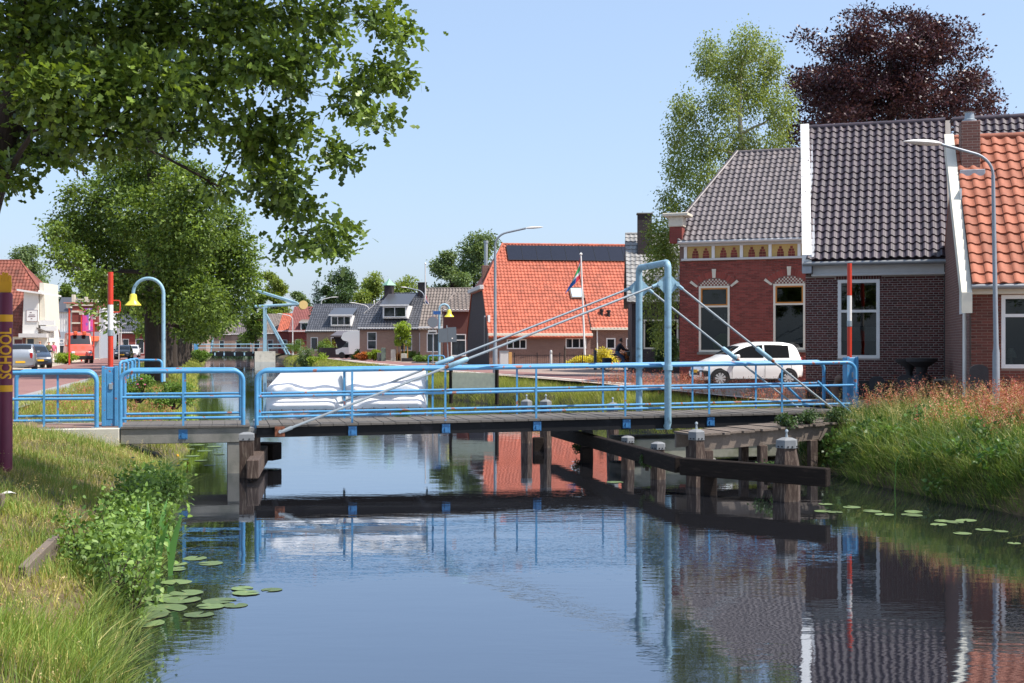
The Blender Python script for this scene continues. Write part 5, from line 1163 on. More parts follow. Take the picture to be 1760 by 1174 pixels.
# flag poles
def flag_pole(label, px, D, z0, ztop, r=0.045, lean=0.0, m=None):
    q = P(px, 600, D); t = thing('flag_pole', label, 'flag pole', (q.x, q.y, z0)); H = ztop - z0
    MB().tube([(0, 0, 0), (lean, 0, H)], [r * 1.25, r * 0.8], 8).build('pole', m or M_WHITE, t, smooth=40); MB().lathe([(0.02, H), (0.09, H + 0.06), (0.09, H + 0.12), (0.02, H + 0.18)], 8, (lean, 0, 0)).build('knob', M_WHITE, t, smooth=40); return t
def limp_flag(t, x, ztop, w, h, cols, side, seed):
    """a flag hanging in folds; cols(u, v) gives the colour index"""
    rg = rnd(seed); nu, nv = 26, 22; V = []; Fq = []; mi = []
    for j in range(nv + 1):
        for i in range(nu + 1):
            u, v = i / nu, j / nv
            xx = x + side * (0.05 + w * (0.25 + 0.75 * v ** 0.8) * u * 0.62); zz = ztop - h * v - w * 0.75 * u * (1 - 0.15 * v)
            yy = 0.13 * math.sin(u * 9 + v * 2.0) * (0.25 + u) ; V.append((xx, yy, zz))
    m = MB(); m.v = V
    for j in range(nv):
        for i in range(nu): k = j * (nu + 1) + i; m.f.append((k, k + 1, k + nu + 2, k + nu + 1)); m.mi.append(cols((i + .5) / nu, (j + .5) / nv))
    fl = [mat('flag_red', lin('#C8364A'), 0.8, transl=0.3), mat('flag_white', lin('#E4E6EA'), 0.8, transl=0.3), mat('flag_green', lin('#3FAE6A'), 0.8, transl=0.3), mat('flag_blue', lin('#2E6AB4'), 0.8, transl=0.3)]
    return m.build('flag', fl, t, smooth=True, fixn=False)
t = flag_pole('white flag pole with limp red, white, green and blue flag by farmhouse', 1006, 78.0, 1.1, 8.25, 0.055, lean=-0.28)
def gron(u, v):
    k = v + 0.25 * u
    if k < 0.26: return 0
    if k < 0.38: return 1
    if k < 0.66: return 2
    if k < 0.80: return 1
    return 3 if u > 0.3 else 0
limp_flag(t, -0.27, 7.05, 1.6, 1.35, gron, -1, 3)
t = flag_pole('tall white flag pole with limp tricolour flag before annex house', 731, 111.0, 1.1, 9.85, 0.06, m=M_OFFW)
limp_flag(t, 0.0, 6.1, 1.2, 0.9, lambda u, v: 0 if v < 0.33 else (1 if v < 0.66 else 3), 1, 5)
flag_pole('plain white pole without flag before white trim house', 643, 132.0, 1.1, 7.2, 0.06)
# fence and bollards before the farmhouse
FN = thing('iron_fence', 'black iron bar fence before the orange farmhouse', 'fence', P(884, 600, 74.0) * 1.0, math.radians(2)); FN.location.z = 1.1
for i in range(62):
    x = i * 0.115
    big = i % 12 == 0
    MB().bx(x - (0.03 if big else 0.009), x + (0.03 if big else 0.009), -0.012, 0.012, 0, 0.98 if big else 0.86).build('post' if big else 'bar', M_DARK, FN)
for z in (0.10, 0.80): MB().bx(0, 7.05, -0.008, 0.008, z, z + 0.03).build('rail', M_DARK, FN)
def bollard(label, px, D, h, r, m, z0=1.1):
    q = P(px, 600, D); t = thing('bollard', label, 'bollard', (q.x, q.y, z0), 0, 'bollards along the right street')
    MB().lathe([(r, 0), (r, h * 0.78), (r * 0.8, h * 0.80), (r, h * 0.83), (r, h * 0.95), (r * 0.6, h)], 10).build('post', m, t, smooth=40); return t
bollard('white bollard in front of the black iron fence', 947, 68, 1.15, 0.07, M_OFFW); bollard('dark bollard at fence end beside yellow shrub', 1023, 70, 1.15, 0.09, mat('dark_bollard', lin('#3C3E40'), 0.6)); bollard('brown grey bollard behind fence beside white bollard', 971, 73, 1.4, 0.06, M_TIMB)
q = P(866, 600, 76); t = thing('utility_cabinet', 'grey electricity cabinet beside red door of farmhouse', 'cabinet', (q.x, q.y, 1.1), 0.1)
MB().bevbox(-0.26, 0.26, -0.2, 0.2, 0, 1.02, 0.02).build('body', M_OFFW, t); MB().bx(-0.29, 0.29, -0.23, 0.23, 1.022, 1.07).build('lid', M_LAMPST, t); MB().bx(0.3, 0.5, -0.1, 0.1, 0, 1.0).build('wood_side', mat('pale_wood', lin('#C0925A'), 0.7), t)
# gate pillars and garden things before the white trim house
for k, (px, D, w, h, mm, lab) in enumerate(((652, 110, 0.38, 0.75, M_CONC, 'low concrete gate pillar left of green post'), (659, 109, 0.38, 1.2, mat('green_grey_post', lin('#6B7A6C'), 0.7), 'green grey gate post before white trim house'), (676, 109, 0.42, 1.05, M_CONCL, 'pale gate pillar right of green post'), (694, 107, 0.45, 0.7, M_CONCL, 'low pale pillar at foot of trimmed tree'))):
    q = P(px, 600, D); m = MB(); m.bevbox(-w / 2, w / 2, -w / 2, w / 2, 0, h, 0.02); o = m.build('gate_pillar', mm); o.location = (q.x, q.y, 1.1); tag(o, lab, 'pillar', 'garden pillars')
q = P(690, 600, 106); t = thing('planter_wall', 'low dark planter wall with red and white flowers by the right street', 'planter', (q.x, q.y, 1.1), 0.05)
MB().bevbox(0, 2.6, 0, 0.3, 0, 0.32, 0.02).build('wall', M_PLINTH, t); MB().bevbox(1.6, 2.2, -0.4, -0.02, 0, 0.3, 0.02).build('tray', M_TIMB, t)
q = P(525, 600, 165); o = MB().prism([(-0.62 * math.cos(a), 0, 0.85 * math.sin(a)) for a in np.linspace(0, math.pi, 14)], (0, 0.35, 0)).build('half_round_stone', M_WHITE); o.location = (q.x, q.y, 1.1); tag(o, 'white half round stone on the far right bank', 'stone')
q = P(586, 600, 142); t = thing('fuel_post', 'black post with orange flower box before the camper', 'post', (q.x, q.y, 1.1)); MB().bevbox(-0.25, 0.25, -0.2, 0.2, 0, 0.95, 0.02).build('post', M_DARK, t); MB().bevbox(-0.2, 0.15, -0.15, 0.15, 0.952, 1.35, 0.03).build('flower_box', M_ORAW, t)
# things standing along the dark-roofed house
def lathe_thing(name, label, px, D, prof, m, n=14, cat='planter', extra=None, group=None):
    q = P(px, 600, D); t = thing(name, label, cat, (q.x, q.y, 1.115), 0, group); MB().lathe(prof, n).build('body', m, t, smooth=45); return t
M_URN = mat('dark_iron', lin('#2C2A2C'), 0.7, var=0.2, scale=8)
M_URN2 = mat('dark_stone', lin('#3D3A3C'), 0.85, var=0.25, scale=8, bump=0.3)
u1 = lathe_thing('garden_urn', 'tall dark wide bowled urn nearer the window by brick wall', 1563, 30.0, [(0.20, 0), (0.24, 0.35), (0.10, 0.5), (0.08, 0.75), (0.12, 0.85), (0.32, 0.98), (0.34, 1.06)], M_URN, group='dark garden urns')
u2 = lathe_thing('garden_urn', 'tall dark urn with plant left of the folding chair', 1584, 29.5, [(0.24, 0), (0.3, 0.3), (0.28, 0.6), (0.12, 0.72), (0.14, 0.86), (0.36, 1.0), (0.37, 1.08)], M_URN, group='dark garden urns')
for (px, D, lab, h) in ((1507, 30.5, 'rounded dark standing stone below the sash window', 0.62), (1556, 29.5, 'rounded grey standing stone left of the urns', 0.68), (1683, 25.0, 'tall rounded stone at corner of orange roofed house', 1.0)):
    q = P(px, 600, D); w = 0.19; pts = [(-w, 0, 0), (w, 0, 0), (w * 0.95, 0, h - 0.12)] + [(w * 0.95 * math.cos(a), 0, h - 0.12 + 0.12 * math.sin(a)) for a in np.linspace(0.3, 2.8, 7)] + [(-w * 0.95, 0, h - 0.12)]
    o = MB().prism(pts, (0, 0.16, 0)).build('standing_stone', M_URN2); o.location = (q.x, q.y, 1.115); o.rotation_euler = (0, 0, r2); tag(o, lab, 'stone', 'stones along the house')
q = P(1437, 600, 29.5); t = thing('garden_statue', 'small brown bent statue behind the right barrier cabinet', 'statue', (q.x, q.y, 1.115), 0.2); M_STAT = mat('brown_statue', lin('#6E5648'), 0.8, var=0.2, scale=9)
MB().tube([(0, 0, 0), (0.02, 0, 0.2), (-0.05, 0, 0.35), (0.03, 0, 0.5)], [0.1, 0.08, 0.1, 0.07], 8).build('body', M_STAT, t, smooth=60); MB().lathe([(0.02, 0.48), (0.08, 0.52), (0.09, 0.6), (0.02, 0.68)], 10, (0.04, -0.03, 0)).build('head', M_STAT, t, smooth=60)
q = P(1604, 600, 29.2); CHR = thing('folding_chair', 'weathered pale wooden folding chair leaning back between the two houses', 'chair', (q.x, q.y, 1.115), math.radians(-10)); M_CHW = mat('silvered_wood', lin('#8C857E'), 0.9, var=0.2, scale=7)
for y in (0, 0.45):
    MB().tube([(0.55, y, 0.0), (0.95, y, 1.15)], 0.022, 6).build('back_post', M_CHW, CHR, smooth=40); MB().tube([(0.95, y, 0.0), (0.3, y, 0.62)], 0.02, 6).build('cross_leg', M_CHW, CHR, smooth=40)
    MB().tube([(0.02, y, 0.0), (0.02, y, 0.55)], 0.02, 6).build('front_leg', M_CHW, CHR, smooth=40); MB().tube([(0.0, y, 0.56), (0.75, y, 0.58)], 0.022, 6).build('arm_rest', M_CHW, CHR, smooth=40)
for k in range(5): MB().bx(0.05 + k * 0.12, 0.15 + k * 0.12, 0, 0.45, 0.40 - k * 0.01, 0.42 - k * 0.01).build('seat_slat', M_CHW, CHR)
for k in range(4): z = 0.6 + k * 0.14; x = 0.55 + z * 0.348; MB().box((x, 0.225, z), (0.02, 0.45, 0.09), ry=-0.33).build('back_slat', M_CHW, CHR)
# the school post with its yellow hand
q = P(9, 600, 16.2); zb = EYE - (772 - 594) / 2100 * 16.2; SP = thing('school_post', 'purple post with yellow bands, lettering and raised yellow hand at left edge', 'post', (q.x, q.y, zb), 0.0)
Rp = 0.092; Hp = (772 - 503) / 2100 * 16.2; M_PURP = mat('purple_post_paint', lin('#6E2440'), 0.5, var=0.12, scale=5); M_PYEL = mat('post_yellow', lin('#E8A81E'), 0.55, var=0.06)
MB().lathe([(Rp, -0.3), (Rp, Hp - 0.03), (Rp * 0.85, Hp)], 24).build('post', M_PURP, SP, smooth=40)
for (y0, y1) in ((541, 553), (662, 673)):
    za, zc = (772 - y1) / 2100 * 16.2, (772 - y0) / 2100 * 16.2; MB().lathe([(Rp + 0.002, za), (Rp + 0.003, za), (Rp + 0.003, zc), (Rp + 0.002, zc)], 24).build('band', M_PYEL, SP, smooth=40)
me = text_mesh('SCHOOL', 0.165, 0.002); hgt = (651 - 564) / 2100 * 16.2; xs = [v.co.x for v in me.vertices]; ys = [v.co.y for v in me.vertices]
bmt = bmesh.new(); bmt.from_mesh(me)
for k in range(1, 9): bmesh.ops.bisect_plane(bmt, geom=bmt.verts[:] + bmt.edges[:] + bmt.faces[:], plane_co=(0, min(ys) + (max(ys) - min(ys)) * k / 9, 0), plane_no=(0, 1, 0))
bmt.to_mesh(me); bmt.free(); sx = hgt / (max(xs) - min(xs)); ymid = (max(ys) + min(ys)) / 2
for v in me.vertices:
    up = (v.co.x - min(xs)) * sx; ac = -(v.co.y - ymid) * 1.3; an = ac / Rp - math.pi / 2 + 0.45; rr = Rp + 0.003 + v.co.z
    v.co = Vector((rr * math.cos(an), rr * math.sin(an), (772 - 651) / 2100 * 16.2 + up))
me.materials.append(M_PYEL); o = bpy.data.objects.new('lettering', me); col.objects.link(o); o.parent = SP
m = MB(); m.prism([(-.075, 0, 0), (.075, 0, 0), (.088, 0, .10), (.082, 0, .145), (-.082, 0, .145), (-.08, 0, .08)], (0, .022, 0)); hnd = m.build('hand', M_PYEL, SP)
for (x, h) in ((-.062, .09), (-.021, .125), (.020, .118), (.061, .085)): MB().prism([(x - .0185, 0, .1452), (x + .0185, 0, .1452), (x + .0185, 0, .145 + h - .012), (x + .008, 0, .145 + h), (x - .008, 0, .145 + h), (x - .0185, 0, .145 + h - .012)], (0, .022, 0)).build('finger', M_PYEL, hnd)
MB().prism([(-.080, 0.001, .045), (-.135, 0.001, .10), (-.145, 0.001, .15), (-.12, 0.001, .16), (-.0825, 0.001, .105)], (0, .02, 0)).build('thumb', M_PYEL, hnd)
hnd.location = (0.0, -0.011, Hp + 0.002); hnd.rotation_euler = (0, 0, 0)
# red lamp posts along the left street
for k, (px, D, yt, lab) in enumerate(((119, 92, 520, 'red street post with box lantern before the red van, nearest of four'), (140, 112, 533, 'red street post with box lantern above the van roof'), (161, 128, 542, 'red street post right of the van beside orange awning'), (172, 146, 556, 'thin red street post left of the white banner, farthest of four'))):
    q = P(px, 600, D); zt = EYE - (yt - 594) / 2100 * D - 1.06; t = thing('red_lamp_post', lab, 'street lamp', (q.x, q.y, 1.06), 0, 'red street posts')
    MB().tube([(0, 0, 0), (0, 0, zt - 0.42)], 0.075, 8).build('post', M_REDP, t, smooth=40); MB().bevbox(-0.17, 0.17, -0.17, 0.17, zt - 0.42, zt - 0.06, 0.02).build('lantern', M_CREAM, t); MB().bevbox(-0.33, 0.33, -0.33, 0.33, zt - 0.06, zt, 0.01).build('lantern_roof', mat('salmon_lantern_roof', lin('#C07A66'), 0.7), t)

# ------------------------------------------------------------------ the far drawbridge
DB = 188.0; FB = thing('drawbridge', 'distant light blue drawbridge with raised balance beam and round counterweight', 'bridge', P(400, 600, DB), TH); FB.location.z = 0
s = DB / 2100
def fx(px): return ((px - 400) * s) / math.cos(TH)
zz_ = lambda y: EYE - (y - 594) * s
MB().bx(fx(362), fx(436), 0, 3.5, zz_(612.5), zz_(605)).build('deck', M_BLACKST, FB)
MB().bx(fx(436), fx(470), -0.3, 4.2, -0.5, zz_(604)).build('abutment', M_CONCL, FB)
MB().bx(fx(320), fx(362), 0.0, 3.8, zz_(608), zz_(605)).build('approach', M_CONCL, FB)
for px in (371, 386, 403, 419): MB().bx(fx(px) - 0.1, fx(px) + 0.1, -0.08, -0.005, zz_(611), zz_(606)).build('bracket', M_BLUE2, FB)
for y in (0.1, 3.3):
    MB().bx(fx(452) - 0.20 + (0.35 if y > 1 else 0), fx(452) + 0.12 + (0.35 if y > 1 else 0), y - 0.2, y + 0.2, 1.4, zz_(529)).build('tower_post', M_BLUE2, FB)
    MB().tube([(fx(455), y, zz_(540)), (fx(494) - 0.1 * y, y, 1.1)], 0.14, 6).build('tower_strut', M_BLUE2, FB)
    MB().tube([(fx(352), y, zz_(516 + 15)), (fx(514), y, zz_(521.5))], 0.17, 6).build('balance_beam', M_BLUE2, FB)
    MB().tube([(fx(375), y, zz_(478)), (fx(508), y, zz_(520))], 0.15, 6).build('beam_tie', M_BLUE2, FB)
    MB().tube([(fx(372), y, zz_(548)), (fx(364), y, 1.2)], 0.10, 6).build('hanger', M_BLUE2, FB)
MB().tube([(fx(517), -0.1, zz_(523)), (fx(517), 3.6, zz_(523))], 0.68, 18).build('counterweight', mat('ochre_counterweight', lin('#D8B878'), 0.7, var=0.1), FB, smooth=40)
MB().bx(fx(449), fx(457), -0.1, 3.6, zz_(529) + 0.002, zz_(525)).build('tower_head', M_BLUE2, FB)
for (x0, x1) in ((311, 340), (343, 433), (433, 450), (458, 500)):
    m = MB(); m.tube([(fx(x0), 0.0, 1.3), (fx(x0), 0.0, zz_(592)), (fx(x1), 0.0, zz_(591.5)), (fx(x1), 0.0, 1.3)], 0.07, 6); rl = m.build('railing', M_BLUE2, FB)
    MB().tube([(fx(x0), 0, zz_(598)), (fx(x1), 0, zz_(598))], 0.05, 6).build('rail', M_BLUE2, rl)
MB().bx(fx(337), fx(344), -0.2, 0.3, 1.2, zz_(591)).build('cabinet', M_BLUE, FB)
for (a0_, a1_, mm) in ((592, 583, M_REDP), (582.9, 575, M_WHITE), (574.9, 566, M_REDP), (579, 576, M_WHITE)): MB().tube([(fx(341), 0, zz_(a0_)), (fx(341), 0, zz_(a1_))], 0.14 if mm is M_REDP else 0.139, 8).build('boom', mm, FB)
# ------------------------------------------------------------------ vehicles
M_CARGL = mat('car_glass', (0.012, 0.014, 0.016), 0.03, ior=1.7)
M_ALLOY = mat('silver_wheel_trim', lin('#C4C6C8'), 0.35, metal=0.4)
def resample(pts, n):
    pts = [Vector((p[0], 0, p[1])) for p in pts]; ds = [0]
    for i in range(1, len(pts)): ds.append(ds[-1] + (pts[i] - pts[i - 1]).length)
    out = []
    for k in range(n):
        t = ds[-1] * k / (n - 1); i = max(1, next((j for j in range(len(ds)) if ds[j] >= t - 1e-9), len(ds) - 1)); f = (t - ds[i - 1]) / max(1e-9, ds[i] - ds[i - 1]); p = pts[i - 1].lerp(pts[i], f); out.append((p.x, p.z))
    for _ in range(2): out = [out[0]] + [((out[i - 1][0] + 2 * out[i][0] + out[i + 1][0]) / 4, (out[i - 1][1] + 2 * out[i][1] + out[i + 1][1]) / 4) for i in range(1, n - 1)] + [out[-1]]
    return out
def car(name, label, loc, heading, top, Wd, belt, paint, wheels, wr, ws_range, rear_range, side_win, roofz, group=None, cat='car', zb=0.2, plate=True, tumble=0.17, spokes=9, lights=True):
    T = thing(name, label, cat, loc, heading, group)
    st = resample(top, 64); xmin, xmax = st[0][0], st[-1][0]; L = xmax - xmin; xm = (xmin + xmax) / 2
    def plan(x): u = abs(x - xm) / (L / 2); return 1 - 0.16 * u ** 5
    def half(x): return Wd / 2 * plan(x)
    def wtop(x, z): return half(x) * (0.965 - tumble * max(0, (z - belt)) / max(0.05, roofz - belt) - 0.04)
    def sidey(x, z, zt):
        b = min(belt, zt - 0.05)
        if z <= b: 
            u = (z - zb) / max(0.05, b - zb); return half(x) * (0.955 + 0.045 * math.sin(math.pi * min(1, max(0, u)) ) - 0.0)
        return half(x) * 0.955 + (wtop(x, zt) - half(x) * 0.955) * (z - b) / max(0.02, zt - 0.035 - b)
    V = []; ns = None
    for (x, z) in st:
        zl_ = zb + (0.10 if (x > xmax - 0.15 or x < xmin + 0.15) else 0); b = min(belt, z - 0.05); h = half(x); wt = wtop(x, z)
        half_sec = [(0, zl_), (h * 0.8, zl_), (h * 0.955, zl_ + 0.05), (h * 0.985, zl_ + (b - zl_) * 0.35), (h * 1.0, zl_ + (b - zl_) * 0.6), (h * 0.975, zl_ + (b - zl_) * 0.88), (h * 0.955, b), (wt, z - 0.035), (wt * 0.93, z - 0.008), (wt * 0.6, z + 0.012), (0, z + 0.02)]
        sec = [(-y, q) for y, q in half_sec[::-1][:-1]] + half_sec
        ns = len(sec); V += [(x, y, q) for y, q in sec]
    n = len(st); Fc = [(i * ns + k, i * ns + k + 1, (i + 1) * ns + k + 1, (i + 1) * ns + k) for i in range(n - 1) for k in range(ns - 1)] + [tuple(range(ns)), tuple(range((n - 1) * ns, n * ns))]
    m = MB(); m.add(V, Fc); body = m.build('body', paint, T, smooth=50)
    def topz(x):
        best = None
        for i in range(n - 1):
            x0, x1 = st[i][0], st[i + 1][0]
            if min(x0, x1) - 1e-6 <= x <= max(x0, x1) + 1e-6 and abs(x1 - x0) > 1e-6:
                z = st[i][1] + (st[i + 1][1] - st[i][1]) * (x - x0) / (x1 - x0); best = z if best is None else max(best, z)
        return best if best is not None else st[0][1]
    # windscreen and rear window laid on the top surface
    for nm, rgz in (('windscreen', ws_range), ('rear_window', rear_range)):
        if not rgz: continue
        idx = [i for i in range(n) if rgz[0] <= i / (n - 1) <= rgz[1]]; V = []
        for i in idx:
            x, z = st[i]; i0, i1 = max(0, i - 1), min(n - 1, i + 1); tx, tz = st[i1][0] - st[i0][0], st[i1][1] - st[i0][1]; ln = math.hypot(tx, tz); nx, nz = -tz / ln, tx / ln
            if nz < 0: nx, nz = -nx, -nz
            if nm == 'rear_window' and x < xm and nx > 0: nx = -nx
            w_ = wtop(x, z) * 0.90
            for k in range(9): y = -w_ + 2 * w_ * k / 8; yy = y / max(0.01, wtop(x, z)); V.append((x + nx * 0.012, y, z + (0.02 - 0.028 * abs(yy) ** 2) + nz * 0.012))
        mm = MB(); mm.add(V, [(r * 9 + k, r * 9 + k + 1, (r + 1) * 9 + k + 1, (r + 1) * 9 + k) for r in range(len(idx) - 1) for k in range(8)]); mm.build(nm, M_CARGL, T, smooth=50, fixn=False)
    for (x0, x1) in side_win:
        for sgn in (-1, 1):
            V = []; nn = 14
            for k in range(nn + 1):
                x = x0 + (x1 - x0) * k / nn; zt = topz(x); z0_, z1_ = belt + 0.035, max(belt + 0.04, zt - 0.085)
                for z in (z0_, (z0_ + z1_) / 2, z1_): V.append((x, sgn * (sidey(x, z, zt) + 0.007), z))
            mm = MB(); mm.add(V, [(k * 3 + q, (k + 1) * 3 + q, (k + 1) * 3 + q + 1, k * 3 + q + 1) for k in range(nn) for q in range(2)]); mm.build('side_window', M_CARGL, T, smooth=50, fixn=False)
    # door seams, handles, mirrors
    for x in sorted(set([side_win[0][0] - 0.05, side_win[-1][1] + 0.05] + [w_[1] + 0.025 for w_ in side_win[:-1]])):
        for sgn in (-1, 1):
            zt = topz(x); V = []
            for k in range(9):
                z = 0.30 + (belt - 0.32) * k / 8; V += [(x - 0.006, sgn * (sidey(x, z, zt) + 0.004), z), (x + 0.006, sgn * (sidey(x, z, zt) + 0.004), z)]
            mm = MB(); mm.add(V, [(2 * k, 2 * k + 1, 2 * k + 3, 2 * k + 2) for k in range(8)]); mm.build('door_seam', M_DARK, T, fixn=False)
    for (x0, x1) in side_win:
        for sgn in (-1, 1): xx = x0 + 0.12; MB().bevbox(xx, xx + 0.16, sgn * (sidey(xx, belt - 0.1, topz(xx)) + 0.018) - 0.015, sgn * (sidey(xx, belt - 0.1, topz(xx)) + 0.018) + 0.015, belt - 0.13, belt - 0.09, 0.006).build('door_handle', paint, T)
    xmr = side_win[-1][1] - 0.12
    for sgn in (-1, 1): y = sgn * (half(xmr) + 0.06); MB().bevbox(xmr - 0.06, xmr + 0.08, y - 0.09, y + 0.09, belt + 0.02, belt + 0.15, 0.03).build('mirror', paint, T)
    for x in wheels:
        for sgn in (-1, 1):
            yo = half(x) * 1.0
            MB().tube([(x, sgn * (yo - 0.25), wr), (x, sgn * (yo + 0.002), wr)], wr + 0.055, 28).build('wheel_arch', M_DARK, T, smooth=40)
            mb = MB(); wpr = [(wr * 0.66, -0.09), (wr * 0.93, -0.095), (wr, -0.06), (wr, 0.06), (wr * 0.93, 0.095), (wr * 0.66, 0.09)]
            nn = 28; V = [(x + r * math.cos(2 * math.pi * k / nn), sgn * (yo - 0.075) + w_, wr + r * math.sin(2 * math.pi * k / nn)) for r, w_ in wpr for k in range(nn)]
            mb.add(V, [(i * nn + k, i * nn + (k + 1) % nn, ((i + 1) % len(wpr)) * nn + (k + 1) % nn, ((i + 1) % len(wpr)) * nn + k) for i in range(len(wpr)) for k in range(nn)]); wh = mb.build('wheel', M_RUB, T, smooth=50)
            MB().tube([(x, sgn * (yo - 0.05), wr), (x, sgn * (yo + 0.008), wr)], wr * 0.665, 24).build('rim', M_DARK if spokes else M_ALLOY, wh, smooth=40)
            if spokes:
                ms = MB()
                for k in range(spokes):
                    a = 2 * math.pi * k / spokes; c, s_ = math.cos(a), math.sin(a); r0, r1 = wr * 0.10, wr * 0.64; wd0, wd1 = wr * 0.05, wr * 0.14
                    q = [(x + c * r0 - s_ * wd0, sgn * (yo + 0.0085), wr + s_ * r0 + c * wd0), (x + c * r0 + s_ * wd0, sgn * (yo + 0.0085), wr + s_ * r0 - c * wd0), (x + c * r1 + s_ * wd1, sgn * (yo + 0.0085), wr + s_ * r1 - c * wd1), (x + c * r1 - s_ * wd1, sgn * (yo + 0.0085), wr + s_ * r1 + c * wd1)]
                    ms.prism(q, (0, sgn * 0.014, 0))
                ms.tube([(x, sgn * (yo + 0.008), wr), (x, sgn * (yo + 0.026), wr)], wr * 0.2, 14)
                ms.build('spokes', M_ALLOY, wh)
    if lights:
        for sgn in (-1, 1):
            xf = xmax - 0.10; zh = topz(xmax - 0.28) - 0.16
            MB().bevbox(xf - 0.22, xf + 0.045, sgn * half(xf - 0.1) * 0.74 - 0.14, sgn * half(xf - 0.1) * 0.74 + 0.14, zh - 0.11, zh + 0.05, 0.03).build('headlight', mat('headlight_glass', lin('#D5DBE0'), 0.15), T)
            MB().bevbox(xmin - 0.012, xmin + 0.12, sgn * half(xmin + 0.1) * 0.78 - 0.08, sgn * half(xmin + 0.1) * 0.78 + 0.08, belt - 0.30, belt + 0.05, 0.02).build('taillight', mat('tail_red', lin('#A01E1E'), 0.25), T)
        MB().bevbox(xmax - 0.06, xmax + 0.018, -half(xmax) * 0.72, half(xmax) * 0.72, zb + 0.16, zb + 0.30, 0.02).build('front_grille', M_DARK, T)
        if plate:
            for xx in (xmin - 0.03, xmax + 0.02): MB().bx(xx - 0.008 if xx > 0 else xx, xx if xx > 0 else xx + 0.02, -0.26, 0.26, zb + 0.24, zb + 0.35).build('number_plate', mat('yellow_plate', lin('#E0B020'), 0.5), T)
    return T
hatch = [(-1.77, 0.42), (-1.79, 0.72), (-1.72, 1.0), (-1.60, 1.30), (-1.48, 1.43), (-1.1, 1.485), (-0.4, 1.49), (0.10, 1.45), (0.45, 1.33), (0.98, 0.99), (1.25, 0.91), (1.55, 0.80), (1.72, 0.66), (1.77, 0.42)]
M_CARW = mat('white_car_paint', lin('#F4F3F1'), 0.25, coat=0.6)
q = P(1281, 660, 41.6)
WC = car('small_hatchback', 'white small hatchback parked side on before the red brick house', (q.x, q.y, 1.125), math.pi + math.radians(9), hatch, 1.64, 0.93, M_CARW, (1.16, -1.22), 0.285, (0.625, 0.76), (0.14, 0.27), [(-1.28, -0.42), (-0.36, 0.70)], 1.49, zb=0.22)
for sgn in (-1, 1):
    MB().bevbox(1.50, 1.765, sgn * 0.56 - 0.19, sgn * 0.56 + 0.19, 0.34, 0.56, 0.03).build('bumper_frame', M_DARK, WC); MB().bevbox(1.52, 1.772, sgn * 0.56 - 0.14, sgn * 0.56 + 0.14, 0.38, 0.52, 0.02).build('bumper_insert', M_CARW, WC)
    MB().bevbox(-0.88, 0.82, sgn * 0.80 - 0.02, sgn * 0.80 + 0.008, 0.215, 0.275, 0.008).build('sill_trim', M_DARK, WC)
hb2 = [(-2.0, 0.45), (-2.02, 0.8), (-1.93, 1.08), (-1.7, 1.38), (-1.5, 1.48), (-0.9, 1.53), (-0.1, 1.5), (0.35, 1.36), (0.95, 1.0), (1.4, 0.92), (1.8, 0.78), (1.98, 0.6), (2.0, 0.42)]
kw = dict(wheels=(1.3, -1.28), wr=0.30, ws_range=(0.60, 0.74), rear_range=(0.15, 0.27), side_win=[(-1.5, -0.38), (-0.32, 0.62)], roofz=1.52, zb=0.2, spokes=0)
def onst(px, D, z=1.06): q = P(px, 600, D); return (q.x, q.y, z)
hd = math.pi / 2 + TH
car('parked_car', 'silver hatchback parked with its tail towards us beside the school post', onst(37, 72), hd + 0.12, hb2, 1.70, 0.98, mat('silver_car_paint', lin('#9AA0A6'), 0.3, metal=0.5, coat=0.5), **kw)
car('parked_car', 'dark blue hatchback parked facing us right of the silver one', onst(59, 80), hd + math.pi + 0.3, hb2, 1.68, 0.98, mat('dark_blue_paint', lin('#2A3444'), 0.25, coat=0.6), **kw)
car('black_car', 'small black car driving towards us on the red road', onst(213, 128), hd + math.pi - 0.05, hatch, 1.62, 0.93, mat('black_car_paint', lin('#15171B'), 0.2, coat=0.6), (1.16, -1.22), 0.285, (0.625, 0.76), (0.14, 0.27), [(-1.28, -0.42), (-0.36, 0.70)], 1.49, spokes=0)
car('parked_car', 'blue hatchback parked right of the red van', onst(177, 150), hd + math.pi, hb2, 1.7, 0.98, mat('blue_car_paint', lin('#3A4A8C'), 0.3, coat=0.5), **kw)
car('parked_car', 'white car parked half hidden behind the black car', onst(228, 152), hd + math.pi, hb2, 1.7, 0.98, mat('white_car_paint2', lin('#D8DADC'), 0.3, coat=0.5), **kw)
van = [(-2.7, 0.5), (-2.72, 1.5), (-2.68, 2.3), (-2.55, 2.46), (-1.0, 2.52), (0.7, 2.50), (1.05, 2.40), (1.75, 1.42), (2.1, 1.22), (2.5, 1.05), (2.66, 0.8), (2.7, 0.5)]
M_VAN = mat('red_van_paint', lin('#D8503C'), 0.35, coat=0.4)
VN = car('delivery_van', 'tall orange red delivery van parked facing us behind the hedge', onst(134, 102), hd + math.pi + 0.22, van, 1.98, 1.35, M_VAN, (1.75, -1.6), 0.34, (0.69, 0.82), None, [(0.55, 1.45)], 2.5, cat='van', zb=0.28, tumble=0.06, spokes=0)
MB().bevbox(1.2, 1.5, -0.5, -0.2, 2.3, 2.62, 0.05).build('roof_beacon', M_ORAW, VN); MB().bevbox(1.2, 1.5, 0.2, 0.5, 2.3, 2.62, 0.05).build('roof_beacon', M_ORAW, VN)
MB().bevbox(2.62, 2.74, -0.9, 0.9, 0.32, 0.62, 0.03).build('bumper', M_DARK, VN)
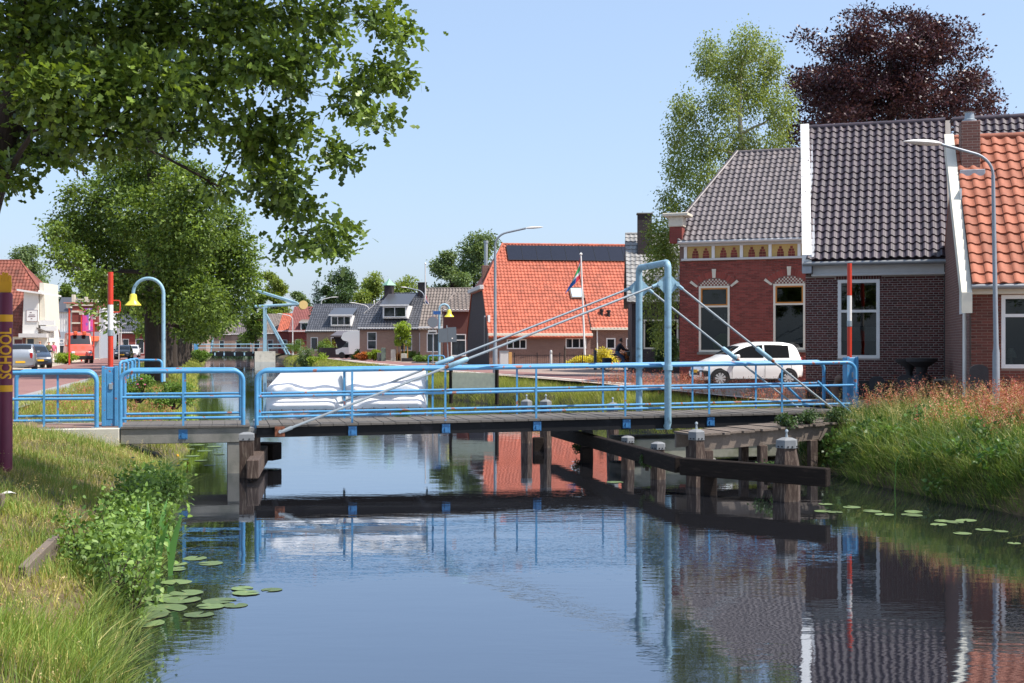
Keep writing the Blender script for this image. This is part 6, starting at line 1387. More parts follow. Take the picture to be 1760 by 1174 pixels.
# camper: alcove motorhome, nose to the left
q = P(618, 600, 131); CM = thing('camper_van', 'white alcove camper parked beside the carport', 'camper', (q.x, q.y, 1.12), math.radians(170)); CM.rotation_euler = (0, 0, math.radians(172))
M_CAMP = mat('camper_white', lin('#E2E2E0'), 0.35, coat=0.3)
MB().prism([(-3.2, -1.05, 0.5), (0.9, -1.05, 0.5), (0.9, -1.05, 1.75), (1.55, -1.05, 1.95), (1.75, -1.05, 2.2), (1.5, -1.05, 2.75), (0.8, -1.05, 2.95), (-3.2, -1.05, 2.95)], (0, 2.1, 0)).build('living_body', M_CAMP, CM)
MB().prism([(0.905, -0.9, 0.45), (2.35, -0.9, 0.45), (2.4, -0.9, 0.95), (1.7, -0.9, 1.15), (1.2, -0.9, 1.74), (0.905, -0.9, 1.74)], (0, 1.8, 0)).build('cab', M_CAMP, CM)
MB().prism([(1.25, -0.92, 1.68), (1.68, -0.92, 1.2), (1.0, -0.92, 1.2), (1.0, -0.92, 1.68)], (0, 1.84, 0)).build('cab_window', M_CARGL, CM)
for y in (-1.06, 1.01): MB().bevbox(-2.4, -1.3, y, y + 0.05, 1.6, 2.2, 0.02).build('side_window', M_CARGL, CM)
for x in (1.7, -1.9):
    for y in (-0.95, 0.8): MB().tube([(x, y, 0.34), (x, y + 0.2, 0.34)], 0.34, 20).build('wheel', M_RUB, CM, smooth=40)
# ------------------------------------------------------------------ people
def person(label, loc, rotz, J, top, legs, hair, skin=None, shoes=None, scale=1.0, cat='person', hair_r=0.112):
    """J: joint positions; the body is one skinned surface coloured by region"""
    skin = skin or mat('skin', lin('#C99A80'), 0.6); shoes = shoes or M_DARK
    names = ['pelvis', 'chest', 'neck', 'head', 'crown', 'lsh', 'lel', 'lha', 'lfi', 'rsh', 'rel', 'rha', 'rfi', 'lhp', 'lkn', 'lan', 'lto', 'rhp', 'rkn', 'ran', 'rto']
    rad = dict(pelvis=.15, chest=.155, neck=.055, head=.085, crown=.075, lsh=.07, lel=.047, lha=.034, lfi=.02, rsh=.07, rel=.047, rha=.034, rfi=.02, lhp=.095, lkn=.06, lan=.042, lto=.035, rhp=.095, rkn=.06, ran=.042, rto=.035)
    ed = [('pelvis', 'chest'), ('chest', 'neck'), ('neck', 'head'), ('head', 'crown'), ('chest', 'lsh'), ('lsh', 'lel'), ('lel', 'lha'), ('lha', 'lfi'), ('chest', 'rsh'), ('rsh', 'rel'), ('rel', 'rha'), ('rha', 'rfi'), ('pelvis', 'lhp'), ('lhp', 'lkn'), ('lkn', 'lan'), ('lan', 'lto'), ('pelvis', 'rhp'), ('rhp', 'rkn'), ('rkn', 'ran'), ('ran', 'rto')]
    me = bpy.data.meshes.new('body'); me.from_pydata([J[n_] for n_ in names], [(names.index(a), names.index(b)) for a, b in ed], [])
    ob = bpy.data.objects.new('body_tmp', me); col.objects.link(ob); sk = ob.modifiers.new('s', 'SKIN'); ob.modifiers.new('u', 'SUBSURF').levels = 2
    for i, n_ in enumerate(names): me.skin_vertices[0].data[i].radius = (rad[n_], rad[n_]); me.skin_vertices[0].data[i].use_root = (n_ == 'pelvis')
    dg = bpy.context.evaluated_depsgraph_get(); bm_ = bpy.data.meshes.new_from_object(ob.evaluated_get(dg)); bpy.data.objects.remove(ob)
    for m_ in (skin, top, legs, shoes): bm_.materials.append(m_)
    reg = {'head': 0, 'crown': 0, 'neck': 0, 'lha': 0, 'lfi': 0, 'rha': 0, 'rfi': 0, 'lto': 3, 'rto': 3, 'lhp': 2, 'lkn': 2, 'lan': 2, 'rhp': 2, 'rkn': 2, 'ran': 2, 'pelvis': 2}
    segs = [(Vector(J[a]), Vector(J[b]), {('neck', 'head'): 0, ('head', 'crown'): 0, ('lha', 'lfi'): 0, ('rha', 'rfi'): 0, ('lan', 'lto'): 3, ('ran', 'rto'): 3}.get((a, b), 2 if (a, b) in (('pelvis', 'lhp'), ('pelvis', 'rhp'), ('lhp', 'lkn'), ('lkn', 'lan'), ('rhp', 'rkn'), ('rkn', 'ran')) else 1)) for a, b in ed]
    for p in bm_.polygons:
        c = p.center; best = (9, 1)
        for a, b, k in segs:
            ab = b - a; t = max(0, min(1, (c - a).dot(ab) / max(1e-9, ab.length_squared))); d_ = (c - a - ab * t).length
            if d_ < best[0]: best = (d_, k)
        p.material_index = best[1]; p.use_smooth = True
    T = thing('person', label, cat, loc, rotz); T.scale = (scale,) * 3
    o = bpy.data.objects.new('body', bm_); col.objects.link(o); o.parent = T
    h = Vector(J['crown']) * 0.62 + Vector(J['head']) * 0.38
    m = MB(); bmh = bmesh.new(); bmesh.ops.create_icosphere(bmh, subdivisions=2, radius=hair_r); bmesh.ops.delete(bmh, geom=[v for v in bmh.verts if v.co.x > 0.045 and v.co.z < 0.035], context='VERTS')
    m.frombm(bmh, Matrix.Translation(h + Vector((-0.015, 0, 0.015)))); bmh.free(); m.build('hair', hair, T, smooth=True, fixn=False)
    fh = (Vector(J['head']) + Vector(J['crown'])) / 2
    m = MB(); m.tube([fh + Vector((0.075, 0, 0.0)), fh + Vector((0.105, 0, -0.03))], [0.012, 0.016], 6); m.build('nose', skin, T)
    return T
def walk(stride=0.2, arm=0.15):                         # facing +x
    return dict(pelvis=(0, 0, .95), chest=(.01, 0, 1.32), neck=(.01, 0, 1.49), head=(.03, 0, 1.58), crown=(.03, 0, 1.70), lsh=(.01, .19, 1.40), lel=(-.03 - arm * .4, .24, 1.13), lha=(.06 - arm, .25, .88), lfi=(.09 - arm, .25, .78), rsh=(.01, -.19, 1.40), rel=(.02 + arm * .3, -.24, 1.13), rha=(.12 + arm, -.24, .90), rfi=(.17 + arm, -.24, .81), lhp=(0, .09, .90), lkn=(.05 + stride * .6, .1, .50), lan=(stride, .1, .08), lto=(stride + .17, .11, .03), rhp=(0, -.09, .90), rkn=(.04 - stride * .3, -.1, .50), ran=(-stride * .9, -.1, .1), rto=(-stride * .9 + .17, -.11, .03))
mblond = mat('ginger_hair', lin('#B8744A'), 0.7); mgrey = mat('grey_hair', lin('#A8A29A'), 0.7); mdk = mat('dark_hair', lin('#2A201C'), 0.7)
person('person in beige pink jacket with ginger hair walking by the white shop', onst(69, 99), hd + math.pi, walk(.22, .1), mat('beige_jacket', lin('#C49A86'), 0.8), mat('dark_trousers', lin('#4A3A38'), 0.8), mblond)
person('person in olive jacket and pale blue jeans walking by the white shop', onst(84, 99), hd + math.pi - 0.2, walk(.16, .15), mat('olive_jacket', lin('#5C5E3C'), 0.8), mat('pale_jeans', lin('#8FA0B4'), 0.8), mgrey)
person('person in pink top right of the one in olive jacket', onst(92, 101), hd + math.pi + 0.3, walk(.1, .2), mat('pink_top', lin('#CC6080'), 0.8), mat('pale_trousers', lin('#B8A8A0'), 0.8), mgrey)
ride = dict(pelvis=(-.12, 0, 1.0), chest=(.06, 0, 1.34), neck=(.12, 0, 1.50), head=(.16, 0, 1.58), crown=(.17, 0, 1.70), lsh=(.09, .18, 1.42), lel=(.28, .24, 1.18), lha=(.52, .24, 1.10), lfi=(.60, .23, 1.08), rsh=(.09, -.18, 1.42), rel=(.28, -.24, 1.18), rha=(.52, -.24, 1.10), rfi=(.60, -.23, 1.08), lhp=(-.08, .1, .95), lkn=(.34, .11, .78), lan=(.14, .11, .42), lto=(.30, .11, .36), rhp=(-.08, -.1, .95), rkn=(.30, -.11, .62), ran=(.05, -.11, .22), rto=(.22, -.11, .19))
def bicycle(label, loc, rotz, bags=False):
    B = thing('bicycle', label, 'bicycle', loc, rotz)
    for x in (-0.55, 0.55):
        w_ = MB().tube([(x + 0.33 * math.cos(a), 0, 0.34 + 0.33 * math.sin(a)) for a in np.linspace(0, 2 * math.pi, 28, endpoint=False)], 0.02, 6, closed=True).build('wheel', M_RUB, B, smooth=40)
        m = MB()
        for k in range(10): a = 2 * math.pi * k / 10; m.tube([(x, 0, 0.34), (x + 0.32 * math.cos(a), 0, 0.34 + 0.32 * math.sin(a))], 0.004, 3)
        m.build('spokes', M_STEEL, w_)
    m = MB()
    for (p, q) in (((-.55, 0, .34), (-.05, 0, .30)), ((-.05, 0, .30), (-.2, 0, .86)), ((-.05, 0, .30), (.36, 0, .72)), ((-.17, 0, .72), (.36, 0, .78)), ((-.55, 0, .34), (-.18, 0, .76)), ((.36, 0, .68), (.55, 0, .34)), ((.36, 0, .68), (.33, 0, 1.02))): m.tube([p, q], 0.018, 6)
    m.build('frame', M_DARK, B)
    MB().tube([(.55, .27, 1.06), (.42, .2, 1.06), (.33, 0, 1.03), (.42, -.2, 1.06), (.55, -.27, 1.06)], 0.014, 6).build('handlebar', M_STEEL, B, smooth=40)
    MB().bevbox(-.34, -.06, -.09, .09, .87, .93, .03).build('saddle', M_DARK, B)
    MB().tube([(-.05, -.14, .12), (-.05, -.05, .3), (-.05, .05, .3), (-.05, .14, .48)], 0.012, 5).build('crank', M_STEEL, B)
    if bags:
        for y in (-.16, .16): MB().bevbox(-.85, -.42, y - .09, y + .09, .38, .72, .04).build('pannier', mat('blue_black_pannier', lin('#1E2A3C'), 0.8), B)
        MB().bevbox(.50, .82, -.22, .22, .82, 1.16, .06).build('front_basket', mat('dark_green_basket', lin('#23302C'), 0.8), B)
    return B
q = P(1063, 600, 66); hd2 = math.radians(8)
person('person in dark t-shirt and jeans riding a bicycle before yellow shrub', (q.x, q.y, 1.12), hd2, ride, mat('navy_shirt', lin('#1E1E2A'), 0.8), mat('blue_jeans', lin('#4A5C78'), 0.8), mdk)
bicycle('dark bicycle with front basket and panniers ridden past the yellow shrub', (q.x, q.y, 1.12), hd2, True)
q = P(598, 600, 139)
person('distant person with blue top riding a bicycle before the camper', (q.x, q.y, 1.12), math.radians(-80), ride, mat('grey_blue_shirt', lin('#6A7890'), 0.8), mat('salmon_shorts', lin('#C8968A'), 0.8), mdk, scale=1.1)
bicycle('distant dark bicycle under the rider in blue top', (q.x, q.y, 1.12), math.radians(-80))
# ------------------------------------------------------------------ leaves, trees, shrubs
T_QUAD = np.array([(0, 0, 0), (0.5, 0.30, 0.06), (1, 0, -0.05), (0.5, -0.30, 0.06)]); Q_QUAD = np.array([(0, 1, 2, 3)])
_x = [0, .22, .42, .57, .78, 1.0]; _w = [.03, .17, .27, .11, .30, .03]
T_OAK = np.array([(x, 0, -0.06 * x * x) for x in _x] + [(x + .03, w, .10 * w - 0.06 * x * x) for x, w in zip(_x, _w)] + [(x + .03, -w, .10 * w - 0.06 * x * x) for x, w in zip(_x, _w)])
Q_OAK = np.array([(i, i + 1, 7 + i, 6 + i) for i in range(5)] + [(i, 12 + i, 13 + i, i + 1) for i in range(5)])
_x = [0, .16, .55, 1.0]; _w = [.04, .35, .33, .0]
T_HEART = np.array([(x, 0, -0.10 * x * x) for x in _x] + [(x - (.06 if 0 < i < 3 else 0), w, .16 * w - 0.1 * x * x) for i, (x, w) in enumerate(zip(_x, _w))] + [(x - (.06 if 0 < i < 3 else 0), -w, .16 * w - 0.1 * x * x) for i, (x, w) in enumerate(zip(_x, _w))])
Q_HEART = np.array([(i, i + 1, 5 + i, 4 + i) for i in range(3)] + [(i, 8 + i, 9 + i, i + 1) for i in range(3)])
def unit(v): return v / np.maximum(1e-9, np.linalg.norm(v, axis=1, keepdims=True))
def leaf_frames(C, out, rg, droop=-0.2, upb=0.8, spread=0.9):
    n = len(C); d = unit(out * 0.8 + rg.normal(0, spread, (n, 3)) * 0.7 + np.array([0, 0, droop])); nr = rg.normal(0, 0.6, (n, 3)) + np.array([0, 0, upb]); s = unit(np.cross(nr, d)); nn = np.cross(d, s); return d, s, nn
def leaves(C, d, s, nn, size, T, Qt):
    L = size[:, None, None]; V = C[:, None, :] + L * (T[None, :, 0, None] * d[:, None, :] + T[None, :, 1, None] * s[:, None, :] + T[None, :, 2, None] * nn[:, None, :])
    k = len(T); return V.reshape(-1, 3), (Qt[None] + (np.arange(len(C)) * k)[:, None, None]).reshape(-1, Qt.shape[1])
def cloud(clumps, rg, per=14, tw_r=0.28, dens=1.0, shell=2.4, flat=0.6):
    """twig tufts spread through ellipsoid clumps: leaf points and outward directions"""
    Cs, Os, Tw = [], [], []
    for (c, r, nt) in clumps:
        nt = max(1, int(nt * dens)); u = unit(rg.normal(0, 1, (nt, 3))); rad = rg.random(nt) ** (1 / shell); p = np.array(c) + u * rad[:, None] * np.array(r)
        Tw.append(p); n = rg.poisson(per, nt) + 3; idx = np.repeat(np.arange(nt), n)
        q = p[idx] + rg.normal(0, 1, (len(idx), 3)) * np.array([tw_r, tw_r, tw_r * flat]); Cs.append(q); Os.append(unit(u[idx] * 0.7 + (q - p[idx]) / tw_r * 0.5))
    return np.concatenate(Cs), np.concatenate(Os), Tw
def limbs(parent, trunk, clumps, Tw, rg, m, r0, sub=5, kind='stuff'):
    """limbs grow from clump to clump: each attaches to the nearest wood already there"""
    tr = [Vector(p) for p in trunk]; m_ = MB(); nodes = []
    H0, H1 = tr[0].z, tr[-1].z; ax = tr[len(tr) // 2]
    for i in range(len(tr) - 1):
        for f in (0, .25, .5, .75):
            p = tr[i].lerp(tr[i + 1], f)
            if p.z > H0 + (H1 - H0) * 0.30: nodes.append((p, r0, 0.0))
    order = sorted(range(len(clumps)), key=lambda k: min((Vector(clumps[k][0]) - n_[0]).length for n_ in nodes))
    for k in order:
        (c, r, nt), tw = clumps[k], Tw[k]; c = Vector(c)
        p, pr, dist = min(nodes, key=lambda n_: (c - n_[0]).length + 0.35 * n_[2] + (1.5 * max(0, n_[0].z - c.z)))
        L = (c - p).length; mid = p.lerp(c, 0.5) + Vector((rg.normal(0, .09), rg.normal(0, .09), 0.04 + rg.normal(0, .05))) * L
        rr = pr * 0.80; pts = [p, p.lerp(mid, 0.55) + Vector((0, 0, .02 * L)), mid, mid.lerp(c, 0.6), c]; m_.tube(pts, [rr, rr * .9, rr * .8, rr * .7, rr * .55], 6)
        for q, f in ((pts[1], .9), (mid, .8), (pts[3], .7), (c, .55)): nodes.append((q, rr * f, dist + L * .5))
        for t in tw[:sub]:
            t = Vector(t); b = mid.lerp(c, rg.random()); g_ = min(rr * .5, r0 * .22); m_.tube([b, b.lerp(t, .5) + Vector((0, 0, .05)) * (t - b).length, t], [g_, g_ * .6, g_ * .2], 4)
    return m_.build('limbs', m, parent, smooth=60, kind=kind, fixn=False)
def tree(name, label, base, trunk, clumps, lm, rg, r0=0.25, lsize=0.12, per=14, tw_r=0.28, T=T_QUAD, Qt=Q_QUAD, bark=None, dens=1.0, droop=-0.2, flat=0.6, shell=2.4, group=None, n_ind=0, sub=5, spread=0.9, upb=0.8, simple_above=None):
    """trunk and clumps in world coordinates"""
    R = thing(name, label, 'tree', base, 0, group); b = np.array(base); bark = bark or M_BARK
    cl = [(tuple(np.array(c) - b), r, n) for c, r, n in clumps]; trk = [tuple(np.array(p[:3]) - b) for p in trunk]
    m = MB(); m.tube(trk, [p[3] for p in trunk], 12); m.build('trunk', bark, R, smooth=60)
    C, O, Tw = cloud(cl, rg, per, tw_r, dens, shell, flat); d, s, nn = leaf_frames(C, O, rg, droop, upb, spread); sz = lsize * rg.uniform(0.65, 1.25, len(C))
    limbs(R, trk, cl, Tw, rg, bark, r0, sub)
    if n_ind:
        vis = np.argsort(-(C[:, 0] * 1.0 - 0.35 * C[:, 1] - 0.25 * C[:, 2]) + rg.normal(0, 0.7, len(C)))[:n_ind]
        me = bpy.data.meshes.new('leaf'); me.from_pydata([tuple(map(float, v)) for v in T], [], [tuple(map(int, q)) for q in Qt]); me.materials.append(lm)
        for i in vis:
            o = bpy.data.objects.new('leaf', me); col.objects.link(o); o.parent = R
            o.matrix_local = Matrix.Translation(C[i]) @ Matrix((d[i], s[i], nn[i])).transposed().to_4x4() @ Matrix.Scale(float(sz[i]), 4)
        k = np.ones(len(C), bool); k[vis] = False; C, d, s, nn, sz = C[k], d[k], s[k], nn[k], sz[k]
    if simple_above is not None:                      # leaves high above the picture are plainer
        hi = C[:, 2] + b[2] > simple_above; V, Q = leaves(C[hi], d[hi], s[hi], nn[hi], sz[hi] * 1.05, T_QUAD, Q_QUAD); fast('upper_crown', V, Q, lm, parent=R, kind='stuff'); lo = ~hi; C, d, s, nn, sz = C[lo], d[lo], s[lo], nn[lo], sz[lo]
    V, Q = leaves(C, d, s, nn, sz, T, Qt); fast('crown', V, Q, lm, parent=R, kind='stuff')
    return R
LM_OAK = leafmat('oak_leaves', lin('#30441A'), lin('#7C923E'), 0.28, 0.38)
LM_OAK2 = leafmat('oak_row_leaves', lin('#3C5222'), lin('#7E9440'), 0.30, 0.45)
LM_BIR = leafmat('birch_leaves', lin('#5E7038'), lin('#93A05C'), 0.38, 0.5)
LM_BEE = leafmat('copper_beech_leaves', lin('#2A181D'), lin('#583840'), 0.16, 0.4)
LM_DK = leafmat('dark_tree_leaves', lin('#34482A'), lin('#50683A'), 0.25, 0.5)
LM_LT = leafmat('light_tree_leaves', lin('#667A34'), lin('#8C9A4A'), 0.35, 0.5)
LM_POP = leafmat('grey_green_leaves', lin('#52683E'), lin('#7C8E60'), 0.3, 0.5)
LM_FIR = leafmat('conifer_needles', lin('#2F4236'), lin('#48604C'), 0.1, 0.6)
LM_BUSH = leafmat('bank_bush_leaves', lin('#44602A'), lin('#7C9848'), 0.28, 0.5)
LM_HEDGE = leafmat('hedge_leaves', lin('#6C8428'), lin('#9AAE3C'), 0.3, 0.5)
LM_YEL = leafmat('golden_shrub_leaves', lin('#C0B02C'), lin('#E4D85A'), 0.3, 0.5)
LM_ORS = leafmat('orange_shrub_leaves', lin('#A05A30'), lin('#C07A44'), 0.3, 0.5)
LM_GRN = leafmat('garden_shrub_leaves', lin('#4C6A2C'), lin('#76923E'), 0.3, 0.5)
# --- the near oak, its crown hanging in from the left
rg = rnd(11)
spec = [(45, 60, 95, 80), (175, 50, 105, 60), (310, 40, 100, 55), (430, 35, 80, 48), (535, 22, 50, 28), (110, 160, 100, 60), (245, 150, 95, 55), (365, 140, 85, 55), (465, 105, 60, 50), (190, 235, 95, 28), (310, 225, 75, 32), (45, 225, 55, 34), (12, 305, 26, 32), (100, 265, 50, 14),
        (500, 25, 32, 26), (551, 33, 20, 24), (556, 90, 12, 22), (505, 150, 22, 30), (655, 30, 22, 26), (684, 55, 14, 26), (650, 130, 34, 28), (684, 128, 18, 38), (600, 180, 34, 22), (650, 203, 30, 16), (625, 150, 26, 20),
        (430, 215, 55, 32), (500, 215, 34, 30), (455, 262, 52, 32), (474, 305, 44, 34), (512, 352, 38, 28), (548, 412, 38, 22), (584, 397, 17, 12), (494, 434, 15, 12), (586, 272, 24, 13), (560, 255, 11, 10), (375, 320, 12, 13), (478, 345, 26, 18), (582, 432, 16, 12)]
spec = [(x, y, max(5, rx - 8), max(4, ry - 8)) if x > 420 else (x, y, rx, ry) for (x, y, rx, ry) in spec if not (x == 535 and y == 22) and not (x == 430 and y == 35)] + [(415, 35, 62, 44)]
cl = []
for (x, y, rx, ry) in spec:
    D = 15 + rg.uniform(-1.6, 1.6) * (1 if x < 450 else 0.5); s_ = D / 2100; c = P(x, y, D); r = (rx * s_, (rx + ry) / 2 * s_ * (1.3 if x < 420 else 1.0), ry * s_); cl.append((tuple(c), r, 5 + rx * ry / (80 if x < 420 else 62)))
for (x, y, z, r, nt) in ((-7.5, 15, 8.6, 2.0, 60), (-5.0, 15.5, 9.4, 2.0, 70), (-3.0, 15, 8.2, 1.5, 50), (-6.0, 13.5, 10.8, 2.0, 60), (-4.2, 15, 11.6, 1.9, 60), (-8.8, 16, 6.4, 1.9, 40), (-9.5, 14.5, 9.5, 2.0, 40), (-7.0, 15, 12.6, 1.7, 50), (-8.5, 17, 11, 2, 40), (-2.6, 16, 6.9, 1.3, 50), (-5.2, 14.0, 8.0, 1.6, 110), (-3.6, 13.8, 8.6, 1.6, 110), (-2.4, 13.8, 8.0, 1.3, 90), (-4.6, 13.6, 9.8, 1.6, 100), (-3.0, 13.2, 10.2, 1.5, 90), (-6.4, 13.8, 8.8, 1.6, 90), (-1.6, 14.2, 9.0, 1.2, 60), (-5.6, 12.8, 7.4, 1.4, 80)): cl.append(((x, y, z), (r, r, r * 0.8), nt))
bx_, by_ = -7.35, 15.2
tree('oak_tree', 'big leafy oak whose branches hang over the upper left corner', (bx_, by_, 0.9), [(bx_, by_, 0.7, .40), (bx_ + .2, by_, 2.2, .30), (bx_ + .75, by_, 4.2, .22), (bx_ + 1.1, by_, 5.4, .19), (bx_ + 1.35, by_, 6.4, .17), (bx_ + 1.6, by_, 8.5, .12), (bx_ + 1.8, by_, 11, .05)], cl, LM_OAK, rg, 0.10, 0.125, 15, 0.125, T_OAK, Q_OAK, n_ind=300, sub=6, simple_above=7.3)
# --- the oak row along the left bank
def oak_row_tree(label, base, H, Rr, seed, nl, ls, trunk_r=0.33, group='oak row on the left bank', low=0.30, name='oak_tree', sq=1.0):
    rg = rnd(seed); bx, by, bz = base; cl = []
    for k in range(nl):
        t = rg.random(); zz = bz + H * (low + (1 - low) * t * 0.96); rad = Rr * math.sin(math.pi * min(1, 0.20 + 0.80 * t)) ** 0.7 * (0.45 + 0.55 * rg.random()); an = rg.uniform(0, 2 * math.pi)
        rc = Rr * rg.uniform(0.26, 0.42); cl.append(((bx + rad * math.cos(an), by + rad * math.sin(an), zz), (rc, rc, rc * 0.62), 30))
    cl.append(((bx, by, bz + H * 0.75), (Rr * 0.55, Rr * 0.55, H * 0.2), 50))
    tr = [(bx, by, bz - .2, trunk_r * 1.3), (bx, by, bz + .8, trunk_r), (bx + .1, by, bz + H * .35, trunk_r * .75), (bx - .05, by, bz + H * .65, trunk_r * .45), (bx, by, bz + H * .92, trunk_r * .1)]
    return tree(name, label, base, tr, cl, LM_OAK2, rg, 0.16, ls, 13, 0.30, dens=sq, group=group)
def rowpos(a, b=-3.1): return tuple(W(a, b, 1.0))
r_oak = rnd(21); cl = []
spec2 = [(215, 310, 60, 40), (150, 345, 45, 40), (270, 300, 70, 40), (330, 320, 55, 40), (120, 400, 40, 40), (170, 400, 60, 50), (250, 370, 70, 60), (330, 380, 60, 50), (385, 390, 45, 40), (400, 430, 45, 35), (110, 440, 32, 24), (150, 460, 40, 26), (215, 450, 60, 45), (300, 450, 60, 50), (370, 460, 60, 42), (420, 480, 32, 30), (200, 500, 40, 26), (340, 510, 55, 34), (400, 520, 42, 28), (290, 520, 50, 30), (365, 550, 42, 22), (330, 570, 34, 16), (250, 260, 50, 25), (160, 480, 30, 18), (95, 395, 16, 10)]
for (x, y, rx, ry) in spec2:
    D = 56 + r_oak.uniform(-3.2, 3.2); s_ = D / 2100; cl.append((tuple(P(x, y, D)), (rx * s_, (rx + ry) / 2 * s_, ry * s_), 14 + rx * ry / 14))
b2 = P(262, 600, 56); b2.z = 1.0
OAK2 = tree('oak_tree', 'broad green oak in the middle of left bank behind the yellow lamp', tuple(b2), [(b2.x, b2.y, .8, .42), (b2.x, b2.y, 2.2, .34), (b2.x - .1, b2.y, 5, .27), (b2.x, b2.y, 8, .16), (b2.x, b2.y, 10, .05)], cl, LM_OAK2, r_oak, 0.14, 0.18, 14, 0.22, group='oak row on the left bank')
row = [(67, 4.2), (78, 4.2), (90, 4.0), (103, 4.2), (117, 4.2), (132, 4.2), (150, 4.3), (170, 4.4)]
labs = ['second', 'third', 'fourth', 'fifth', 'sixth', 'seventh', 'eighth', 'ninth']
for k, (a, R_) in enumerate(row):
    oak_row_tree('oak in the left bank row, %s trunk counting away from the lamp' % labs[k], rowpos(a, -3.2 - 0.012 * (a - 60)), 9.2 - 0.2 * (k % 3), R_, 40 + k, 16, 0.30 + 0.02 * k, 0.34, sq=0.55, low=0.27)
for k, (a, b, lab) in enumerate(((-7, -4.6, 'oak on left bank just behind the viewer'), (-17, -5, 'oak on left bank farther behind the viewer'), (-14, 2.0, 'oak across the canal end behind the viewer'))): oak_row_tree(lab, tuple(W(a, b, 1.0)), 11, 4.6, 60 + k, 16, 0.40, 0.35, sq=0.4, group='oaks behind the viewer')
# --- birch and copper beech behind the right-hand houses
rg = rnd(31); cl = []; DB_ = 55.0; s_ = DB_ / 2100
for (x, y, rx, ry, w) in [(1215, 100, 26, 40, 1), (1285, 80, 40, 34, 1), (1325, 110, 26, 42, 1), (1250, 120, 36, 40, 1), (1290, 160, 44, 50, 1), (1340, 190, 26, 48, 1), (1240, 180, 36, 40, .9), (1180, 190, 28, 36, 1), (1165, 235, 22, 34, 1), (1210, 250, 40, 36, 1), (1270, 250, 46, 44, .9), (1335, 260, 32, 50, .9), (1165, 290, 24, 40, 1), (1215, 310, 44, 36, 1), (1280, 320, 48, 44, 1), (1345, 340, 26, 50, .8), (1150, 350, 20, 34, 1), (1190, 370, 36, 34, 1), (1240, 380, 40, 34, 1), (1128, 420, 20, 56, 1.2), (1150, 430, 20, 60, 1.2), (1118, 500, 14, 56, .9), (1148, 510, 16, 66, 1.1), (1135, 570, 16, 40, .7), (1310, 400, 40, 40, 1)]:
    c = P(x, y, DB_ + rg.uniform(-1.6, 1.6) + (0.8 if y > 400 else 0)); cl.append((tuple(c), (rx * s_ * .86, (rx + 12) * s_, ry * s_ * .84), w * (6 + rx * ry / 12.5)))
b = P(1275, 600, DB_); b.z = 1.1
tree('birch_tree', 'tall airy pale green birch rising behind the grey roofed house', tuple(b), [(b.x, b.y, 1.0, .24), (b.x + .1, b.y, 5, .20), (b.x + .1, b.y, 9, .15), (b.x - .1, b.y, 13, .09), (b.x, b.y, 15.8, .03)], cl, LM_BIR, rg, 0.085, 0.125, 16, 0.17, bark=M_BARKP, droop=-0.9, flat=1.5, sub=3)
rg = rnd(33); cl = []; DC = 60.0; s_ = DC / 2100
for k in range(120):
    an = math.radians(rg.uniform(-8, 188)); rr = math.sqrt(rg.uniform(0.02, 1.0)); x = 1530 + math.cos(an) * 158 * rr; y = 212 - math.sin(an) * 172 * rr * (1.0 if abs(math.cos(an)) < 0.5 else 0.88)
    cl.append((tuple(P(x, y, DC + rg.uniform(-3.5, 3.5))), (32 * s_ * rg.uniform(.7, 1.2), 32 * s_, 13 * s_ * rg.uniform(.8, 1.4)), 22))
for (x, y) in ((1502, 107), (1515, 100), (1490, 112), (1680, 90), (1690, 150), (1660, 60), (1385, 65), (1480, 20), (1465, 30), (1570, 35), (1640, 50), (1600, 45), (1530, 30), (1372, 130), (1700, 170), (1370, 190), (1370, 240), (1360, 290)): cl.append((tuple(P(x, y, DC + rg.uniform(-1, 1))), (20 * s_, 22 * s_, 10 * s_), 14))
for k in range(34):
    an = math.radians(rg.uniform(2, 178)); x = 1530 + math.cos(an) * rg.uniform(158, 182); y = 212 - math.sin(an) * rg.uniform(168, 196) * (1.0 if abs(math.cos(an)) < .5 else .88); cl.append((tuple(P(x, y, DC + rg.uniform(-2, 2))), (16 * s_, 14 * s_, 7 * s_), 9))
b = P(1530, 600, DC); b.z = 1.1
tree('copper_beech', 'dark purple copper beech behind the dark pantile roof', tuple(b), [(b.x, b.y, 1, .4), (b.x, b.y, 8, .3), (b.x, b.y, 13, .2), (b.x, b.y, 18, .05)], cl, LM_BEE, rg, 0.13, 0.17, 15, 0.27, sub=5, flat=0.5, droop=0.1)
# --- background trees
def bg_tree(label, px, D, ytop, wpx, lm, seed, name='tree', ybot=None, ls=0.30, dens=1.0, group='background trees', z0=1.1, nl=14, low=0.22):
    rg = rnd(seed); b = P(px, 600, D); b.z = z0; s = D / 2100; H = EYE + (594 - ytop) * s - z0; Rr = wpx / 2 * s; cl = []
    for k in range(nl):
        t = (k + rg.random()) / nl; rad = Rr * math.sin(math.pi * (0.16 + 0.80 * t)) ** 0.6 * rg.uniform(0.25, 0.80); an = rg.uniform(0, 6.283); rc = Rr * rg.uniform(0.28, 0.46)
        cl.append(((b.x + rad * math.cos(an), b.y + rad * math.sin(an), z0 + H * (low + (0.96 - low) * t) - rc * 0.3), (rc, rc, rc * 0.8), 42 * dens))
    return tree(name, label, tuple(b), [(b.x, b.y, z0 - .2, .3), (b.x, b.y, z0 + H * .4, .22), (b.x, b.y, z0 + H * .9, .05)], cl, lm, rg, 0.14, ls, 13, Rr * 0.10, group=group, sub=3)
bg_tree('grey green tree left of orange farmhouse, lower lobe', 775, 122, 425, 78, LM_POP, 71, ls=0.26, dens=1.6)
bg_tree('tall grey green tree behind orange farmhouse left end', 815, 126, 392, 100, LM_POP, 72, ls=0.26, dens=1.8, nl=18)
bg_tree('dark round oak behind the dark roofed house', 590, 195, 455, 76, LM_DK, 73, ls=0.36, dens=1.4)
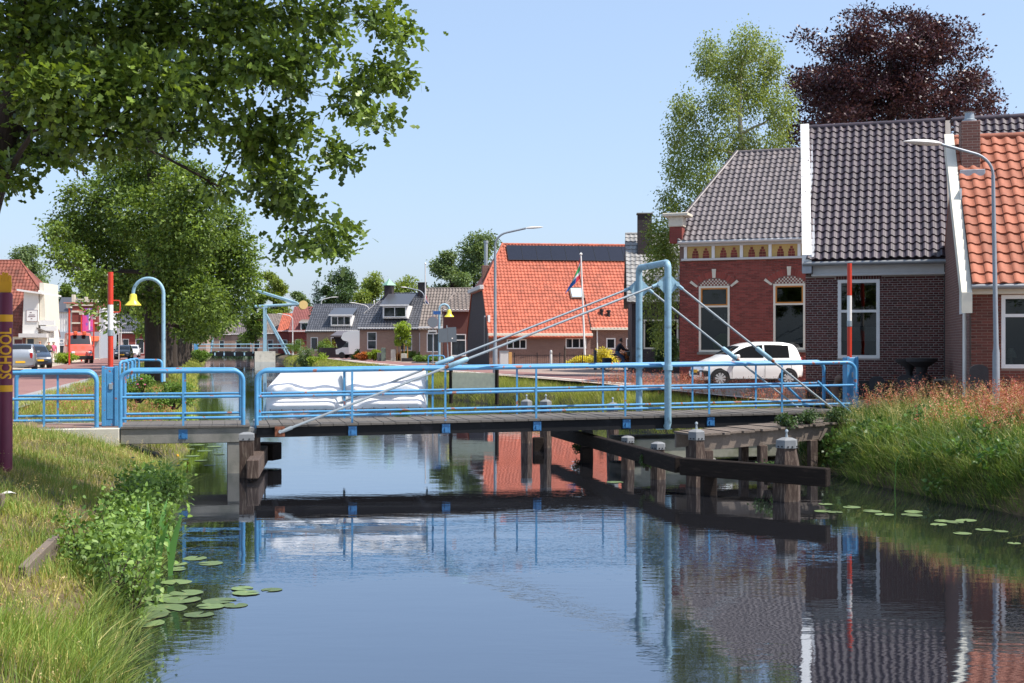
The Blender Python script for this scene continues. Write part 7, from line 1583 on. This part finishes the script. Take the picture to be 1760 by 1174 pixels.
bg_tree('light green round tree behind white trim house chimney', 640, 185, 470, 66, LM_LT, 74, ls=0.34, dens=1.3)
bg_tree('light green spreading tree behind flag pole', 695, 180, 478, 84, LM_LT, 75, ls=0.34, dens=1.3)
bg_tree('light green tree behind annex roof', 735, 178, 492, 50, LM_LT, 76, ls=0.34)
bg_tree('yellow green oak behind drawbridge beam', 470, 240, 462, 52, LM_LT, 77, ls=0.42, dens=1.3)
bg_tree('green tree left of drawbridge tower', 440, 235, 490, 60, LM_OAK2, 78, ls=0.42, dens=1.3)
bg_tree('pale distant tree right of counterweight', 515, 260, 497, 44, LM_POP, 79, ls=0.45)
bg_tree('dark tree low behind terrace house', 562, 200, 485, 30, LM_DK, 80, ls=0.36)
bg_tree('pale willow behind the old red roof at left', 45, 150, 418, 90, LM_POP, 81, ls=0.3, dens=1.4, nl=16)
bg_tree('round green tree behind brick shop, left one', 118, 230, 480, 40, LM_OAK2, 82, ls=0.4)
bg_tree('round green tree behind brick shop, right one', 150, 235, 482, 44, LM_OAK2, 83, ls=0.4)
bg_tree('green tree right of brick shop', 185, 220, 490, 34, LM_OAK2, 84, ls=0.4)
bg_tree('dark purple tree behind left barrier boom', 222, 185, 470, 66, LM_BEE, 85, ls=0.34, dens=1.7)
bg_tree('green tree behind grey gabled house', 255, 215, 480, 60, LM_DK, 86, ls=0.4)
rg = rnd(90); b = P(545, 600, 180); b.z = 1.1; s = 180 / 2100; H = (594 - 486) * s + 1.4; cl = [((b.x, b.y, 1.1 + H * t), (1.9 * (1 - t) + .15, 1.9 * (1 - t) + .15, .35), 34 * (1.1 - t)) for t in np.linspace(.15, .98, 12)]
tree('conifer', 'dark pointed conifer left of the dark oak', tuple(b), [(b.x, b.y, 1, .2), (b.x, b.y, 1 + H * .5, .12), (b.x, b.y, 1 + H, .02)], cl, LM_FIR, rg, 0.06, 0.32, 12, 0.28, droop=-.4, sub=2)
# treeline closing the horizon
rg = rnd(95); cl = []
for k in range(120):
    px = -60 + 1100 * k / 120; D = 380 + rg.uniform(-40, 60); h = rg.uniform(5.0, 8.5); c = P(px, 600, D); cl.append(((c.x, c.y, 1 + h * .5), (rg.uniform(5, 8), 5, h * .62), 22))
C, O, _t = cloud(cl, rg, 7, 1.2); d, s_, nn = leaf_frames(C, O, rg); V, Q = leaves(C, d, s_, nn, 1.4 * rg.uniform(.6, 1.3, len(C)), T_QUAD, Q_QUAD)
o = fast('distant_treeline', V, Q, LM_DK, kind='stuff'); tag(o, 'distant line of trees closing the horizon', 'trees')
# --- shrubs
def shrub(name, label, px, D, w, h, lm, seed, z0=1.1, ls=0.09, n=10, per=13, depth=None, dens=1.0, cat='shrub', tall=None, group=None):
    rg = rnd(seed); b = P(px, 600, D); dp = depth or w * 0.8; R = thing(name, label, cat, (b.x, b.y, z0), 0, group); cl = []
    for k in range(n):
        x = rg.uniform(-.5, .5) * w * .72; y = rg.uniform(-.5, .5) * dp * .72; zt = h * math.sqrt(max(.1, 1 - (2 * x / w) ** 2 * .8)); z = rg.uniform(.25, .85) * zt; cl.append(((x, y, z), (w * .2, dp * .22, h * .2), 16))
    C, O, Tw = cloud(cl, rg, per, min(w, h) * .07 + .02, dens); C[:, 2] = np.clip(C[:, 2], 0.02, h * 1.05); d, s, nn = leaf_frames(C, O, rg); V, Q = leaves(C, d, s, nn, ls * rg.uniform(.7, 1.3, len(C)), T_QUAD, Q_QUAD); fast('foliage', V, Q, lm, parent=R, kind='stuff')
    m = MB()
    for (c, r, nt) in cl[:7]: c = Vector(c); m.tube([(c.x * .15, c.y * .15, -0.05), (c.x * .6, c.y * .6, c.z * .6), c], [.03, .02, .008], 5)
    m.build('stems', M_BARK, R, kind='stuff', fixn=False); return R
shrub('hedge', 'clipped yellow green hedge before the red van', 111, 96, 2.1, 0.85, LM_HEDGE, 101, 1.06, 0.12, 14, cat='hedge')
shrub('rose_bush', 'green rose bush with pink flowers on left bank below barrier', 237, 34, 0.9, 0.75, LM_GRN, 102, 0.95, 0.06)
shrub('bank_shrub', 'leafy green shrub on left bank right of the rose bush', 300, 37, 1.2, 0.85, LM_GRN, 103, 0.62, 0.07, 14)
shrub('bank_shrub', 'low green shrub at left waterline behind fixed span rail', 318, 32, 1.0, 0.6, LM_HEDGE, 104, 0.12, 0.07)
shrub('bank_shrub', 'round green shrub on far left bank before the drawbridge', 345, 150, 2.8, 1.6, LM_GRN, 105, 0.5, 0.2)
shrub('bank_shrub', 'grey green willow shrub on far right bank', 528, 132, 1.9, 2.4, LM_POP, 106, 0.05, 0.16, 14)
shrub('bank_shrub', 'yellow green shrub right of the willow shrub on far right bank', 548, 128, 2.0, 1.6, LM_HEDGE, 107, 0.15, 0.16, 12)
shrub('garden_shrub', 'bright yellow shrub before farmhouse bay beside the cyclist', 1036, 71.5, 1.8, 1.25, LM_YEL, 108, ls=0.10, n=14)
shrub('garden_shrub', 'orange brown shrub between cyclist and gantry post', 1086, 68, 1.3, 1.45, LM_ORS, 109, ls=0.10, n=12)
shrub('garden_shrub', 'low yellow bush behind the iron fence', 996, 76, 1.7, 0.75, LM_YEL, 110, ls=0.10)
shrub('garden_shrub', 'dark shrub beside window of near black house', 1146, 58, 1.0, 2.2, LM_DK, 111, ls=0.10, n=14)
for k, (px, D, w, h, lm, lab) in enumerate(((617, 119, 1.5, 0.95, LM_OAK2, 'dark green ball bush left of yellow ball bush'), (624, 112, 1.35, 0.8, LM_ORS, 'low reddish bush at street corner of garden'), (644, 112, 1.4, 1.0, LM_HEDGE, 'round light green bush before white pole'), (646, 120, 1.5, 1.45, LM_YEL, 'yellow ball bush beside white trim house window'), (665, 121, 1.1, 1.6, LM_DK, 'dark conical bush right of yellow ball bush'), (703, 113, 1.4, 0.9, LM_HEDGE, 'green bush right of trimmed tree'), (716, 110, 2.2, 1.0, LM_GRN, 'spreading green bush by flag pole foot'), (684, 113, 1.0, 0.85, LM_ORS, 'orange bush behind the tree stakes'), (557, 143, 1.9, 1.9, LM_GRN, 'green bush left of the carport wall'), (565, 150, 2.2, 2.3, LM_HEDGE, 'light green bush behind carport slope'), (512, 176, 3.0, 2.3, LM_GRN, 'green bush before red terrace house'), (735, 104, 2.6, 0.55, LM_GRN, 'low green plants behind planter wall'))):
    shrub('garden_shrub', lab, px, D, w, h, lm, 120 + k, ls=0.14, group='front garden shrubs')
# trimmed upright tree on stakes
b = P(692, 600, 109); R = thing('trimmed_tree', 'young trimmed tree with block shaped crown and wooden stakes', 'tree', (b.x, b.y, 1.1)); rg = rnd(140)
C, O, Tw = cloud([((x, 0, z), (.42, .5, .42), 20) for x in (-.28, .28) for z in (1.75, 2.25, 2.75, 3.1)], rg, 13, .10); C[:, 0] = np.clip(C[:, 0], -.68, .68); d, s, nn = leaf_frames(C, O, rg); V, Q = leaves(C, d, s, nn, .16 * rg.uniform(.7, 1.3, len(C)), T_QUAD, Q_QUAD); fast('crown', V, Q, LM_HEDGE, parent=R, kind='stuff')
MB().tube([(0, 0, 0), (0, 0, 2.6)], [.06, .03], 6).build('trunk', M_BARK, R, smooth=40)
for x in (-.5, -.2, .15, .45): MB().tube([(x, .1 - .2 * (x > 0), 0), (x, .1 - .2 * (x > 0), 1.6)], .035, 6).build('stake', mat('pale_wood', lin('#C0925A'), 0.7), R, smooth=40)
# ------------------------------------------------------------------ grass, bank plants, water lilies
def blades(P0, h, w, lean, rg, seg=3):
    """P0 (n,3) bases; h heights; ribbons of three quads bending over by lean"""
    n = len(P0); an = rg.uniform(0, 2 * np.pi, n); side = np.stack([np.cos(an), np.sin(an), np.zeros(n)], 1); up = np.array([0, 0, 1.0])
    st = {3: ((0, 1), (.4, .85), (.75, .55), (1, .08)), 2: ((0, 1), (.6, .75), (1, .08)), 1: ((0, 1), (1, .10))}[seg]; k2 = 2 * len(st); V = np.zeros((n, k2, 3))
    for k, (t, ww) in enumerate(st):
        c = P0 + up * (h * t * (1 - 0.18 * t * np.minimum(1, np.linalg.norm(lean, axis=1) * 1.5)))[:, None] + lean * (h * t ** 1.8)[:, None]
        V[:, 2 * k] = c - side * (w * ww / 2)[:, None]; V[:, 2 * k + 1] = c + side * (w * ww / 2)[:, None]
    q = np.array([(2 * k, 2 * k + 1, 2 * k + 3, 2 * k + 2) for k in range(seg)]); return V.reshape(-1, 3), (q[None] + (np.arange(n) * k2)[:, None, None]).reshape(-1, 4)
def scatter(n, a0, a1, d0, d1, left, rg, dpow=1.0, keep=None):
    a = rg.uniform(a0, a1, n); d = d0 + (d1 - d0) * rg.random(n) ** dpow
    if keep is not None: k = keep(a, d); a, d = a[k], d[k]
    bb = np.array([bl(x) for x in a]) - d if left else np.array([br(x) for x in a]) + d
    z = np.interp(d, D_L if left else D_R, Z_L if left else Z_R); X = -SA * a + CA * bb; Y = CA * a + SA * bb
    return np.stack([X, Y, z - 0.01], 1), a, d
def patch(a, d, f=1.0, seed=0.0): return 0.5 + 0.5 * np.sin(a * 1.3 * f + seed) * np.cos(d * 1.9 * f + seed * 2) * 0.6 + 0.3 * np.sin(a * 3.7 * f + d * 2.3 + seed)
GM_DRY = leafmat('dry_bank_grass', lin('#72803A'), lin('#A69C58'), 0.3, 0.7, lin('#C0AE80'))
GM_GRN = leafmat('fresh_bank_grass', lin('#5E7A32'), lin('#8C9E4A'), 0.3, 0.6, lin('#B8A868'))
GM_TALL = leafmat('tall_bank_grass', lin('#42582A'), lin('#7C8E46'), 0.28, 0.55, lin('#B8AC78'))
GM_VERGE = leafmat('verge_grass', lin('#6E7E36'), lin('#9CA04C'), 0.3, 0.6, lin('#BCAC70'))
GM_SOR = leafmat('sorrel_seed_heads', lin('#97443E'), lin('#BE7A6C'), 0.25, 0.8, lin('#CDA88C'))
GM_STEM = leafmat('sorrel_stems', lin('#7A7C40'), lin('#B08858'), 0.2, 0.7)
def put(name, label, V, Q, m, cat='grass'): o = fast(name, V, Q, m, kind='stuff'); tag(o, label, cat); return o
rg = rnd(200)
# left bank, near: dry short grass, fresh tufts
B, a, d = scatter(50000, 6.5, 24.3, 0.15, 5.0, True, rg, 1.0, lambda a, d: (patch(a, d, 1.0, 1.0) > -0.1))
V, Q = blades(B, rg.uniform(.05, .14, len(B)), rg.uniform(.006, .012, len(B)), rg.normal(0, .5, (len(B), 3)) * np.array([1, 1, 0]), rg, 2); put('dry_grass', 'short dry straw coloured grass over the near left bank', V, Q, GM_DRY)
B, a, d = scatter(60000, 6.5, 24.3, 0.05, 4.5, True, rg, 1.0, lambda a, d: (patch(a, d, 1.2, 4.0) > 0.58))
V, Q = blades(B, rg.uniform(.08, .26, len(B)), rg.uniform(.005, .010, len(B)), rg.normal(0, .35, (len(B), 3)) * np.array([1, 1, 0]) + np.array([-.1, .1, 0]), rg, 2); put('fresh_grass', 'fresh green grass tufts on the near left bank', V, Q, GM_GRN)
B, a, d = scatter(13000, 7.0, 11.2, 0.2, 2.2, True, rg, 1.0, lambda a, d: (patch(a, d, 1.6, 2.0) > 0.7))
V, Q = blades(B, rg.uniform(.16, .42, len(B)), rg.uniform(.004, .007, len(B)), rg.normal(0, .22, (len(B), 3)) * np.array([1, 1, 0]) + np.array([.25, .05, 0]), rg); put('tall_grass', 'tall fine green grass in the bottom left corner', V, Q, GM_GRN)
B, a, d = scatter(5200, 7.5, 23.5, -0.05, 0.35, True, rg)
V, Q = blades(B, rg.uniform(.14, .36, len(B)), rg.uniform(.006, .012, len(B)), rg.normal(0, .5, (len(B), 3)) * np.array([1, 1, 0]) + np.array([.45, -.1, 0]), rg); put('sedge', 'arching sedge hanging over the water at left bank foot', V, Q, GM_TALL)
ll = rnd(207); B, a, d = scatter(5000, 7, 22, .3, 4.2, True, ll, 1.0, lambda a, d: patch(a, d, 1.4, 2.6) > .66); B[:, 2] += .02
dd_, ss_, nn_ = leaf_frames(B, unit(ll.normal(0, 1, B.shape) * np.array([1, 1, .1])), ll, 0, 2.0, .4); V, Q = leaves(B, dd_, ss_, nn_, .055 * ll.uniform(.5, 1.3, len(B)), T_QUAD, Q_QUAD); put('leaf_litter', 'brown fallen leaves lying on the near left bank', V, Q, leafmat('dead_leaves', lin('#6E4A34'), lin('#A8805A'), .1, .8), 'leaves')
# left bank beyond the bridge
B, a, d = scatter(52000, 26.6, 70, 0.0, 4.2, True, rg)
V, Q = blades(B, rg.uniform(.06, .22, len(B)), rg.uniform(.010, .022, len(B)), rg.normal(0, .4, (len(B), 3)) * np.array([1, 1, 0]), rg, 1); put('bank_grass', 'green and straw grass on the left bank beyond the bridge', V, Q, GM_VERGE)
B, a, d = scatter(30000, 70, 185, 0.0, 4.0, True, rg)
V, Q = blades(B, rg.uniform(.12, .3, len(B)), rg.uniform(.03, .06, len(B)), rg.normal(0, .4, (len(B), 3)) * np.array([1, 1, 0]), rg, 1); put('far_bank_grass', 'grass on the far left bank under the oak row', V, Q, GM_VERGE)
# right verge beyond the bridge
def inv(a, d): return (d < np.array([re_(x) - br(x) - 0.15 for x in a]))
B, a, d = scatter(70000, 26.4, 66, 0.0, 3.4, False, rg, 1.0, inv)
V, Q = blades(B, rg.uniform(.08, .30, len(B)) * (1 + .6 * (d < .8)), rg.uniform(.010, .020, len(B)), rg.normal(0, .35, (len(B), 3)) * np.array([1, 1, 0]) + np.array([-.1, -.1, 0]), rg, 1); put('verge_grass', 'green verge grass on right bank behind the bridge', V, Q, GM_VERGE)
B, a, d = scatter(30000, 66, 185, 0.0, 2.4, False, rg, 1.0, inv)
V, Q = blades(B, rg.uniform(.12, .35, len(B)), rg.uniform(.03, .06, len(B)), rg.normal(0, .4, (len(B), 3)) * np.array([1, 1, 0]), rg, 1); put('far_verge_grass', 'green grass on the far right bank', V, Q, GM_VERGE)
# right bank, near: tall grass and red sorrel
B, a, d = scatter(52000, 7.0, 23.6, 0.16, 3.6, False, rg, 1.0, lambda a, d: d < 3.2 + .4 * np.sin(a * 1.1))
hh = rg.uniform(.14, .54, len(B)) * (.75 + .5 * patch(a, d, 2.3, 7.0)); V, Q = blades(B, hh, rg.uniform(.006, .013, len(B)), rg.normal(0, .42, (len(B), 3)) * np.array([1, 1, 0]) + np.array([-.06, -.04, 0]), rg, 2); put('tall_grass', 'tall lush green grass covering the near right bank', V, Q, GM_TALL)
B, a, d = scatter(9000, 7.5, 23.4, 0.0, 0.4, False, rg)
V, Q = blades(B, rg.uniform(.2, .5, len(B)), rg.uniform(.007, .013, len(B)), rg.normal(0, .35, (len(B), 3)) * np.array([1, 1, 0]) + np.array([-.6, -.25, -.35]), rg, 2); put('sedge', 'arching grass hanging over the water at right bank foot', V, Q, GM_TALL)
def sorrel(name, label, n, a0, a1, d0, d1, left, hr, rg, keep=None, q=0.020, per=22):
    B, a, d = scatter(n, a0, a1, d0, d1, left, rg, 1.0, keep); n = len(B); h = rg.uniform(*hr, n); ln = rg.normal(0, .18, (n, 3)) * np.array([1, 1, 0]) + np.array([-.08, 0, 0])
    V1, Q1 = blades(B, h, np.full(n, .006), ln, rg); o = put(name + '_stems', label + ', stems', V1, Q1, GM_STEM, 'plants')
    idx = np.repeat(np.arange(n), per); t = rg.uniform(.55, 1.0, len(idx)); C = B[idx] + np.array([0, 0, 1]) * (h[idx] * t * (1 - .18 * t * .3))[:, None] + ln[idx] * (h[idx] * t ** 1.8)[:, None] + rg.normal(0, 1, (len(idx), 3)) * np.array([.022, .022, .012]) * (1.3 - t)[:, None] * 2
    dd, ss, nn = leaf_frames(C, unit(rg.normal(0, 1, C.shape)), rg, .3); V2, Q2 = leaves(C, dd, ss, nn, q * rg.uniform(.7, 1.4, len(C)), T_QUAD, Q_QUAD); put(name, label, V2, Q2, GM_SOR, 'plants')
sorrel('red_sorrel', 'red brown sorrel seed heads along top of near right bank', 3600, 11, 24.0, .9, 4.6, False, (.40, .9), rg, lambda a, d: (patch(a, d, .9, 3.0) + .5 * (a < 20) + .25 * (d > 2.4) - .45 * (d < 1.3) > 0.75), q=.028, per=20)
sorrel('verge_sorrel', 'reddish sorrel on the verge behind the gantry', 1500, 27, 44, 1.2, 3.0, False, (.3, .65), rg, lambda a, d: patch(a, d, .8, 1.0) > .45, q=.03, per=14)
sorrel('bank_sorrel', 'sparse reddish seed heads on left bank beyond bridge', 500, 27, 50, .5, 3.2, True, (.25, .5), rg, None, q=.03, per=10)
def tan_seed(name, label, n, a0, a1, d0, d1, left, hr, rg, m, per=16, q=.016, keep=None, w=.004):
    B, a, d = scatter(n, a0, a1, d0, d1, left, rg, 1.0, keep); n = len(B); h = rg.uniform(*hr, n); ln = rg.normal(0, .3, (n, 3)) * np.array([1, 1, 0])
    V1, Q1 = blades(B, h, np.full(n, w), ln, rg); k1 = len(V1)
    idx = np.repeat(np.arange(n), per); t = rg.uniform(.72, 1.0, len(idx)); C = B[idx] + np.array([0, 0, 1]) * (h[idx] * t * (1 - .18 * t * .45))[:, None] + ln[idx] * (h[idx] * t ** 1.8)[:, None] + rg.normal(0, 1, (len(idx), 3)) * .016
    dd, ss, nn = leaf_frames(C, unit(rg.normal(0, 1, C.shape)), rg, .3); V2, Q2 = leaves(C, dd, ss, nn, q * rg.uniform(.7, 1.4, len(C)), T_QUAD, Q_QUAD); put(name, label, np.concatenate([V1, V2]), np.concatenate([Q1, Q2 + k1]), m, 'grass')
GM_TAN = leafmat('straw_seed_grass', lin('#A8925E'), lin('#D2C090'), 0.25, 0.8)
GM_DKG = leafmat('dark_weed_leaves', lin('#2E4A20'), lin('#587638'), 0.3, 0.45)
tan_seed('seed_grass', 'straw coloured flowering grass stalks above near right bank', 1500, 11, 24, .6, 4.2, False, (.45, .85), rg, GM_TAN)
tan_seed('dead_stalks', 'thin straw stalks over the near left bank', 700, 7, 24, .3, 3.5, True, (.15, .4), rg, GM_TAN, 8)
rw = rnd(214); cw = []
for k in range(36):
    a = rw.uniform(12, 23.6); dd_ = rw.choice([rw.uniform(0, .7), rw.uniform(.5, 2.6)]); cw.append((tuple(W(a, br(a) + dd_, zr(dd_) + rw.uniform(.12, .34))), (.22, .22, .16), 9))
C, O, _t = cloud(cw, rw, 9, .07, 1.0, 2.0, .8); d, s, nn = leaf_frames(C, O, rw, -.2, .7); V, Q = leaves(C, d, s, nn, .075 * rw.uniform(.5, 1.4, len(C)), T_HEART, Q_HEART); put('bank_weeds', 'dark broad leaved weeds scattered through the near right bank', V, Q, GM_DKG, 'weeds')
B, a, d = scatter(24000, 11.5, 23.8, 0.1, 2.8, False, rw, 1.0, lambda a, d: patch(a, d, 1.9, 5.5) > .55)
V, Q = blades(B, rw.uniform(.2, .5, len(B)), rw.uniform(.010, .020, len(B)), rw.normal(0, .55, (len(B), 3)) * np.array([1, 1, 0]) + np.array([-.2, -.05, 0]), rw, 2); put('broad_grass', 'dark broad bladed grass patches on the near right bank', V, Q, GM_DKG)
# broad leaved bush on the left bank
rs = rnd(219); spots = []
for a in np.arange(11.2, 18.4, .42):
    for q in range(2): spots.append((a + rs.uniform(-.25, .25), rs.uniform(.0, .55), rs.uniform(.16, .56) * (1 if a < 18 else .75), rs.uniform(.16, .38), rs.uniform(.35, 1.0)))
spots.sort(); n1, n2 = len(spots) // 3, 2 * len(spots) // 3
rg = rnd(220)
for gi, (lo, hi, lab) in enumerate(((0, n1, 'leafy light green bush on left bank beside grey board'), (n1, n2, 'leafy bush in the middle of left bank thicket, between its two neighbours'), (n2, len(spots), 'leafy bush overhanging water nearest the left abutment'))):
    cl = []
    for (a, dd_, z, r, w) in spots[lo:hi]: p = W(a, bl(a) - dd_, z + .12); cl.append((tuple(p), (r * .85, r, r * .7), 44 * w))
    b = W(spots[lo][0], bl(spots[lo][0]) - .3, .3); R = thing('bank_bush', lab, 'bush', tuple(b)); cl2 = [(tuple(np.array(c) - np.array(b)), r, n) for c, r, n in cl]
    C, O, Tw = cloud(cl2, rg, 9, .075, 1.0, 2.2, 1.1); d, s, nn = leaf_frames(C, O, rg, -.35, .55); V, Q = leaves(C, d, s, nn, .048 * rg.uniform(.5, 1.4, len(C)), T_HEART, Q_HEART); fast('foliage', V, Q, LM_BUSH, parent=R, kind='stuff')
    m = MB()
    for (c, r, nt), tw in zip(cl2, Tw):
        for t in tw[:8]: t = Vector(t); c0 = Vector(c) - Vector((0, 0, r[2] * 1.3)); m.tube([c0, c0.lerp(t, .5) + Vector((0, 0, .05)), t], [.009, .006, .003], 4)
    m.build('stems', M_BARK, R, kind='stuff', fixn=False)
# broad sword leaves standing in the bush
LM_DOCK = leafmat('dark_sword_leaves', lin('#3F6A30'), lin('#5C8A40'), 0.3, 0.35)
rg = rnd(230)
def sword(label, a, dd_, n, hr, w, seed):
    rg = rnd(seed); b = W(a, bl(a) - dd_, zl(max(0, dd_))); R = thing('iris_clump', label, 'plant', tuple(b))
    for k in range(n):
        an = rg.uniform(0, 6.28); h = rg.uniform(*hr); ln = np.array([math.cos(an), math.sin(an), 0]) * rg.uniform(.05, .45) + np.array([.15, 0, 0]); base = np.array([rg.normal(0, .10), rg.normal(0, .12), 0]); sd_ = np.array([math.cos(an + 1.6), math.sin(an + 1.6), 0]); V = []
        for t, ww in ((0, .5), (.25, .9), (.5, 1), (.75, .75), (.92, .35), (1, .03)):
            c = base + np.array([0, 0, h * t * (1 - .12 * t)]) + ln * h * t ** 2; V += [tuple(c - sd_ * w * ww / 2), tuple(c + np.array([0, 0, -.006])), tuple(c + sd_ * w * ww / 2)]
        fast('blade', V, [q for i in range(5) for q in ((3 * i, 3 * i + 1, 3 * i + 4, 3 * i + 3), (3 * i + 1, 3 * i + 2, 3 * i + 5, 3 * i + 4))], LM_DOCK, parent=R, smooth=True)
    return R
sword('clump of broad dark sword leaves rising from the left bank bush', 13.8, -.02, 11, (.6, 1.0), .075, 231)
sword('clump of sword leaves on left bank beyond the bush', 17.6, .1, 9, (.5, .85), .055, 232)
sword('upright green sword leaves at near end of left bank bush', 12.2, .1, 9, (.45, .75), .05, 233)
def reed(label, px, py, D, h): 
    q = P(px, py, D); o = MB().tube([(0, 0, -.3), (-.02, 0, h * .3), (.0, 0, h * .7), (.12 * h, 0, h)], [.006, .006, .005, .002], 5).build('reed', LM_DOCK); o.location = (q.x, q.y, 0); tag(o, label, 'reed')
reed('single bent reed standing in water before near right bank', 1540, 875, 19.0, .95)
# weeds at the right end of the bridge and under the jetty
for k, (px, D, z0, w, h, lab) in enumerate(((1352, 24.1, .86, .5, .45, 'dark leafy weed growing beside right end of girder, left one'), (1392, 24.4, .86, .6, .55, 'dark leafy weed beside right end of girder, right one'), (1440, 24.6, .9, .5, .5, 'weed at the foot of right railing end'), (1318, 21.5, .1, .6, .5, 'leafy plant at the waterline under the jetty'), (1002, 27.5, .05, .5, .45, 'brown green tuft by fender under the girder'), (1112, 22.5, .25, .2, .5, 'grass tuft growing on the fender bend'))): shrub('weed', lab, px, D, w * .8, h * .7, LM_DK, 240 + k, z0, .05, 6, 9, cat='plant', dens=.7, group='weeds on the bridge timbers')
# pink flowers on the rose bush
rb_ = [o for o in bpy.data.objects if o.name.startswith('rose_bush')][0]; rg = rnd(245)
for k in range(9): o = MB().lathe([(.005, 0), (.03, .01), (.035, .03), (.01, .04)], 7).build('flower', mat('pink_petals', lin('#D86A8C'), .6), rb_, smooth=60); o.location = (rg.uniform(-.4, .4), rg.uniform(-.4, 0), rg.uniform(.35, .78))
# water lilies: each pad is a thing
def pad_mesh(seed):
    rg = rnd(seed); n = 22; ph = rg.uniform(0, 6.28); V = [(0, 0, .004)]
    for i in range(n + 1): t = ph + .22 + (2 * math.pi - .44) * i / n; r = 1 + rg.normal(0, .02); V.append((r * math.cos(t), r * math.sin(t) * .92, .010 + .02 * max(0, rg.normal(0, .5))))
    me = bpy.data.meshes.new('lily_pad'); me.from_pydata(V, [], [(0, i + 1, i + 2) for i in range(n)]); me.materials.append(M_PAD); return me
M_PAD = mat('lily_pad_green', lin('#5C6E42'), 0.5, isl=0.3, var=0.25, scale=2, color2=lin('#7E784A'), c2fac=(.6, .75), c2scale=1.2)
PM = [pad_mesh(300 + k) for k in range(5)]
padL = [(281, 952, .15), (335, 960, .14), (362, 969, .14), (244, 973, .13), (303, 979, .12), (306, 970, .11), (303, 1001, .16), (320, 1020, .17), (279, 1028, .19), (313, 1032, .18), (284, 1047, .21), (252, 1058, .20), (342, 1057, .14), (362, 1043, .14), (377, 1033, .17), (404, 1041, .12), (416, 1012, .12), (423, 1020, .14), (467, 1014, .11), (247, 1072, .19), (205, 1074, .15)]
padR = [(1419, 867, .13), (1464, 872, .17), (1414, 879, .16), (1435, 881, .14), (1499, 879, .18), (1520, 885, .17), (1570, 880, .17), (1567, 886, .19), (1620, 896, .15), (1641, 898, .15), (1660, 895, .17), (1613, 902, .14), (1654, 917, .15), (1691, 911, .14), (1720, 914, .12), (1743, 934, .10), (1057, 829, .20)]
padB = [(298, 800, .16), (312, 790, .16), (330, 784, .18), (345, 792, .15), (352, 775, .18), (322, 772, .2), (368, 768, .2), (338, 765, .2), (310, 765, .2), (376, 781, .14), (288, 782, .18), (360, 800, .12)]
rg = rnd(310)
ORD = ['first', 'second', 'third', 'fourth', 'fifth', 'sixth', 'seventh', 'eighth', 'ninth', 'tenth', 'eleventh', 'twelfth', 'thirteenth', 'fourteenth', 'fifteenth', 'sixteenth', 'seventeenth', 'eighteenth', 'nineteenth', 'twentieth', 'last']
for (lst, side, grp) in ((padL, 'beside the near left bank', 'lily pads by the left bank'), (padR, 'before the near right bank and fender', 'lily pads by the right bank'), (padB, 'in the patch under the fixed concrete span', 'lily pads under the approach span')):
    for i, (px, py, r) in enumerate(sorted(lst)):
        D = 2100 * EYE / (py - 594); o = bpy.data.objects.new('lily_pad', PM[i % 5]); col.objects.link(o); o.location = ((px - 880) / 2100 * D, D, .003 + .0012 * (i % 4)); o.rotation_euler = (rg.normal(0, .012), rg.normal(0, .012), rg.uniform(0, 6.28)); r *= (.85 if 'right' in grp else 1.0); o.scale = (r, r, r); tag(o, '%s lily pad from the left among those %s' % (ORD[i], side), 'lily pad', grp)
# a few yellow lily buds and a scrap of paper
for k, (px, py, lab) in enumerate(((305, 790, 'small yellow lily bud near the concrete leg, left one'), (322, 803, 'small yellow lily bud near the concrete leg, right one'))):
    D = 2100 * EYE / (py - 594); o = MB().lathe([(.008, 0), (.009, .05), (.03, .07), (.03, .10), (.008, .12)], 8).build('lily_bud', mat('lily_yellow', lin('#E0A020'), .5), smooth=50); o.location = ((px - 880) / 2100 * D, D, 0); tag(o, lab, 'flower', 'lily buds')
q = P(6, 853, 14.2); o = MB().prism([(0, 0, 0), (.14, .02, .02), (.16, .1, .0), (.05, .12, .03)], (0, 0, .004)).build('paper_scrap', M_WHITE); o.location = (q.x - .05, q.y, ground_z(*AB(q)) + .03); tag(o, 'white scrap of paper on the grass at left picture edge', 'litter')
